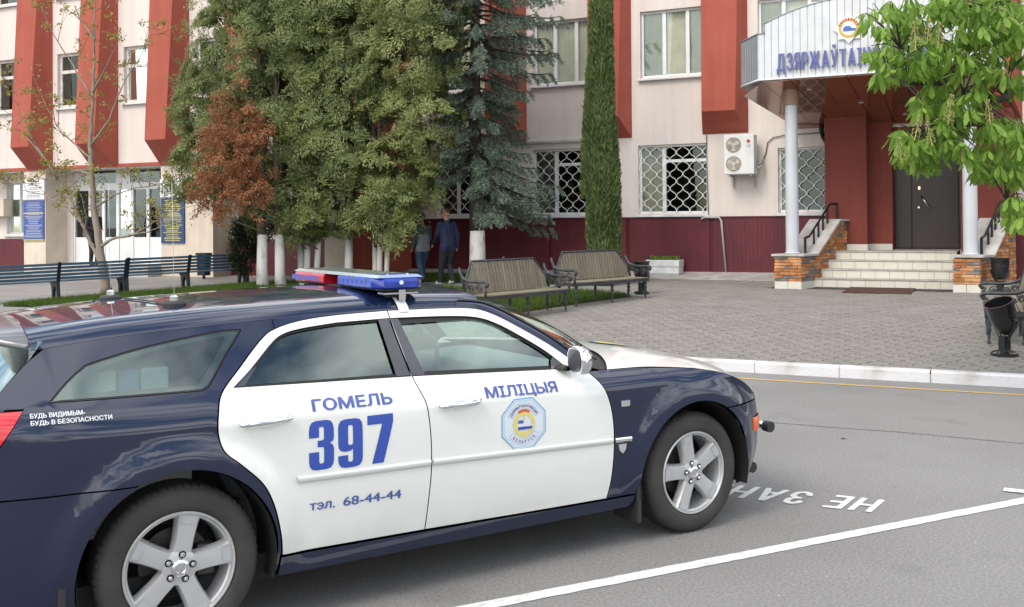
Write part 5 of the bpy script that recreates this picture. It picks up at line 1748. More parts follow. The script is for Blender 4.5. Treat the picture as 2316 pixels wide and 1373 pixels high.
# heavy condensed figures 3 9 7
def dig(P, x0, w, z0=.708, h=.232):
    return [(x0 + px * w, z0 + pz * h) for px, pz in P]
three = [(0, .66), (0, .80)] + [(.03, .90), (.12, .975), (.30, 1.0), (.70, 1.0), (.88, .975), (.97, .90), (1, .80), (1, .64), (.97, .57), (.84, .525), (.97, .475), (1, .40), (1, .19), (.97, .09), (.88, .025), (.70, 0), (.30, 0), (.12, .025), (.03, .09), (0, .19),
         (0, .37), (.40, .37), (.40, .17), (.43, .13), (.57, .13), (.60, .17), (.60, .42), (.57, .46), (.34, .465), (.34, .595), (.57, .60), (.60, .64), (.60, .83), (.57, .87), (.43, .87), (.40, .83), (.40, .66)]
nine = [(0, .82), (.03, .91), (.12, .975), (.30, 1.0), (.70, 1.0), (.88, .975), (.97, .91), (1, .82), (1, .18), (.97, .09), (.88, .025), (.70, 0), (.30, 0), (.12, .025), (.03, .09), (0, .16), (0, .26), (.40, .26), (.40, .16), (.43, .12), (.57, .12), (.60, .16), (.60, .385),
        (.52, .35), (.40, .335), (.25, .335), (.10, .36), (.02, .42), (0, .50)]
nine_h = [(.40, .50), (.43, .465), (.57, .465), (.60, .50), (.60, .83), (.57, .87), (.43, .87), (.40, .83)]
seven = [(0, .81), (0, 1), (1, 1), (1, .83), (.62, 0), (.17, 0), (.57, .81)]
decal_poly(dig(three, -2.462, .125), 'decal_blue', d_r, 'figure_three')
decal_poly(dig(nine, -2.315, .127, .700), 'decal_blue', d_r, 'figure_nine', holes=[dig(nine_h, -2.315, .127, .700)])
decal_poly(dig(seven, -2.162, .138, .700, .235), 'decal_blue', d_r, 'figure_seven')
# octagonal badge on the front door
bcx, bcz, bw_, bh_ = -1.252, .797, .141, .136
def octo(k):
    return [(bcx + bw_ * k * math.cos(R(22.5 + 45 * i)) / math.cos(R(22.5)), bcz + bh_ * k * math.sin(R(22.5 + 45 * i)) / math.cos(R(22.5))) for i in range(8)]
decal_poly(octo(1.0), 'decal_sky', d_f, 'door_badge', .0020, [octo(.95)])
decal_poly(octo(.955), 'decal_pale', d_f, 'badge_field', .0016)
decal_poly(octo(.90), 'decal_sky', d_f, 'badge_line', .0022, [octo(.885)])
def ring(r0, r1, a0, a1, n=20):
    return [(bcx + r1 * math.cos(R(a0 + (a1 - a0) * i / n)), bcz + r1 * math.sin(R(a0 + (a1 - a0) * i / n))) for i in range(n + 1)] + \
           [(bcx + r0 * math.cos(R(a1 + (a0 - a1) * i / n)), bcz + r0 * math.sin(R(a1 + (a0 - a1) * i / n))) for i in range(n + 1)]
for (a0, a1) in ((25, 155), (212, 328)):
    decal_poly(ring(.079, .112, a0, a1), 'decal_sky', d_f, 'badge_scroll', .0023)
    decal_poly(ring(.081, .110, a0 + 1.5, a1 - 1.5), 'decal_white', d_f, 'badge_scroll', .0027)
def ring_text(s, r, a0, a1, size, flip=False):
    for i, ch in enumerate(s):
        a = R(a0 + (a1 - a0) * (i + .5) / len(s))
        me = heavy_text(ch, size, 1.0, .0007)
        if not len(me.vertices): continue
        cxm = (min(v.co.x for v in me.vertices) + max(v.co.x for v in me.vertices)) / 2
        rot = a - math.pi / 2 if not flip else a + math.pi / 2
        for v in me.vertices:
            lx, ly = v.co.x - cxm, v.co.y
            px, pz = lx * math.cos(rot) - ly * math.sin(rot), lx * math.sin(rot) + ly * math.cos(rot)
            x = bcx + r * math.cos(a) + px; z = bcz + r * math.sin(a) + pz
            v.co = (x, -(float(W(x, z)) + .0032 + v.co.z * .3), z)
        finish(me, 'badge_letter', 'decal_navy', d_f)
ring_text('ДЗЯРЖАЎТАІНСПЕКЦЫЯ', .0885, 150, 30, .019)
ring_text('БЕЛАРУСЬ', .103, 222, 318, .021, True)
decal_poly(ring(.046, .070, 0, 359.9, 40), 'decal_gold', d_f, 'badge_wreath', .0034)
decal_poly(ring(.062, .077, 60, 120), 'decal_red', d_f, 'badge_ribbon', .0038)
decal_poly([(bcx - .006, bcz + .095), (bcx + .006, bcz + .095), (bcx + .004, bcz - .085), (bcx - .004, bcz - .085)], 'decal_gold', d_f, 'badge_sword', .0030)
decal_poly([(bcx - .045, bcz - .030), (bcx + .050, bcz - .030), (bcx + .055, bcz - .008), (bcx + .018, bcz - .002), (bcx + .004, bcz + .022), (bcx - .036, bcz + .024), (bcx - .046, bcz - .004)], 'decal_white', d_f, 'badge_car', .0042)
decal_poly([(bcx - .040, bcz - .030), (bcx + .050, bcz - .030), (bcx + .053, bcz - .016), (bcx - .040, bcz - .014)], 'decal_blue', d_f, 'badge_car', .0046)
decal_poly([(bcx - .040, bcz + .004), (bcx - .004, bcz + .002), (bcx - .004, bcz + .020), (bcx - .034, bcz + .020)], 'decal_navy', d_f, 'badge_car', .0046)

# ---- light bar
bar = MB(); bar.box(-1.93, -1.67, -.58, .58, 1.512, 1.5195)
LB = bar.build('light_bar', 'plastic_black', CAR, bevel=.008)
def lens(y0, y1, m, endround):
    rows = []
    for (sc_, z) in ((.96, 1.520), (1.0, 1.530), (1.0, 1.562), (.95, 1.578)):
        P_ = []
        hw = .15 * sc_
        ya, yb = y0, y1
        c_ = -1.80
        if endround < 0:
            pl = [(c_ + hw, yb), (c_ + hw, ya + .06), (c_ + hw - .05, ya + (1 - sc_) * .3), (c_ - hw + .05, ya + (1 - sc_) * .3), (c_ - hw, ya + .06), (c_ - hw, yb)]
        elif endround > 0:
            pl = [(c_ - hw, ya), (c_ - hw, yb - .06), (c_ - hw + .05, yb - (1 - sc_) * .3), (c_ + hw - .05, yb - (1 - sc_) * .3), (c_ + hw, yb - .06), (c_ + hw, ya)]
        else:
            pl = [(c_ + hw, yb), (c_ + hw, ya), (c_ - hw, ya), (c_ - hw, yb)]
        rows.append([(x, y, z) for x, y in pl])
    mb = MB(); n = len(rows[0])
    vs = [p for r_ in rows for p in r_]
    fs = [tuple(range(n)), tuple(range(3 * n, 4 * n))]
    for i in range(3):
        fs += [(i * n + j, i * n + (j + 1) % n, (i + 1) * n + (j + 1) % n, (i + 1) * n + j) for j in range(n)]
    mb.add(vs, fs)
    return mb.build('lens', m, LB, bevel=.004)
lens(-.60, -.10, 'bar_blue', -1); lens(.10, .60, 'bar_red', 1)
def lidp(y0, y1, m):
    mb = MB(); mb.hexa([(-1.94, y0, 1.5785), (-1.66, y0, 1.5785), (-1.66, y1, 1.5785), (-1.94, y1, 1.5785)], [(-1.915, y0 + (.02 if y0 < -.4 else 0), 1.594), (-1.685, y0 + (.02 if y0 < -.4 else 0), 1.594), (-1.685, y1 - (.02 if y1 > .4 else 0), 1.594), (-1.915, y1 - (.02 if y1 > .4 else 0), 1.594)])
    return mb.build('lid', m, LB, bevel=.004)
lidp(-.59, -.34, 'bar_lid_blue'); lidp(-.338, .59, 'bar_lid')
for (x, y) in ((-1.86, -.56), (-1.74, -.56)):
    mb = MB(); mb.lathe([(.008, 1.594), (.008, 1.600)], 8, (x, y, 0)); mb.build('screw', 'chrome', LB)
mb = MB()
for k in range(7):
    for s, y in ((-1, -.54 + k * .06), (1, .18 + k * .06)):
        mb.box(-1.951, -1.949, y, y + .045, 1.532, 1.560)
stuff(mb.build('reflector_row', 'bar_cell', LB))
mb = MB(); mb.lathe([(.012, -.603), (.012, -.600)], 12, (-1.80, 0, 1.553), 'y'); mb.build('end_bulb', 'emblem_white', LB)
for y in (-.50, .50):
    zr = roofz(-1.8, abs(y) / yE(-1.8))
    mb = MB(); mb.box(-1.86, -1.74, y - .05, y + .05, zr - .01, 1.522); mb.build('mount_foot', 'plastic_black', LB)
    s = math.copysign(1, y)
    mb = MB(); mb.box(-1.90, -1.70, min(y + s * .02, y + s * .10), max(y + s * .02, y + s * .10), 1.492, 1.500); mb.box(-1.82, -1.78, min(y + s * .06, y + s * .11), max(y + s * .06, y + s * .11), 1.46, 1.515); mb.build('mount_clip', 'chrome', LB)
    st_ = []
    for dx in (-.03, .03):
        r_ = []
        for v in np.linspace(.80, 1.0, 8):
            r_.append((-1.80 + dx, s * (v * yE(-1.8) + .004), roofz(-1.8, v) + .006))
        r_.append((-1.80 + dx, s * (float(W(-1.8, 1.400)) + .008), 1.400))
        st_.append(r_)
    loft('mount_strap', st_, 'emblem_white', LB, True, y < 0)
# aerials
for (x, y, h) in ((-2.93, -.38, .60), (-3.08, .32, .62)):
    zr = roofz(x, y / yE(x))
    mb = MB(); mb.lathe([(.058, zr - .012), (.058, zr + .010), (.045, zr + .022)], 18, (x, y, 0)); an = mb.build('aerial_base', 'plastic_black', CAR, smooth=True, angle=40)
    mb = MB(); mb.lathe([(.022, zr + .02), (.022, zr + .042), (.010, zr + .05)], 12, (x, y, 0)); mb.build('aerial_nut', 'chrome', an, smooth=True, angle=40)
    mb = MB(); mb.tube([(x, y, zr + .04), (x - .01, y, zr + h)], [.0016, .0008], 5); mb.build('aerial_whip', 'chrome', an)
mb = MB(); pth = []
for k in range(9):
    t = k / 8; x = -2.96 - .10 * t; y = -.38 + .5 * t; pth.append((x, y, roofz(x, y / yE(x)) + .006))
mb.tube(pth, .005, 5); mb.build('aerial_cable', 'cable_dark', CAR)

# ---- wheels
def wheel(cx, s, a0):
    root = bpy.data.objects.new('wheel', None); COL.objects.link(root); root.parent = CAR
    root.location = (cx, 0, WHZ); root.empty_display_size = .1
    Y = lambda v: s * v
    prof = [(.245, .895), (.252, .908), (.270, .915), (.300, .918), (.325, .914), (.343, .902), (.352, .888), (.356, .868), (.358, .84), (.358, .74), (.356, .715), (.345, .695), (.30, .685), (.245, .70)]
    mb = MB(); mb.lathe([(r, Y(h)) for r, h in prof], 72, (0, 0, 0), 'y', closed=True); ty = mb.build('tyre', 'tyre_rubber', root, smooth=True, angle=50)
    # tread blocks on the shoulder
    mb = MB()
    for k in range(64):
        a = 2 * math.pi * k / 64; da = math.pi / 64 * .72
        for (r0, r1, y0, y1) in ((.3435, .3575, .9035, .872),):
            v = []
            for aa in (a - da, a + da):
                for (r, y) in ((r0, y0), (.3535, .891), (r1 + .0025, y1), (r1 + .0025, .80)):
                    v.append((r * math.cos(aa), Y(y), r * math.sin(aa)))
            mb.add(v, [(0, 1, 5, 4), (1, 2, 6, 5), (2, 3, 7, 6)])
    mb.build('tread', 'tyre_rubber', root)
    prof = [(.247, .906), (.243, .911), (.236, .910), (.231, .900), (.228, .878), (.222, .84), (.218, .74), (.21, .74), (.214, .85), (.222, .89)]
    mb = MB(); mb.lathe([(r, Y(h)) for r, h in prof], 64, (0, 0, 0), 'y', closed=True); rim = mb.build('rim', 'alloy', root, smooth=True, angle=40)
    mb = MB(); mb.lathe([(.155, Y(.80)), (.155, Y(.785)), (.06, Y(.785))], 40, (0, 0, 0), 'y'); mb.build('brake_disc', 'brake_iron', rim, smooth=True, angle=40)
    mb = MB(); mb.lathe([(.222, Y(.76)), (.05, Y(.76))], 40, (0, 0, 0), 'y'); mb.build('wheel_back', 'gap_black', rim)
    mb = MB(); mb.box(.09, .17, min(Y(.77), Y(.845)), max(Y(.77), Y(.845)), -.07, .07); mb.build('brake_caliper', 'brake_iron', rim, bevel=.01)
    for k in range(5):
        a = R(a0 + 72 * k)
        M_ = Matrix.Rotation(-a, 4, 'Y')
        mb = MB(M_)
        sec = [(.030, .048, .893), (.075, .042, .897), (.12, .042, .898), (.17, .045, .899), (.205, .049, .900), (.232, .053, .902)]
        rows = []
        for (r, hw, y) in sec:
            rows.append([(r, Y(y - .045), -hw * 1.12), (r, Y(y - .012), -hw * 1.02), (r, Y(y), -hw * .86), (r, Y(y + .003), 0), (r, Y(y), hw * .86), (r, Y(y - .012), hw * 1.02), (r, Y(y - .045), hw * 1.12)])
        vs = [p for r_ in rows for p in r_]; fs = []
        for i in range(len(rows) - 1):
            for j in range(6):
                fs.append((i * 7 + j, i * 7 + j + 1, (i + 1) * 7 + j + 1, (i + 1) * 7 + j))
        mb.add(vs, fs); sp_ = mb.build('spoke', 'alloy', rim, smooth=True, angle=45)
        mb = MB(M_); q = [(.190, Y(.9045), -.031), (.224, Y(.9060), -.034), (.224, Y(.9060), .034), (.190, Y(.9045), .031)]
        mb.add(q, [(0, 1, 2, 3)]); mb.build('spoke_pocket', 'alloy_pocket', rim)
        an = a + R(36)
        px, pz = .057 * math.cos(a), .057 * math.sin(a)
        mb = MB(); mb.lathe([(.0165, Y(.8985)), (.0165, Y(.9005))], 14, (px, 0, pz), 'y'); mb.build('lug_seat', 'gap_black', rim)
        mb = MB(); mb.lathe([(.0105, Y(.895)), (.0105, Y(.908)), (.006, Y(.914))], 10, (px, 0, pz), 'y'); mb.build('lug_nut', 'chrome', rim, smooth=True, angle=50)
    mb = MB(); mb.lathe([(.078, Y(.86)), (.078, Y(.893)), (.070, Y(.8975)), (.02, Y(.8985))], 40, (0, 0, 0), 'y'); mb.build('hub', 'alloy', rim, smooth=True, angle=45)
    mb = MB(); mb.lathe([(.040, Y(.895)), (.038, Y(.910)), (.030, Y(.915)), (.022, Y(.9155)), (.020, Y(.913))], 28, (0, 0, 0), 'y'); mb.build('hub_cap', 'chrome', rim, smooth=True, angle=50)
    return root
for cx, an in ((0.0, 103), (RAX, 79)):
    for s in (-1, 1):
        wheel(cx, s, an)

# ================================================================== TREES
mat('bark_brown', (0.085, 0.062, 0.048), 0.9, col2=(0.15, 0.115, 0.09), vscale=7, thr=(0.3, 0.7), bump=0.8, bscale=22, stretch=(1, 1, .25))
mat('bark_dark', (0.030, 0.024, 0.021), 0.95, col2=(0.06, 0.05, 0.042), vscale=9, thr=(0.3, 0.7), bump=0.9, bscale=24, stretch=(1, 1, .3))
mat('bark_pale', (0.19, 0.155, 0.125), 0.9, col2=(0.27, 0.23, 0.185), vscale=6, thr=(0.3, 0.7), bump=0.5, bscale=30, stretch=(1, 1, .3))
mat('twig', (0.11, 0.085, 0.07), 0.9, var=0.2, vscale=8)
mat('whitewash', (0.56, 0.55, 0.53), 0.9, col2=(0.25, 0.22, 0.19), vscale=6, thr=(0.52, 0.78), bump=0.6, bscale=30, detail=9, stretch=(1, 1, .4))
leaf_mat('thuja_leaf', (0.140, 0.185, 0.068), (0.385, 0.435, 0.19), 0.5, 1.1)
leaf_mat('thuja_leaf_bright', (0.160, 0.205, 0.072), (0.42, 0.46, 0.19), 0.5, 1.1)
leaf_mat('thuja_dead', (0.25, 0.105, 0.048), (0.50, 0.245, 0.125), 0.4, 2.0)
leaf_mat('spruce_needle', (0.078, 0.122, 0.086), (0.22, 0.290, 0.222), 0.3, 1.6)
leaf_mat('juniper_leaf', (0.070, 0.110, 0.036), (0.20, 0.265, 0.095), 0.35, 1.8)
leaf_mat('yew_leaf', (0.014, 0.022, 0.010), (0.035, 0.048, 0.018), 0.15, 2.0)
leaf_mat('young_leaf', (0.22, 0.19, 0.045), (0.36, 0.33, 0.085), 0.4, 3.0)
leaf_mat('chestnut_leaf', (0.13, 0.24, 0.032), (0.30, 0.46, 0.09), 0.5, 3.0, 0.4)
leaf_mat('candle_bud', (0.30, 0.30, 0.09), (0.50, 0.46, 0.20), 0.3, 9.0)

def unit(A): return A / (np.linalg.norm(A, axis=-1, keepdims=True) + 1e-9)
def blades(P, Dr, L, Wd, bend=0.2, face=None):
    """diamond leaves: base points P, directions Dr, lengths L, widths Wd -> vertices, quads"""
    n = len(P)
    r = RNG.normal(size=(n, 3)) if face is None else face + .22 * RNG.normal(size=(n, 3))
    S = unit(np.cross(Dr, r))
    Nn = np.cross(S, Dr)
    L = L[:, None]; Wd = Wd[:, None]
    mid = P + Dr * L * .45 + Nn * L * bend * .3
    V = np.stack([P, mid - S * Wd * .5, P + Dr * L, mid + S * Wd * .5], 1).reshape(-1, 3)
    return V, np.arange(4 * n).reshape(-1, 4)
def leaf_part(name, P, Dr, L, Wd, m, parent, bend=.2, face=None):
    V, F = blades(P, Dr, L, Wd, bend, face)
    return raw(name, V, F, m, parent)
def loc_to_world(A):
    """(n,3) building-front coordinates with true z to world"""
    cs, sn = math.cos(FY), math.sin(FY)
    return np.stack([sn * (FD + A[:, 1]) + cs * A[:, 0], cs * (FD + A[:, 1]) - sn * A[:, 0], A[:, 2]], 1)

# every tree's root stands at its foot; parts are in the root's own frame, turned like the building
def tree_root(name, label, x, y, group=None):
    p = place(x, y)
    return thing(name, label, 'tree', tuple(p), BROT, group)

def trunk_mesh(path, radii, name, m, parent, n=10, wob=.015):
    mb = MB(); P = []
    for i, p in enumerate(path):
        P.append((p[0] + random.uniform(-wob, wob), p[1] + random.uniform(-wob, wob), p[2]))
    mb.tube(P, radii, n); return mb.build(name, m, parent, smooth=True)

def clumps(blobs, n, shell=.35):
    """clump centres scattered mostly near the surface of a set of ellipsoids; returns centres and outward directions"""
    vol = np.array([b[3] * b[4] * b[5] for b in blobs]) ** (2 / 3); k = RNG.choice(len(blobs), n, p=vol / vol.sum())
    Bc = np.array([b[:3] for b in blobs])[k]; Br = np.array([b[3:6] for b in blobs])[k]
    d = unit(RNG.normal(size=(n, 3)))
    r = 1 - shell * RNG.random(n) ** 1.6
    r *= 1 + .10 * RNG.normal(size=n)
    return Bc + d * Br * r[:, None], unit(d / Br)

def thuja(name, label, x, y, trunks, blobs, n_cl, per, dead=None, m='thuja_leaf', white=1.30, rad=.10):
    """blobs relative to the foot: (dx, dy, z, rx, ry, rz)"""
    t = tree_root(name, label, x, y, 'thuja trees in front of the wing')
    for (dx, dy, lean, rb) in trunks:
        pth = [(dx, dy, -.1), (dx + lean * .3, dy, .5), (dx + lean * .7, dy + .02, white)]
        trunk_mesh(pth, [rb * 1.25, rb * 1.0, rb * .92], 'whitewashed_trunk', 'whitewash', t, 12, .012)
        up = [(dx + lean * .7, dy + .02, white - .01), (dx + lean, dy, 2.4), (dx + lean * 1.2, dy, 4.0), (dx + lean * 1.3, dy, 6.8)]
        trunk_mesh(up, [rb * .93, rb * .8, rb * .6, rb * .2], 'trunk', 'bark_brown', t, 10)
    C, O = clumps(blobs, n_cl)
    zmin = min(b[2] - b[5] for b in blobs)
    C[:, 2] = np.maximum(C[:, 2] - .14, zmin - .08)
    wx_ = C[:, 0] + x; hole = np.sin(2.3 * wx_ + 1.1 * C[:, 2] + .7) * np.sin(1.9 * C[:, 2] - .8 * wx_ + 2.0) + .35 * np.sin(5.1 * wx_ + 3.3 * C[:, 2])
    keep = hole > -.85                       # leave hollows where the inside shows
    C, O = C[keep], O[keep]; n_cl = len(C)
    k = np.repeat(np.arange(n_cl), per); N = len(k)
    rr = RNG.uniform(.13, .40, n_cl)[k]
    # sprays: flat fans of scale-leaved twigs, each fan lying across the crown's surface
    Nn = unit(O + np.array([0, 0, .30]) + .38 * RNG.normal(size=(n_cl, 3)))
    fan = np.array([0, 0, .55]) + .7 * RNG.normal(size=(n_cl, 3)) + O * .35
    fan = unit(fan - Nn * (fan * Nn).sum(1)[:, None]); side = np.cross(Nn, fan)
    u = RNG.random(N); v = np.clip(RNG.normal(size=N) * .45, -1.1, 1.1)
    P = C[k] + fan[k] * (rr * (u - .35) * 1.5)[:, None] + side[k] * (rr * v * (.45 + .8 * u))[:, None] + Nn[k] * (RNG.normal(size=N) * .03 - .10 * (u - .5) ** 2)[:, None]
    Dr = unit(fan[k] * .85 + side[k] * (v * 1.2)[:, None] + RNG.normal(size=(N, 3)) * .28 + np.array([0, 0, -.10]))
    L = RNG.uniform(.045, .10, N); Wd = L * RNG.uniform(.28, .44, N)
    leaf_part('crown', P, Dr, L, Wd, m, t, .3, Nn[k])
    # branches seen in the gaps
    mb = MB()
    for i in range(60):
        c = C[RNG.integers(n_cl)]; z0 = max(.9, c[2] - RNG.uniform(.3, 1.0))
        j = trunks[int(RNG.integers(len(trunks)))]
        mb.tube([(j[0] + j[2], j[1], z0), ((j[0] + c[0]) / 2, (j[1] + c[1]) / 2, (z0 + c[2]) / 2 - .05), tuple(c)], [.022, .014, .006], 5, False)
    stuff(mb.build('branches', 'bark_brown', t, smooth=True))
    if dead:
        nd, bl = dead
        C, O = clumps(bl, nd, .5); per2 = 85
        k = np.repeat(np.arange(nd), per2); N = len(k); rr = RNG.uniform(.12, .26, nd)[k]
        fan = unit(O * .6 + np.array([0, 0, -.1]) + .5 * RNG.normal(size=(nd, 3)))
        P = C[k] + fan[k] * (rr * (RNG.random(N) - .3) * 1.6)[:, None] + RNG.normal(size=(N, 3)) * .055
        Dr = unit(fan[k] + RNG.normal(size=(N, 3)) * .55 + np.array([0, 0, -.3]))
        L = RNG.uniform(.045, .10, N); Wd = L * RNG.uniform(.22, .38, N)
        dp = leaf_part('dead_branches', P, Dr, L, Wd, 'thuja_dead', t, .3)
        dp['label'] = 'rust-brown dead foliage on the left tree'
    return t

thuja('thuja_tree', 'leftmost thuja with twin whitewashed trunks and rust-brown dead foliage', -16.1, -5.6,
      [(-.17, -.1, -.05, .13), (.26, .05, -.10, .12)],
      [(-1.9, .2, 3.2, 1.35, 1.0, 1.0), (-1.7, .2, 4.6, 1.35, 1.1, 1.2), (-1.0, .1, 6.0, 1.5, 1.2, 1.6), (-.2, .2, 4.2, 1.2, .9, 1.7), (-.5, .1, 7.8, 1.2, 1.1, 1.5), (-.2, .5, 2.35, 1.0, .7, 1.0), (.2, .2, 6.4, 1.0, .9, 1.3)],
      900, 230, dead=(215, [(-.55, -.95, 3.1, .75, .45, 1.0), (-.9, -.95, 2.4, .7, .4, .75), (-.35, -.9, 4.2, .45, .35, .75), (.1, -.85, 2.5, .55, .35, .8), (-.2, -.8, 5.1, .15, .2, .4), (.25, -.8, 3.5, .4, .3, .5)]))
thuja('thuja_tree', 'thuja with three thin whitewashed stems next to the twin-trunk tree', -15.6, -4.9, [(-.12, 0, -.05, .085), (.07, -.06, .04, .08), (.28, .05, .1, .075)],
      [(.0, -.1, 2.05, .8, .8, .85), (.1, -.2, 3.4, .95, .8, 1.1), (.1, 0, 4.8, 1.05, .9, 1.3), (.2, .1, 6.4, 1.1, 1.0, 1.5), (.1, .1, 7.8, .9, .9, 1.3)], 520, 230, m='thuja_leaf_bright')
thuja('thuja_tree', 'thuja on a single slim pale stem in the middle of the clump', -14.7, -4.4, [(0, 0, .02, .10)],
      [(.0, -.2, 2.1, .75, .7, .8), (.0, -.2, 3.5, .95, .9, 1.0), (.1, 0, 5.0, 1.15, 1.0, 1.3), (.2, 0, 6.6, 1.2, 1.1, 1.5), (.2, 0, 8.2, 1.0, 1.0, 1.4)], 520, 230)
thuja('thuja_tree', 'rightmost thuja with a clump of white stems beside the walking pair', -13.9, -4.2, [(-.12, 0, -.03, .07), (.02, -.05, .02, .065), (.14, .06, .06, .06)],
      [(.1, -.2, 2.15, .95, .8, .75), (.6, -.1, 3.0, 1.1, .9, .95), (.9, 0, 4.2, 1.25, .95, 1.1), (.7, 0, 5.6, 1.45, 1.1, 1.3), (.8, 0, 7.0, 1.5, 1.2, 1.4), (.5, 0, 8.4, 1.1, 1.0, 1.2), (1.0, -.1, 2.6, .75, .6, .6), (.72, -.45, 1.75, .38, .3, .42), (.92, -.6, 1.50, .30, .25, .36)], 820, 230, m='thuja_leaf_bright')

# dark clipped yew at the end of the blue bench
def dark_shrub():
    t = tree_root('yew_shrub', 'dark low shrub on a short stem beside the end of the blue bench', -17.25, -5.15); t['category'] = 'shrub'
    trunk_mesh([(0, 0, -.05), (.02, 0, .3), (-.02, 0, .6)], [.07, .055, .05], 'trunk', 'bark_dark', t)
    C, O = clumps([(0, 0, .75, .30, .30, .5), (.02, 0, 1.15, .36, .34, .5), (.1, 0, 1.5, .25, .25, .35)], 130, .4)
    k = np.repeat(np.arange(130), 60); N = len(k)
    P = C[k] + RNG.normal(size=(N, 3)) * .07; Dr = unit(O[k] + np.array([0, 0, .5]) + RNG.normal(size=(N, 3)) * .6)
    L = RNG.uniform(.05, .10, N); leaf_part('crown', P, Dr, L, L * .35, 'yew_leaf', t)
dark_shrub()

# blue spruce
def spruce():
    t = tree_root('spruce_tree', 'blue-green spruce with drooping branches and a whitewashed trunk foot', -11.72, -3.2)
    trunk_mesh([(0, 0, -.1), (.0, 0, .6), (-.02, 0, 1.30)], [.23, .20, .185], 'whitewashed_trunk', 'whitewash', t, 14)
    trunk_mesh([(-.02, 0, 1.29), (-.05, 0, 2.4), (-.06, 0, 4), (-.02, 0, 6.5), (0, 0, 9.5), (0, 0, 11)], [.186, .17, .15, .11, .06, .02], 'trunk', 'bark_dark', t, 12)
    Ps, Ds, Ls = [], [], []
    mb = MB()
    rr = random.Random(21)
    z = 1.9
    specs = []
    while z < 10.8:
        nbr = rr.choice([5, 6, 7])
        a0 = rr.uniform(0, 6.28)
        for k in range(nbr):
            a = a0 + 2 * math.pi * k / nbr + rr.uniform(-.25, .25)
            # reach depends on height and side: broad skirt to the right, broad top
            right = max(0, math.cos(a))
            reach = (1.35 if z < 3.4 else 1.25 if z < 5.2 else 1.75 if z < 8 else 1.2 * max(.1, (11 - z) / 3)) + right * (.75 if z < 3 else .1 if z < 5 else .55 if z < 7.6 else .1)
            if z < 2.6 and math.cos(a) < .35: continue     # lower left is bare
            specs.append((z + rr.uniform(-.12, .12), a, .9 * reach * rr.uniform(.8, 1.1)))
        z += rr.uniform(.26, .36)
    specs += [(2.9, -.35, 1.75), (2.75, .1, 1.85), (2.6, -.7, 1.6), (2.5, .3, 1.65), (2.35, -.2, 1.7), (2.6, -1.2, 1.3), (2.9, -1.0, 1.6)]
    for (z, a, reach) in specs:
        dx, dy = math.cos(a), math.sin(a)
        droop = .42 if z < 5 else .25
        pts = []
        for i in range(9):
            s = i / 8
            pts.append(Vector((dx * reach * s, dy * reach * s, z - droop * reach * math.sin(s * math.pi * .62) * s + .12 * s * s * reach)))
        mb.tube([tuple(p) for p in pts], [.035 - .003 * i for i in range(9)], 5, False)
        for i in range(2, 9):
            p = pts[i]; s = i / 8
            tl = .55 * reach * (1 - .55 * s) * .55
            for sd in (-1, 1, 0, 0):
                ang = rr.uniform(.5, 1.0) * sd
                ca, sa = math.cos(ang), math.sin(ang)
                td = Vector((dx * ca - dy * sa, dx * sa + dy * ca, -.35 - .5 * rr.random() if sd else -.8)).normalized()
                ln = tl * rr.uniform(.6, 1.1) if sd else tl * .5 + .08
                nn = max(6, int(ln / .016))
                tt = np.linspace(0.05, 1, nn)
                base = np.array(p)[None, :] + np.array(td)[None, :] * (tt * ln)[:, None] + np.stack([0 * tt, 0 * tt, -.10 * tt * tt], 1)
                for rep in range(3):
                    Ps.append(base + RNG.normal(size=base.shape) * .014)
                    d = np.array(td)[None, :] * .75 + RNG.normal(size=base.shape) * .62 + np.array([0, 0, .12])
                    Ds.append(unit(d)); Ls.append(RNG.uniform(.05, .095, nn))
    stuff(mb.build('branches', 'bark_dark', t, smooth=True))
    P = np.concatenate(Ps); Dr = np.concatenate(Ds); L = np.concatenate(Ls)
    leaf_part('crown', P, Dr, L, L * .26, 'spruce_needle', t, .1)
spruce()

# columnar juniper
def juniper():
    t = tree_root('juniper_tree', 'tall narrow columnar juniper behind the right-hand slatted bench', -8.6, -3.0)
    trunk_mesh([(0, 0, -.1), (0, 0, 1), (.03, 0, 4), (.05, 0, 7.5)], [.09, .08, .05, .02], 'trunk', 'bark_brown', t)
    n = 34000
    zz = RNG.uniform(.05, 8.2, n) ** 1.0
    def rad(z): return np.interp(z, [0, .3, 1.5, 2.6, 3.6, 5.0, 6.5, 7.6, 8.3], [.25, .36, .40, .385, .33, .285, .26, .20, .04])
    th = RNG.uniform(0, 2 * np.pi, n)
    # upright plumes make ridges and dark furrows
    ridge = .82 + .18 * np.abs(np.sin(2.5 * th + 1.7 * np.sin(zz * .9)))
    r = rad(zz) * ridge * (1 - .28 * RNG.random(n) ** 2)
    cx = .07 + .02 * np.sin(zz)
    P = np.stack([cx + r * np.cos(th), r * np.sin(th), zz], 1)
    Dr = unit(np.stack([.28 * np.cos(th), .28 * np.sin(th), np.ones(n)], 1) + RNG.normal(size=(n, 3)) * .22)
    # second leader on the left
    n2 = 9000
    z2 = RNG.uniform(2.0, 5.25, n2); th2 = RNG.uniform(0, 2 * np.pi, n2)
    r2 = np.interp(z2, [2, 3, 4, 4.9, 5.25], [.2, .19, .15, .10, .02]) * (1 - .25 * RNG.random(n2) ** 2)
    c2 = np.interp(z2, [2, 5.2], [-.20, -.13])
    P2 = np.stack([c2 + r2 * np.cos(th2), r2 * np.sin(th2) - .12, z2], 1)
    D2 = unit(np.stack([.25 * np.cos(th2), .25 * np.sin(th2), np.ones(n2)], 1) + RNG.normal(size=(n2, 3)) * .22)
    P = np.concatenate([P, P2]); Dr = np.concatenate([Dr, D2])
    L = RNG.uniform(.07, .16, len(P))
    leaf_part('crown', P, Dr, L, L * .25, 'juniper_leaf', t, .15)
juniper()

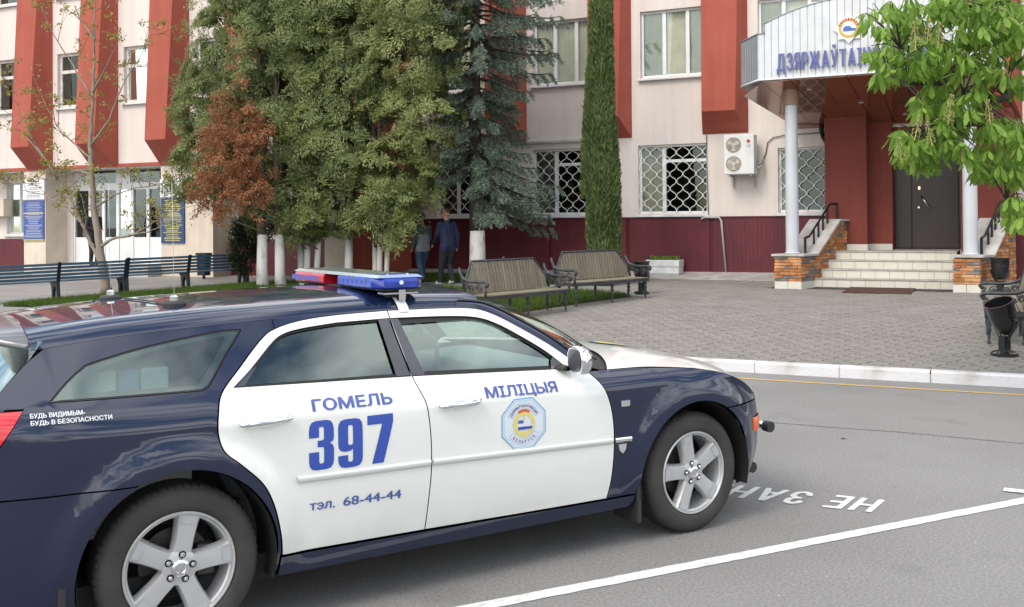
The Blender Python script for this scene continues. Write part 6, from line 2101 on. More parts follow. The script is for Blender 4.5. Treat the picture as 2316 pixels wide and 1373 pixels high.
# young tree just coming into leaf, left
def young_tree():
    bx, by = -19.29, -7.67; bz = gz(by)
    t = tree_root('young_tree', 'slender leaning young tree with sparse yellowish leaves before the blue bench', bx, by)
    L_ = {'main': [(-19.29, 0.27), (-19.44, 0.88), (-19.58, 1.57), (-19.71, 2.31), (-19.78, 3.15), (-19.85, 3.79), (-19.78, 4.64), (-19.72, 5.48), (-19.68, 6.43), (-19.65, 7.6)],
          'l1': [(-19.47, 0.94), (-19.83, 1.46), (-20.13, 1.94), (-20.5, 2.48), (-20.95, 3.02), (-21.41, 3.53), (-22.04, 4.1), (-22.67, 4.79)],
          'l1b': [(-20.13, 1.94), (-20.65, 2.32), (-21.41, 2.65), (-22.36, 2.78), (-23.0, 2.85)], 'l2': [(-19.81, 3.47), (-20.34, 3.76), (-21.1, 4.17), (-21.88, 4.86), (-22.51, 5.68)],
          'l3': [(-19.78, 3.1), (-20.65, 3.23), (-21.57, 3.15), (-22.36, 3.06), (-23.0, 3.13)], 'r1': [(-19.53, 1.36), (-19.18, 1.57), (-18.61, 1.65), (-18.06, 1.93), (-17.65, 2.18), (-16.84, 2.37)],
          'r1b': [(-18.61, 1.65), (-18.06, 1.72), (-17.51, 1.92)], 'r2': [(-19.71, 2.31), (-19.18, 2.61), (-18.61, 2.76), (-17.92, 2.85), (-17.24, 3.08)],
          'r3': [(-19.83, 3.79), (-19.31, 4.4), (-19.02, 5.12), (-18.46, 5.91), (-18.18, 6.51)], 'r4': [(-19.75, 5.06), (-19.17, 5.65), (-18.6, 6.34)], 'l4': [(-19.75, 4.95), (-20.26, 5.73), (-20.79, 6.53), (-21.09, 7.21)],
          'low': [(-19.69, 1.36), (-19.98, 1.67), (-19.9, 2.1), (-20.05, 2.63)], 'l5': [(-20.95, 3.02), (-21.56, 3.86), (-22.03, 4.65), (-22.19, 5.54)], 'u2': [(-19.69, 6.33), (-20.33, 6.92), (-20.63, 7.38)]}
    ends = []; rr = random.Random(4)
    mb_t = MB()
    for nm, P in L_.items():
        yaw = rr.uniform(-.35, .35)
        pts = []
        for i, (x, z) in enumerate(P):
            pts.append((x - bx, (x - P[0][0]) * yaw * (0 if nm == 'main' else 1) + rr.uniform(-.01, .01), z - bz))
        sp = []
        for i in range(len(pts) - 1):
            for k in range(4):
                s = k / 4; sp.append(tuple(pts[i][j] + (pts[i + 1][j] - pts[i][j]) * s + rr.uniform(-.012, .012) for j in range(3)))
        sp.append(pts[-1])
        n = len(sp)
        r0 = {'main': .125, 'l1': .062, 'r1': .048}.get(nm, .032)
        rad = [max(.005, r0 * (1 - .9 * (i / (n - 1)) ** .7)) for i in range(n)]
        if nm == 'main':
            rad[0] = .16
            trunk_mesh(sp, rad, 'trunk', 'bark_pale', t, 10, .0)
        else:
            mb_t = MB(); mb_t.tube(sp, rad, 7); mb_t.build('limb', 'bark_pale', t, smooth=True)
        for i in range(int(n * .35), n):
            if rr.random() < .75: ends.append((Vector(sp[i]), rad[i]))
    mb = MB(); tips = []
    for (p, r) in ends:
        d = Vector((rr.uniform(-1, 1), rr.uniform(-.8, .8), rr.uniform(-.1, 1.0))).normalized()
        ln = rr.uniform(.25, .75)
        q = p + d * ln * .5 + Vector((0, 0, rr.uniform(0, .08))); e = p + d * ln + Vector((0, 0, rr.uniform(0, .15)))
        mb.tube([tuple(p), tuple(q), tuple(e)], [min(r, .009), .006, .003], 4, False)
        tips += [q, e, e]
        if rr.random() < .6:
            d2 = (d + Vector((rr.uniform(-1, 1), rr.uniform(-1, 1), rr.uniform(-.5, .8)))).normalized(); e2 = q + d2 * ln * .6
            mb.tube([tuple(q), tuple(e2)], [.005, .0025], 4, False); tips += [e2, e2]
    stuff(mb.build('twigs', 'twig', t, smooth=True))
    k = []
    for e in tips:
        if rr.random() < .85:
            for _ in range(rr.choice([6, 8, 10])):
                k.append(e + Vector((rr.gauss(0, .055), rr.gauss(0, .055), rr.gauss(0, .045))))
    P = np.array([tuple(v) for v in k]); n = len(P)
    Dr = unit(RNG.normal(size=(n, 3)) + np.array([0, 0, -.5])); L = RNG.uniform(.05, .10, n)
    leaf_part('crown', P, Dr, L, L * .6, 'young_leaf', t, .3)
young_tree()

# horse chestnut reaching in from the right
def chestnut():
    c = L2W(1.15, -11.6); c.z = gz(-11.6)
    t = thing('chestnut_tree', 'horse chestnut boughs with fresh drooping leaves and flower candles, upper right', 'tree', tuple(c), 0)
    o = c
    def rel(x, y, z): return (x - o.x, y - o.y, z - o.z)
    trunk_mesh([rel(o.x, o.y, o.z - .2), rel(o.x + .02, o.y, o.z + 1.5), rel(o.x + .05, o.y - .05, o.z + 3.2), rel(o.x, o.y, o.z + 6)], [.26, .20, .17, .08], 'trunk', 'bark_brown', t, 12)
    boughs = [[(o.x, o.y, 3.0), (5.4, 11.2, 3.35), (4.7, 10.6, 3.52), (4.1, 10.1, 3.60), (3.75, 9.9, 3.52)],
              [(o.x, o.y, 3.4), (5.5, 10.9, 3.8), (4.7, 10.2, 3.95), (4.0, 9.8, 3.98)],
              [(o.x, o.y, 2.5), (5.5, 11.2, 2.75), (4.8, 10.5, 2.85), (4.2, 10.1, 2.80), (3.85, 9.9, 2.68)],
              [(o.x, o.y, 2.3), (5.6, 11.0, 2.35), (5.0, 10.3, 2.28), (4.8, 10.0, 2.05)],
              [(5.4, 11.2, 3.35), (5.0, 10.4, 3.1), (4.6, 10.0, 3.0), (4.3, 9.8, 3.05)],
              [(4.7, 10.6, 3.52), (4.3, 10.3, 3.25), (3.9, 10.0, 3.2), (3.6, 9.8, 3.25)]]
    for b in boughs:
        mb = MB(); n = len(b); mb.tube([rel(*p) for p in b], [.055 * (1 - .8 * i / (n - 1)) for i in range(n)], 7); mb.build('bough', 'bark_dark', t, smooth=True)
    # one compound leaf: drooping fingers round the stalk's end
    def leaf_mesh(nf, seed):
        rr = random.Random(seed); mb = MB()
        for k in range(nf):
            a = 2 * math.pi * (k + .5) / nf * .92 + rr.uniform(-.12, .12)
            ln = .215 * (1 - .35 * abs(math.cos(a / 2 + .0)) ** 2 * .6) * rr.uniform(.85, 1.1)
            dr = R(rr.uniform(38, 68)); wd = ln * .185
            ca, sa = math.cos(a), math.sin(a)
            def P(s, w):
                # outwards then hanging; folded along the midrib
                h = s * ln; ang = dr * min(1, .35 + .9 * s)
                rad_ = math.cos(ang) * h; z = -math.sin(ang) * h + abs(w) * .28
                return (ca * rad_ - sa * w, sa * rad_ + ca * w, z)
            prof = [(0, .004), (.25, .24 * wd), (.5, .60 * wd), (.72, .78 * wd), (.88, .5 * wd), (1.0, .004)]
            vs, fs = [], []
            for (s, w) in prof: vs += [P(s, -w), P(s, 0), P(s, w)]
            for i in range(len(prof) - 1):
                fs += [(3 * i, 3 * i + 1, 3 * i + 4, 3 * i + 3), (3 * i + 1, 3 * i + 2, 3 * i + 5, 3 * i + 4)]
            mb.add(vs, fs)
        mb.add([(0.002, 0, 0), (-.002, .002, 0), (-.002, -.002, 0), (.012, .01, .07), (.009, .012, .07), (.009, .008, .07)], [(0, 1, 4, 3), (1, 2, 5, 4), (2, 0, 3, 5)])
        return mb
    protos = [leaf_mesh(n, s).build('leaf', 'chestnut_leaf', t) for n, s in ((7, 1), (7, 2), (6, 3), (7, 4))]
    used = set()
    blobs = [(4.26, 3.76, .86, .25, 70), (3.92, 3.36, .54, .22, 48), (4.68, 3.36, .42, .38, 34), (4.26, 2.98, .45, .17, 20), (4.47, 2.64, .64, .22, 48), (3.96, 2.50, .30, .20, 24), (4.75, 2.36, .32, .18, 20), (4.88, 1.90, .10, .18, 5), (4.6, 3.95, .6, .2, 20)]
    rr = random.Random(12)
    spots = []
    for (bx, bz, rx, rz, n) in blobs:
        for _ in range(n):
            while True:
                u, w = rr.uniform(-1, 1), rr.uniform(-1, 1)
                if u * u + w * w < 1: break
            yd = rr.uniform(9.3, 10.9)
            sc = yd / 10.0
            x = (bx + u * rx) * sc; z = 1.863 + (bz + w * rz - 1.863) * sc
            spots.append((x, yd, z))
    spots = spots[:300]
    mbs = MB()
    for i, (x, y, z) in enumerate(spots):
        p = protos[i % 4]
        if i % 4 not in used:
            q = p; used.add(i % 4)
        else:
            q = share(p, 'leaf', t)
        q.location = rel(x, y, z + .07)
        q.rotation_euler = (rr.gauss(0, .28), rr.gauss(0, .28), rr.uniform(0, 6.28))
        s = rr.uniform(.72, 1.0); q.scale = (s, s, s)
        # stalk back to the nearest bough
        best = min(((Vector(bp) - Vector((x, y, z + .1))).length, bp) for b in boughs for bp in b[1:])
        bp = best[1]
        if i % 2 == 0:
            mid = ((x + bp[0]) / 2, (y + bp[1]) / 2, (z + bp[2]) / 2 + .1)
            mbs.tube([rel(x, y, z + .13), rel(*mid), rel(*bp)], [.004, .007, .010], 4, False)
    stuff(mbs.build('twigs', 'bark_dark', t, smooth=True))
    # flower candles
    cd = None
    for (x, y, z) in ((3.60, 9.2, 2.58), (3.76, 9.2, 2.53), (3.90, 9.2, 2.72), (3.52, 9.3, 2.38), (3.86, 9.3, 3.42), (3.66, 9.3, 3.40), (3.76, 9.3, 3.46), (4.28, 9.2, 2.72), (4.60, 9.6, 3.60)):
        if cd is None:
            mb = MB(); mb.tube([(0, 0, 0), (0, 0, .22)], [.006, .003], 5)
            r2 = random.Random(3)
            for k in range(70):
                zz = r2.uniform(.03, .23); ra = .032 * (1 - (zz / .25) ** 1.5) + .006; a = r2.uniform(0, 6.28)
                c_ = (ra * math.cos(a), ra * math.sin(a), zz)
                s = r2.uniform(.005, .009)
                mb.add([(c_[0] - s, c_[1], c_[2]), (c_[0], c_[1] - s, c_[2]), (c_[0] + s, c_[1], c_[2]), (c_[0], c_[1] + s, c_[2]), (c_[0], c_[1], c_[2] + s), (c_[0], c_[1], c_[2] - s)],
                       [(0, 1, 4), (1, 2, 4), (2, 3, 4), (3, 0, 4), (1, 0, 5), (2, 1, 5), (3, 2, 5), (0, 3, 5)])
            cd = mb.build('flower_candle', 'candle_bud', t); q = cd
        else:
            q = share(cd, 'flower_candle', t)
        q.location = rel(x, y, z); q.rotation_euler = (rr.gauss(0, .1), rr.gauss(0, .1), rr.uniform(0, 6)); s = rr.uniform(.95, 1.2); q.scale = (s, s, s)
    # the rest of the crown, above and to the right of the picture
    V, F, off = [], [], 0
    base = [np.array([v.co for v in p.data.vertices]) for p in protos]
    fcs = [[tuple(f.vertices) for f in p.data.polygons] for p in protos]
    vs_all, fs_all = [], []
    for i in range(640):
        k = i % 4
        while i >= 220:
            d = np.array([rr.gauss(0, 1), rr.gauss(0, 1), rr.gauss(0, 1)]); d /= np.linalg.norm(d)
            rad_ = rr.uniform(.55, 1.0)
            p = np.array([o.x + .6, o.y, 5.4]) + d * rad_ * np.array([2.1, 2.1, 2.0])
            ppx = 1158 + p[0] / p[1] * 2331; ppy = 480 - (p[2] - 1.863) / p[1] * 2331
            if ppx > 2330 or ppy < -30: break
        if i < 220:                          # more foliage among the single leaves
            b_ = rr.choice(blobs); u_, w_ = rr.uniform(-.75, .75), rr.uniform(-.75, .75); yd = rr.uniform(9.6, 11.2); sc_ = yd / 10
            p = np.array([(b_[0] + u_ * b_[2]) * sc_, yd, 1.863 + (b_[1] + w_ * b_[3] - 1.863) * sc_ + .07])
        a = rr.uniform(0, 6.28); s = rr.uniform(.7, 1.05) if i < 220 else rr.uniform(.9, 1.4)
        Rm = np.array([[math.cos(a), -math.sin(a), 0], [math.sin(a), math.cos(a), 0], [0, 0, 1]])
        vv = base[k] @ Rm.T * s + p - np.array([o.x, o.y, o.z])
        fs_all += [tuple(j + off for j in f) for f in fcs[k]]; off += len(vv); vs_all.append(vv)
    me = bpy.data.meshes.new('crown'); me.from_pydata([tuple(p) for p in np.concatenate(vs_all)], [], fs_all)
    stuff(finish(me, 'crown', 'chestnut_leaf', t, recalc=False))
chestnut()

# ================================================================== BENCHES, BINS, PLANTER
mat('slat_olive', (0.155, 0.135, 0.098), 0.7, col2=(0.20, 0.178, 0.135), vscale=6, thr=(0.3, 0.7), bump=0.3, bscale=30, stretch=(1, 1, .2))
stone_tone(MATS['slat_olive'], .85, 1.15)
mat('iron_grey', (0.045, 0.048, 0.055), 0.5, metal=0.3, var=0.25, vscale=9, bump=0.15, bscale=60)
mat('slat_blue', (0.018, 0.060, 0.105), 0.45, col2=(0.028, 0.085, 0.14), vscale=3, thr=(0.3, 0.7))
mat('iron_blue', (0.010, 0.017, 0.024), 0.5, metal=0.2, var=0.2, vscale=8)
mat('urn_black', (0.010, 0.011, 0.012), 0.22, coat=0.5, var=0.2, vscale=8)
mat('planter_white', (0.70, 0.71, 0.71), 0.6, var=0.08, vscale=5, bump=0.1, bscale=30)

def turned(mb, x, y, z0, z1, r=.032):
    """a turned cast leg"""
    h = z1 - z0
    prof = [(r * .75, 0), (r * .9, .03), (r * .6, .10), (r * .65, .35), (r * 1.15, .45), (r * .7, .52), (r * 1.2, .62), (r * .8, .70), (r * 1.1, .85), (r * 1.15, 1.0)]
    mb.lathe([(a, z0 + b * h) for a, b in prof], 10, (x, y, 0))

def ornate_bench(label, cx, cy, ang, zg=None):
    """slatted bench on turned iron legs with scrolled arms; local x along the seat, facing -y"""
    w = Vector((cx, cy, 0))
    nd = w.x * math.sin(FY) + w.y * math.cos(FY) - FD
    t = thing('ornate_bench', label, 'bench', (cx, cy, gz(nd)), ang, 'slatted iron benches')
    Lh = 1.16
    for x in (-1.10, 0, 1.10):
        for y in (-.22, .20):
            mb = MB(); turned(mb, x, y, -.01, .40); mb.build('leg', 'iron_grey', t, smooth=True, angle=60)
    mb = MB(); mb.box(-Lh, Lh, -.27, -.235, .37, .425); mb.box(-Lh, Lh, .21, .24, .37, .42); mb.box(-Lh, -Lh + .03, -.235, .21, .37, .42); mb.box(Lh - .03, Lh, -.235, .21, .37, .42)
    mb.build('seat_frame', 'iron_grey', t)
    for k in range(7):
        y = -.265 + k * .07; m_ = MB(); m_.box(-Lh + .01, Lh - .01, y, y + .060, .426, .448); m_.build('seat_slat', 'slat_olive', t, bevel=.006)
    # back: upright slats, cut to a low trapezium, leaning back
    N = 26
    def topz(x):
        a = abs(x)
        return .98 if a < .84 else .98 - (a - .84) / .30 * .36
    ln = .22
    for k in range(N):
        x0 = -Lh + .03 + k * (2 * Lh - .06) / N; x1 = x0 + (2 * Lh - .06) / N - .022
        zt0, zt1 = topz(x0), topz(x1)
        mb = MB()
        def yb(z): return .20 + (z - .45) * ln
        mb.hexa([(x0, yb(.46), .46), (x1, yb(.46), .46), (x1, yb(.46) + .02, .46), (x0, yb(.46) + .02, .46)], [(x0, yb(zt0), zt0), (x1, yb(zt1), zt1), (x1, yb(zt1) + .02, zt1), (x0, yb(zt0) + .02, zt0)])
        mb.build('back_slat', 'slat_olive', t, bevel=.004)
    mb = MB(); P = [(-Lh, .46), (-Lh, .60), (-.86, .985), (.86, .985), (Lh, .60), (Lh, .46)]
    mb.tube([(x, .21 + (z - .45) * ln, z + .012) for x, z in P], .022, 6)
    mb.tube([(-Lh, .235 + .1 * ln, .55), (Lh, .235 + .1 * ln, .55)], .014, 5); mb.tube([(-.95, .235 + .4 * ln, .85), (.95, .235 + .4 * ln, .85)], .014, 5)
    mb.build('back_frame', 'iron_grey', t, smooth=True)
    mb = MB(); mb.ball((0, .33, 1.025), .028, 8, 6); mb.build('finial', 'iron_grey', t, smooth=True)
    for s in (-1, 1):
        x = s * (Lh + .015)
        mb = MB()
        arm = [(x, .33, .88), (x, .30, .80), (x, .24, .72), (x, .12, .675), (x, -.05, .665), (x, -.20, .67), (x, -.285, .665), (x, -.31, .63), (x, -.285, .60), (x, -.255, .615)]
        mb.tube(arm, .026, 7)
        mb.tube([(x, -.24, .61), (x, -.26, .52), (x, -.24, .42)], .022, 6)
        for (yc, zc, r) in ((-.12, .56, .07), (.05, .55, .065), (.17, .60, .05)):
            mb.tube([(x, yc + r * (1 - k / 22) * math.cos(k * .62), zc + r * (1 - k / 22) * math.sin(k * .62)) for k in range(18)], .011, 5)
        mb.tube([(x, .21, .46), (x, .27, .70), (x, .33, .90)], .02, 6)
        mb.build('arm', 'iron_grey', t, smooth=True)
    return t
ornate_bench('slatted ornate bench nearest the car roof, its left arm cut off by the car', 0.10, 18.05, R(51))
ornate_bench('slatted ornate bench in front of the columnar juniper', 1.78, 20.25, R(47))
ornate_bench('dark ornate bench at the right picture edge, only its near arm visible', 7.00, 14.68, R(246))

def blue_bench(label, P, ang, n=3, span=1.52):
    """long bench seen from behind: five back boards, seat boards, iron supports; local x along it, facing +y"""
    nd = P[0] * math.sin(FY) + P[1] * math.cos(FY) - FD
    t = thing('blue_bench', label, 'bench', (P[0], P[1], gz(nd) - .0), ang, 'long blue benches by the verge')
    t.rotation_euler = (0, -math.atan(0.0295) * 0.55, ang)
    L = span * (n - 1)
    for k in range(5):
        z = .47 + k * .078; y = .02 - k * .022
        mb = MB(); mb.box(-.06, L + .06, y - .012, y + .012, z, z + .056); mb.build('back_board', 'slat_blue', t, bevel=.005)
    for k in range(5):
        y = .06 + k * .082; mb = MB(); mb.box(-.06, L + .06, y, y + .066, .415, .437); mb.build('seat_board', 'slat_blue', t, bevel=.005)
    for i in range(n):
        x = i * span
        mb = MB()
        mb.prism([(-.115, .86), (-.065, .86), (.065, .41), (.46, .40), (.46, .36), (.40, .34), (.36, .20), (.36, -.02), (.30, -.02), (.28, .20), (.22, .30), (.14, .31), (.075, .20), (.06, -.02), (-.01, -.02), (.0, .20), (.015, .40)], x - .035, x + .035, 'x')
        mb.build('support', 'iron_blue', t, bevel=.006)
    return t
ba = math.atan2(26.3 - 22.2, -7.1 + 11.5)
dirb = Vector((math.cos(ba), math.sin(ba)))
pj = Vector((-9.02, 24.12))
blue_bench('long blue slatted bench, the left one, cut by the picture edge', tuple(pj - dirb * 3.06), ba)
blue_bench('long blue slatted bench, the right one, ending at the dark shrub', tuple(pj + dirb * .02), ba)

def urn(label, x, y, tilt, yaw, h=.66, stand=True):
    nd = x * math.sin(FY) + y * math.cos(FY) - FD
    t = thing('litter_urn', label, 'litter bin', (x, y, gz(nd)), yaw, 'black cast litter urns')
    mb = MB(); mb.lathe([(.165, -.01), (.165, .035), (.13, .055), (.06, .07)], 22); mb.build('base', 'urn_black', t, smooth=True, angle=35)
    mb = MB()
    for s in (-1, 1):
        mb.tube([(0, s * .04, .05), (0, s * .06, .22), (0, s * .13, .32), (0, s * .175, .46)], .022, 7)
    mb.box(-.05, .05, -.05, .05, .06, .24)
    mb.build('yoke', 'urn_black', t, smooth=True, angle=35)
    M_ = Matrix.Translation((0, 0, .46)) @ Matrix.Rotation(tilt, 4, 'Y')
    mb = MB(M_); mb.lathe([(.03, -.20), (.085, -.185), (.13, -.13), (.155, -.04), (.165, .08), (.172, .20), (.182, .215), (.182, .23), (.165, .23), (.155, .08), (.12, -.10), (.02, -.16)], 26)
    mb.build('bucket', 'urn_black', t, smooth=True, angle=45)
    return t
urn('glossy black urn tipped over sideways, nearest the kerb at right', 6.16, 12.93, R(-24), R(20))
urn('upright black urn beside the right stone pedestal', 9.72, 20.55, R(4), R(70))
urn('black urn half hidden behind the end of the right slatted bench', 2.72, 21.75, 0, R(30))

# planter box
pl = thing('planter', 'white wooden planter box against the burgundy wall', 'planter', tuple(place(-7.86, -.55)), BROT)
mb = MB(); mb.box(-.40, .40, -.02, .33, .0, .10); mb.build('foot', 'planter_white', pl)
for (z0, z1, e) in ((.10, .265, .0), (.272, .44, .012)):
    mb = MB(); mb.box(-.42 - e, .42 + e, -.06 - e, .36 + e, z0, z1); mb.build('board', 'planter_white', pl, bevel=.008)
mb = MB(); mb.box(-.38, .38, -.03, .33, .43, .452); mb.build('earth', 'soil', pl)
n = 260; P = np.stack([RNG.uniform(-.36, .36, n), RNG.uniform(-.02, .32, n), np.full(n, .45)], 1); Dr = unit(RNG.normal(size=(n, 3)) * .6 + np.array([0, 0, 1])); L = RNG.uniform(.04, .13, n)
leaf_part('seedlings', P, Dr, L, L * .4, 'chestnut_leaf', pl)
# bin behind the blue bench
bn = thing('street_bin', 'small dark square bin standing behind the right blue bench', 'litter bin', tuple(place(-20.04, -3.6)), BROT)
mb = MB(); mb.prism([(-.13, .1), (.13, .1), (.16, .66), (-.16, .66)], -.12, .12, 'y'); mb.build('body', 'iron_blue', bn, bevel=.01)
mb = MB(); mb.box(-.18, .18, -.14, .14, .662, .72); mb.build('rim', 'iron_blue', bn, bevel=.01)
mb = MB(); mb.tube([(0, 0, 0), (0, 0, .1)], .04, 8); mb.build('foot', 'iron_blue', bn)
# dry leaf on the road
lf = MB()
lf.add([(-.03, 0, .004), (0, -.016, .012), (.035, 0, .006), (0, .016, .010)], [(0, 1, 2, 3)])
mat('dry_leaf', (0.12, 0.065, 0.03), 0.8, var=0.2, vscale=20)
tag(lf.build('fallen_leaf', 'dry_leaf', None, loc=(2.82, 8.83, 0), rot=(0, 0, .3)), 'single dry brown leaf lying on the open asphalt', 'leaf')

# ================================================================== PEOPLE
mat('skin', (0.42, 0.22, 0.15), 0.6, var=0.06, vscale=9)
mat('hair_dark', (0.025, 0.017, 0.012), 0.7, var=0.2, vscale=30)
mat('hair_brown', (0.055, 0.032, 0.020), 0.7, var=0.2, vscale=30)
mat('cloth_navy', (0.010, 0.017, 0.055), 0.85, var=0.15, vscale=7, bump=0.3, bscale=14)
mat('cloth_trouser', (0.012, 0.013, 0.020), 0.85, var=0.2, vscale=7, bump=0.3, bscale=14)
mat('cloth_denim', (0.022, 0.050, 0.095), 0.85, col2=(0.05, 0.09, 0.15), vscale=4, thr=(0.4, 0.7), bump=0.3, bscale=16)
mat('cloth_grey', (0.22, 0.235, 0.25), 0.85, var=0.12, vscale=6, bump=0.3, bscale=14)
mat('cloth_green', (0.022, 0.036, 0.030), 0.85, var=0.15, vscale=7, bump=0.3, bscale=14)
mat('cloth_sleeve', (0.085, 0.105, 0.105), 0.85, var=0.15, vscale=7, bump=0.3, bscale=14)
mat('cloth_black', (0.012, 0.012, 0.018), 0.85, var=0.2, vscale=7, bump=0.3, bscale=14)
mat('shoe_white', (0.60, 0.60, 0.58), 0.6)
mat('shoe_dark', (0.02, 0.02, 0.022), 0.6)
mat('eye_dark', (0.01, 0.01, 0.01), 0.3)

def capsule(mb, a, b, ra, rb, n=12, flat=1.0):
    a, b = Vector(a), Vector(b); d = b - a; L = max(d.length, 1e-4); d = d.normalized()
    pts, rs = [], []
    for k in range(4): an = -math.pi / 2 + (math.pi / 2) * k / 4; pts.append(a + d * ra * math.sin(an)); rs.append(max(.0015, ra * math.cos(an)))
    pts.append(a); rs.append(ra); pts.append(b); rs.append(rb)
    for k in range(1, 5): an = (math.pi / 2) * k / 4; pts.append(b + d * rb * math.sin(an)); rs.append(max(.0015, rb * math.cos(an)))
    mb.tube([tuple(p) for p in pts], rs, n)

def person(label, loc, rz, J, mats, hair, scale=1.0, headturn=0.0, hairlen=0.0):
    """one continuous body grown round a posed skeleton; faces +y, right is +x"""
    t = thing('person', label, 'person', loc, rz); t.scale = (scale, scale, scale)
    mb = MB()
    def cap(a, b, ra, rb): capsule(mb, J[a] if isinstance(a, str) else a, J[b] if isinstance(b, str) else b, ra, rb)
    V3 = lambda k: Vector(J[k])
    # trunk
    pel, ch, nk, hd = V3('pelvis'), V3('chest'), V3('neck'), V3('head')
    for s in (-1, 1):
        sh = V3('shR' if s > 0 else 'shL'); hp = V3('hipR' if s > 0 else 'hipL')
        cap(tuple(pel + Vector((s * .06, 0, .05))), tuple(ch + Vector((s * .08, 0, -.05))), .125, .125)
        cap(tuple(ch + Vector((s * .07, 0, .02))), tuple(sh), .12, .075)
        cap(tuple(hp), tuple(pel + Vector((s * .07, 0, .0))), .115, .125)
    cap(tuple(pel + Vector((0, 0, -.03))), tuple(ch), .125, .13)
    cap(tuple(ch + Vector((0, 0, .08))), 'neck', .11, .062)
    cap('neck', tuple(hd + Vector((0, 0, -.06))), .058, .06)
    # limbs
    for S in ('R', 'L'):
        cap('sh' + S, 'el' + S, .072, .056); cap('el' + S, 'wr' + S, .056, .045)
        cap('hip' + S, 'kn' + S, .115, .078); cap('kn' + S, 'an' + S, .075, .056)
    # feet
    for S in ('R', 'L'):
        an = V3('an' + S); to = V3('to' + S)
        cap(tuple(an + Vector((0, 0, -.03))), tuple(an + (to - an) * .5), .05, .048); cap(tuple(an + (to - an) * .35), 'to' + S, .048, .038)
    # head: skull, jaw, nose, ears
    Rm = Matrix.Rotation(headturn, 3, 'Z')
    def hv(x, y, z): return tuple(hd + Rm @ Vector((x, y, z)))
    cap(hv(0, -.015, .015), hv(0, .012, .045), .093, .092); cap(hv(0, .02, -.02), hv(0, .05, -.075), .078, .050)
    cap(hv(0, .10, .005), hv(0, .118, -.025), .012, .016)
    for s in (-1, 1): cap(hv(s * .088, -.005, .02), hv(s * .09, -.005, -.025), .016, .012)
    # hands: palm, thumb and four fingers
    for S in ('R', 'L'):
        wr = V3('wr' + S); el = V3('el' + S); d = (wr - el).normalized()
        s = 1 if S == 'R' else -1
        fwd = Vector((0, 1, 0)); fwd = (fwd - d * fwd.dot(d)).normalized(); side = d.cross(fwd)
        palm = wr + d * .075
        for k in (-1, 0, 1): cap(tuple(wr + fwd * .012 * k), tuple(palm + fwd * .022 * k), .024, .020)
        for k, ln in enumerate((.062, .072, .068, .055)):
            b0 = palm + fwd * (.030 - .020 * k); b1 = b0 + d * ln * .5 ; b2 = b1 + (d * .75 - side * s * .0 + Vector((0, .25, 0))).normalized() * ln * .5
            cap(tuple(b0), tuple(b1), .0115, .0105); cap(tuple(b1), tuple(b2), .0105, .009)
        th0 = wr + d * .03 + fwd * .03; cap(tuple(th0), tuple(th0 + (d * .6 + fwd * .8).normalized() * .055), .014, .011)
    me = bpy.data.meshes.new('body'); me.from_pydata(mb.v, [], mb.f)
    ob = bpy.data.objects.new('tmp', me); COL.objects.link(ob)
    md = ob.modifiers.new('r', 'REMESH'); md.mode = 'VOXEL'; md.voxel_size = .0135
    sm = ob.modifiers.new('s', 'SMOOTH'); sm.factor = .5; sm.iterations = 3
    dg = bpy.context.evaluated_depsgraph_get()
    me2 = bpy.data.meshes.new_from_object(ob.evaluated_get(dg)); bpy.data.objects.remove(ob)
    # clothing colours by where on the body a face lies
    segs = []
    for S in ('R', 'L'):
        segs += [('arm', V3('sh' + S), V3('el' + S)), ('arm', V3('el' + S), V3('wr' + S)), ('hand', V3('wr' + S) + (V3('wr' + S) - V3('el' + S)).normalized() * .05, V3('wr' + S) + (V3('wr' + S) - V3('el' + S)).normalized() * .17),
                 ('leg', V3('hip' + S), V3('kn' + S)), ('leg', V3('kn' + S), V3('an' + S) + Vector((0, 0, .05))), ('foot', V3('an' + S) + Vector((0, 0, -.02)), V3('to' + S))]
    segs += [('torso', pel + Vector((0, 0, .12)), ch + Vector((0, 0, .08))), ('hem', pel + Vector((0, 0, -.02)), pel + Vector((0, 0, .10))), ('head', nk + Vector((0, 0, .05)), hd)]
    cen = np.array([f.center for f in me2.polygons]); best = np.full(len(cen), 1e9); lab = np.zeros(len(cen), int)
    names = ['arm', 'hand', 'leg', 'foot', 'torso', 'hem', 'head', 'yoke']
    for (nm, a, b) in segs:
        a = np.array(a); b = np.array(b); ab = b - a; tt = np.clip(((cen - a) @ ab) / (ab @ ab), 0, 1)
        d = np.linalg.norm(cen - a - tt[:, None] * ab, axis=1) - {'torso': .10, 'hem': .09, 'head': .03, 'leg': .05, 'arm': .03}.get(nm, 0)
        k = d < best; best[k] = d[k]; lab[k] = names.index(nm)
    up = (lab == 4) & (cen[:, 2] > pel.z + .30); lab[up] = 7
    hemz = (lab == 2) & (cen[:, 2] > pel.z - .13); lab[hemz] = 5
    for nm in names: me2.materials.append(MATS[mats[nm]])
    me2.polygons.foreach_set('material_index', lab.astype(np.int32)); me2.polygons.foreach_set('use_smooth', [True] * len(me2.polygons)); me2.update()
    body = bpy.data.objects.new('body', me2); COL.objects.link(body); body.parent = t
    # hair: a close cap over the back and top of the skull
    hb = MB(); rows = []
    vs, fs = [], []
    NU, NV = 20, 9
    for i in range(NV + 1):
        ph = math.pi * .5 - (math.pi * (.66)) * i / NV
        for j in range(NU):
            th = 2 * math.pi * j / NU
            fr = max(0, math.sin(th))           # 1 at the face
            phh = math.pi * .5 - (math.pi * (.66 - .36 * fr + hairlen * (1 - fr))) * i / NV
            r = .101 + .003 * math.sin(5 * th + 3 * i)
            p = hd + Rm @ Vector((r * .93 * math.cos(phh) * math.cos(th), -.006 + r * 1.04 * math.cos(phh) * math.sin(th), .040 + r * 1.0 * math.sin(phh)))
            vs.append(tuple(p))
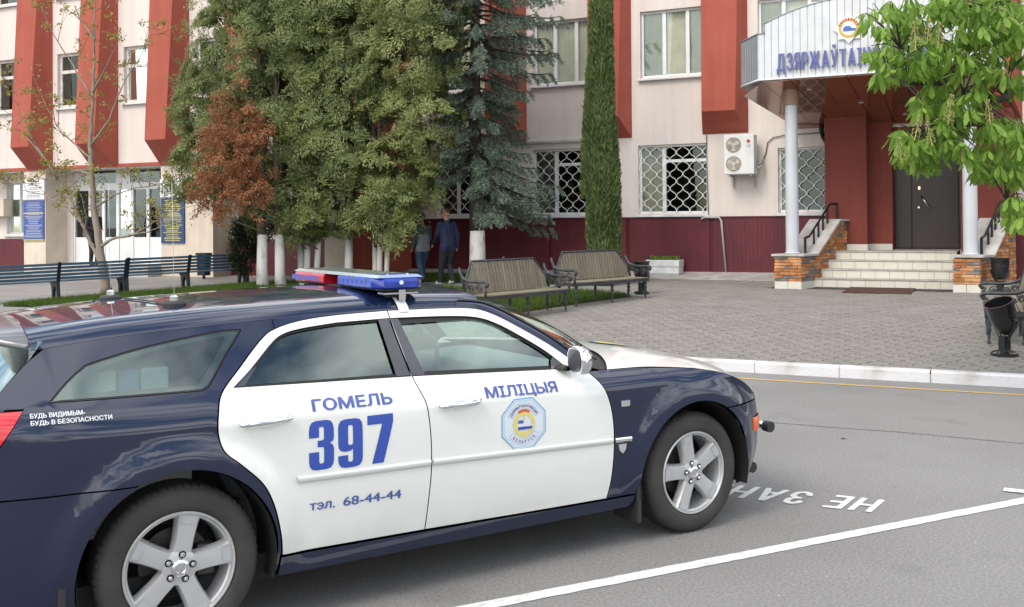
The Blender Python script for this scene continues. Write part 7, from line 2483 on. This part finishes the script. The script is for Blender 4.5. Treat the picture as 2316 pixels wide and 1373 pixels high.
    for i in range(NV):
        for j in range(NU): fs.append((i * NU + j, i * NU + (j + 1) % NU, (i + 1) * NU + (j + 1) % NU, (i + 1) * NU + j))
    hb.add(vs, fs); hb.build('hair', hair, t, smooth=True)
    for s in (-1, 1):
        e = MB(); e.ball(hv(s * .034, .094, .012), .010, 8, 6); e.build('eye', 'eye_dark', t, smooth=True)
    mo = MB(); capsule(mo, hv(-.022, .094, -.062), hv(.022, .094, -.062), .005, .005, 6); mo.build('mouth', 'logo_red', t, smooth=True)
    # jacket collar
    co = MB(); n_ = 16
    vs = []
    for (r, z) in ((.105, -.10), (.088, -.03), (.080, .01), (.074, .008), (.085, -.05)):
        for k in range(n_): vs.append((nk.x + r * math.cos(2 * math.pi * k / n_), nk.y + r * math.sin(2 * math.pi * k / n_), nk.z + z + .015 * -math.sin(2 * math.pi * k / n_)))
    fs = [(i * n_ + k, i * n_ + (k + 1) % n_, (i + 1) * n_ + (k + 1) % n_, (i + 1) * n_ + k) for i in range(4) for k in range(n_)]
    co.add(vs, fs); co.build('collar', mats['yoke'], t, smooth=True)
    return t

walk = dict(pelvis=(0, 0, .95), chest=(0, .03, 1.32), neck=(0, .03, 1.50), head=(0, .06, 1.67),
            shR=(.185, .02, 1.42), elR=(.245, -.07, 1.15), wrR=(.25, -.02, .91), shL=(-.185, .04, 1.42), elL=(-.24, .10, 1.16), wrL=(-.22, .26, .98),
            hipR=(.095, 0, .90), knR=(.10, .10, .50), anR=(.10, -.06, .13), toR=(.105, .06, .045), hipL=(-.095, 0, .90), knL=(-.10, .10, .49), anL=(-.10, .16, .085), toL=(-.105, .31, .035))
walk2 = dict(walk); walk2.update(knR=(.09, .16, .50), anR=(.09, .24, .085), toR=(.09, .39, .035), knL=(-.09, .0, .50), anL=(-.09, -.22, .16), toL=(-.095, -.10, .045), elL=(-.26, -.05, 1.16), wrL=(-.27, .03, .93), elR=(.24, .08, 1.16), wrR=(.23, .18, .95))
stand = dict(walk); stand.update(knR=(.10, .03, .49), anR=(.105, .0, .085), toR=(.12, .15, .035), knL=(-.10, .03, .49), anL=(-.105, .0, .085), toL=(-.12, .15, .035), head=(0, .10, 1.655),
                              elR=(.25, .0, 1.15), wrR=(.08, .21, 1.06), elL=(-.25, .0, 1.15), wrL=(-.10, .22, 1.08))
p = place(-12.28, -3.7)
person('man in a navy jacket and dark trousers walking away towards the trees', tuple(p), R(38), walk,
       dict(arm='cloth_navy', hand='skin', leg='cloth_trouser', foot='shoe_white', torso='cloth_navy', hem='cloth_navy', head='skin', yoke='cloth_navy'), 'hair_brown', 1.03, R(55))
p = place(-13.10, -3.5)
person('person in a grey jacket and blue jeans walking left of the man in navy', tuple(p), R(30), walk2,
       dict(arm='cloth_sleeve', hand='skin', leg='cloth_denim', foot='shoe_dark', torso='cloth_grey', hem='cloth_grey', head='skin', yoke='cloth_sleeve'), 'hair_dark', .97, R(10), .12)
p = L2W(-24.62, -3.25, .70)
person('person in dark clothes standing by the white glazed doors', tuple(p), R(-120), stand,
       dict(arm='cloth_black', hand='skin', leg='cloth_trouser', foot='shoe_dark', torso='cloth_black', hem='cloth_black', head='skin', yoke='cloth_black'), 'hair_dark', .98, 0)
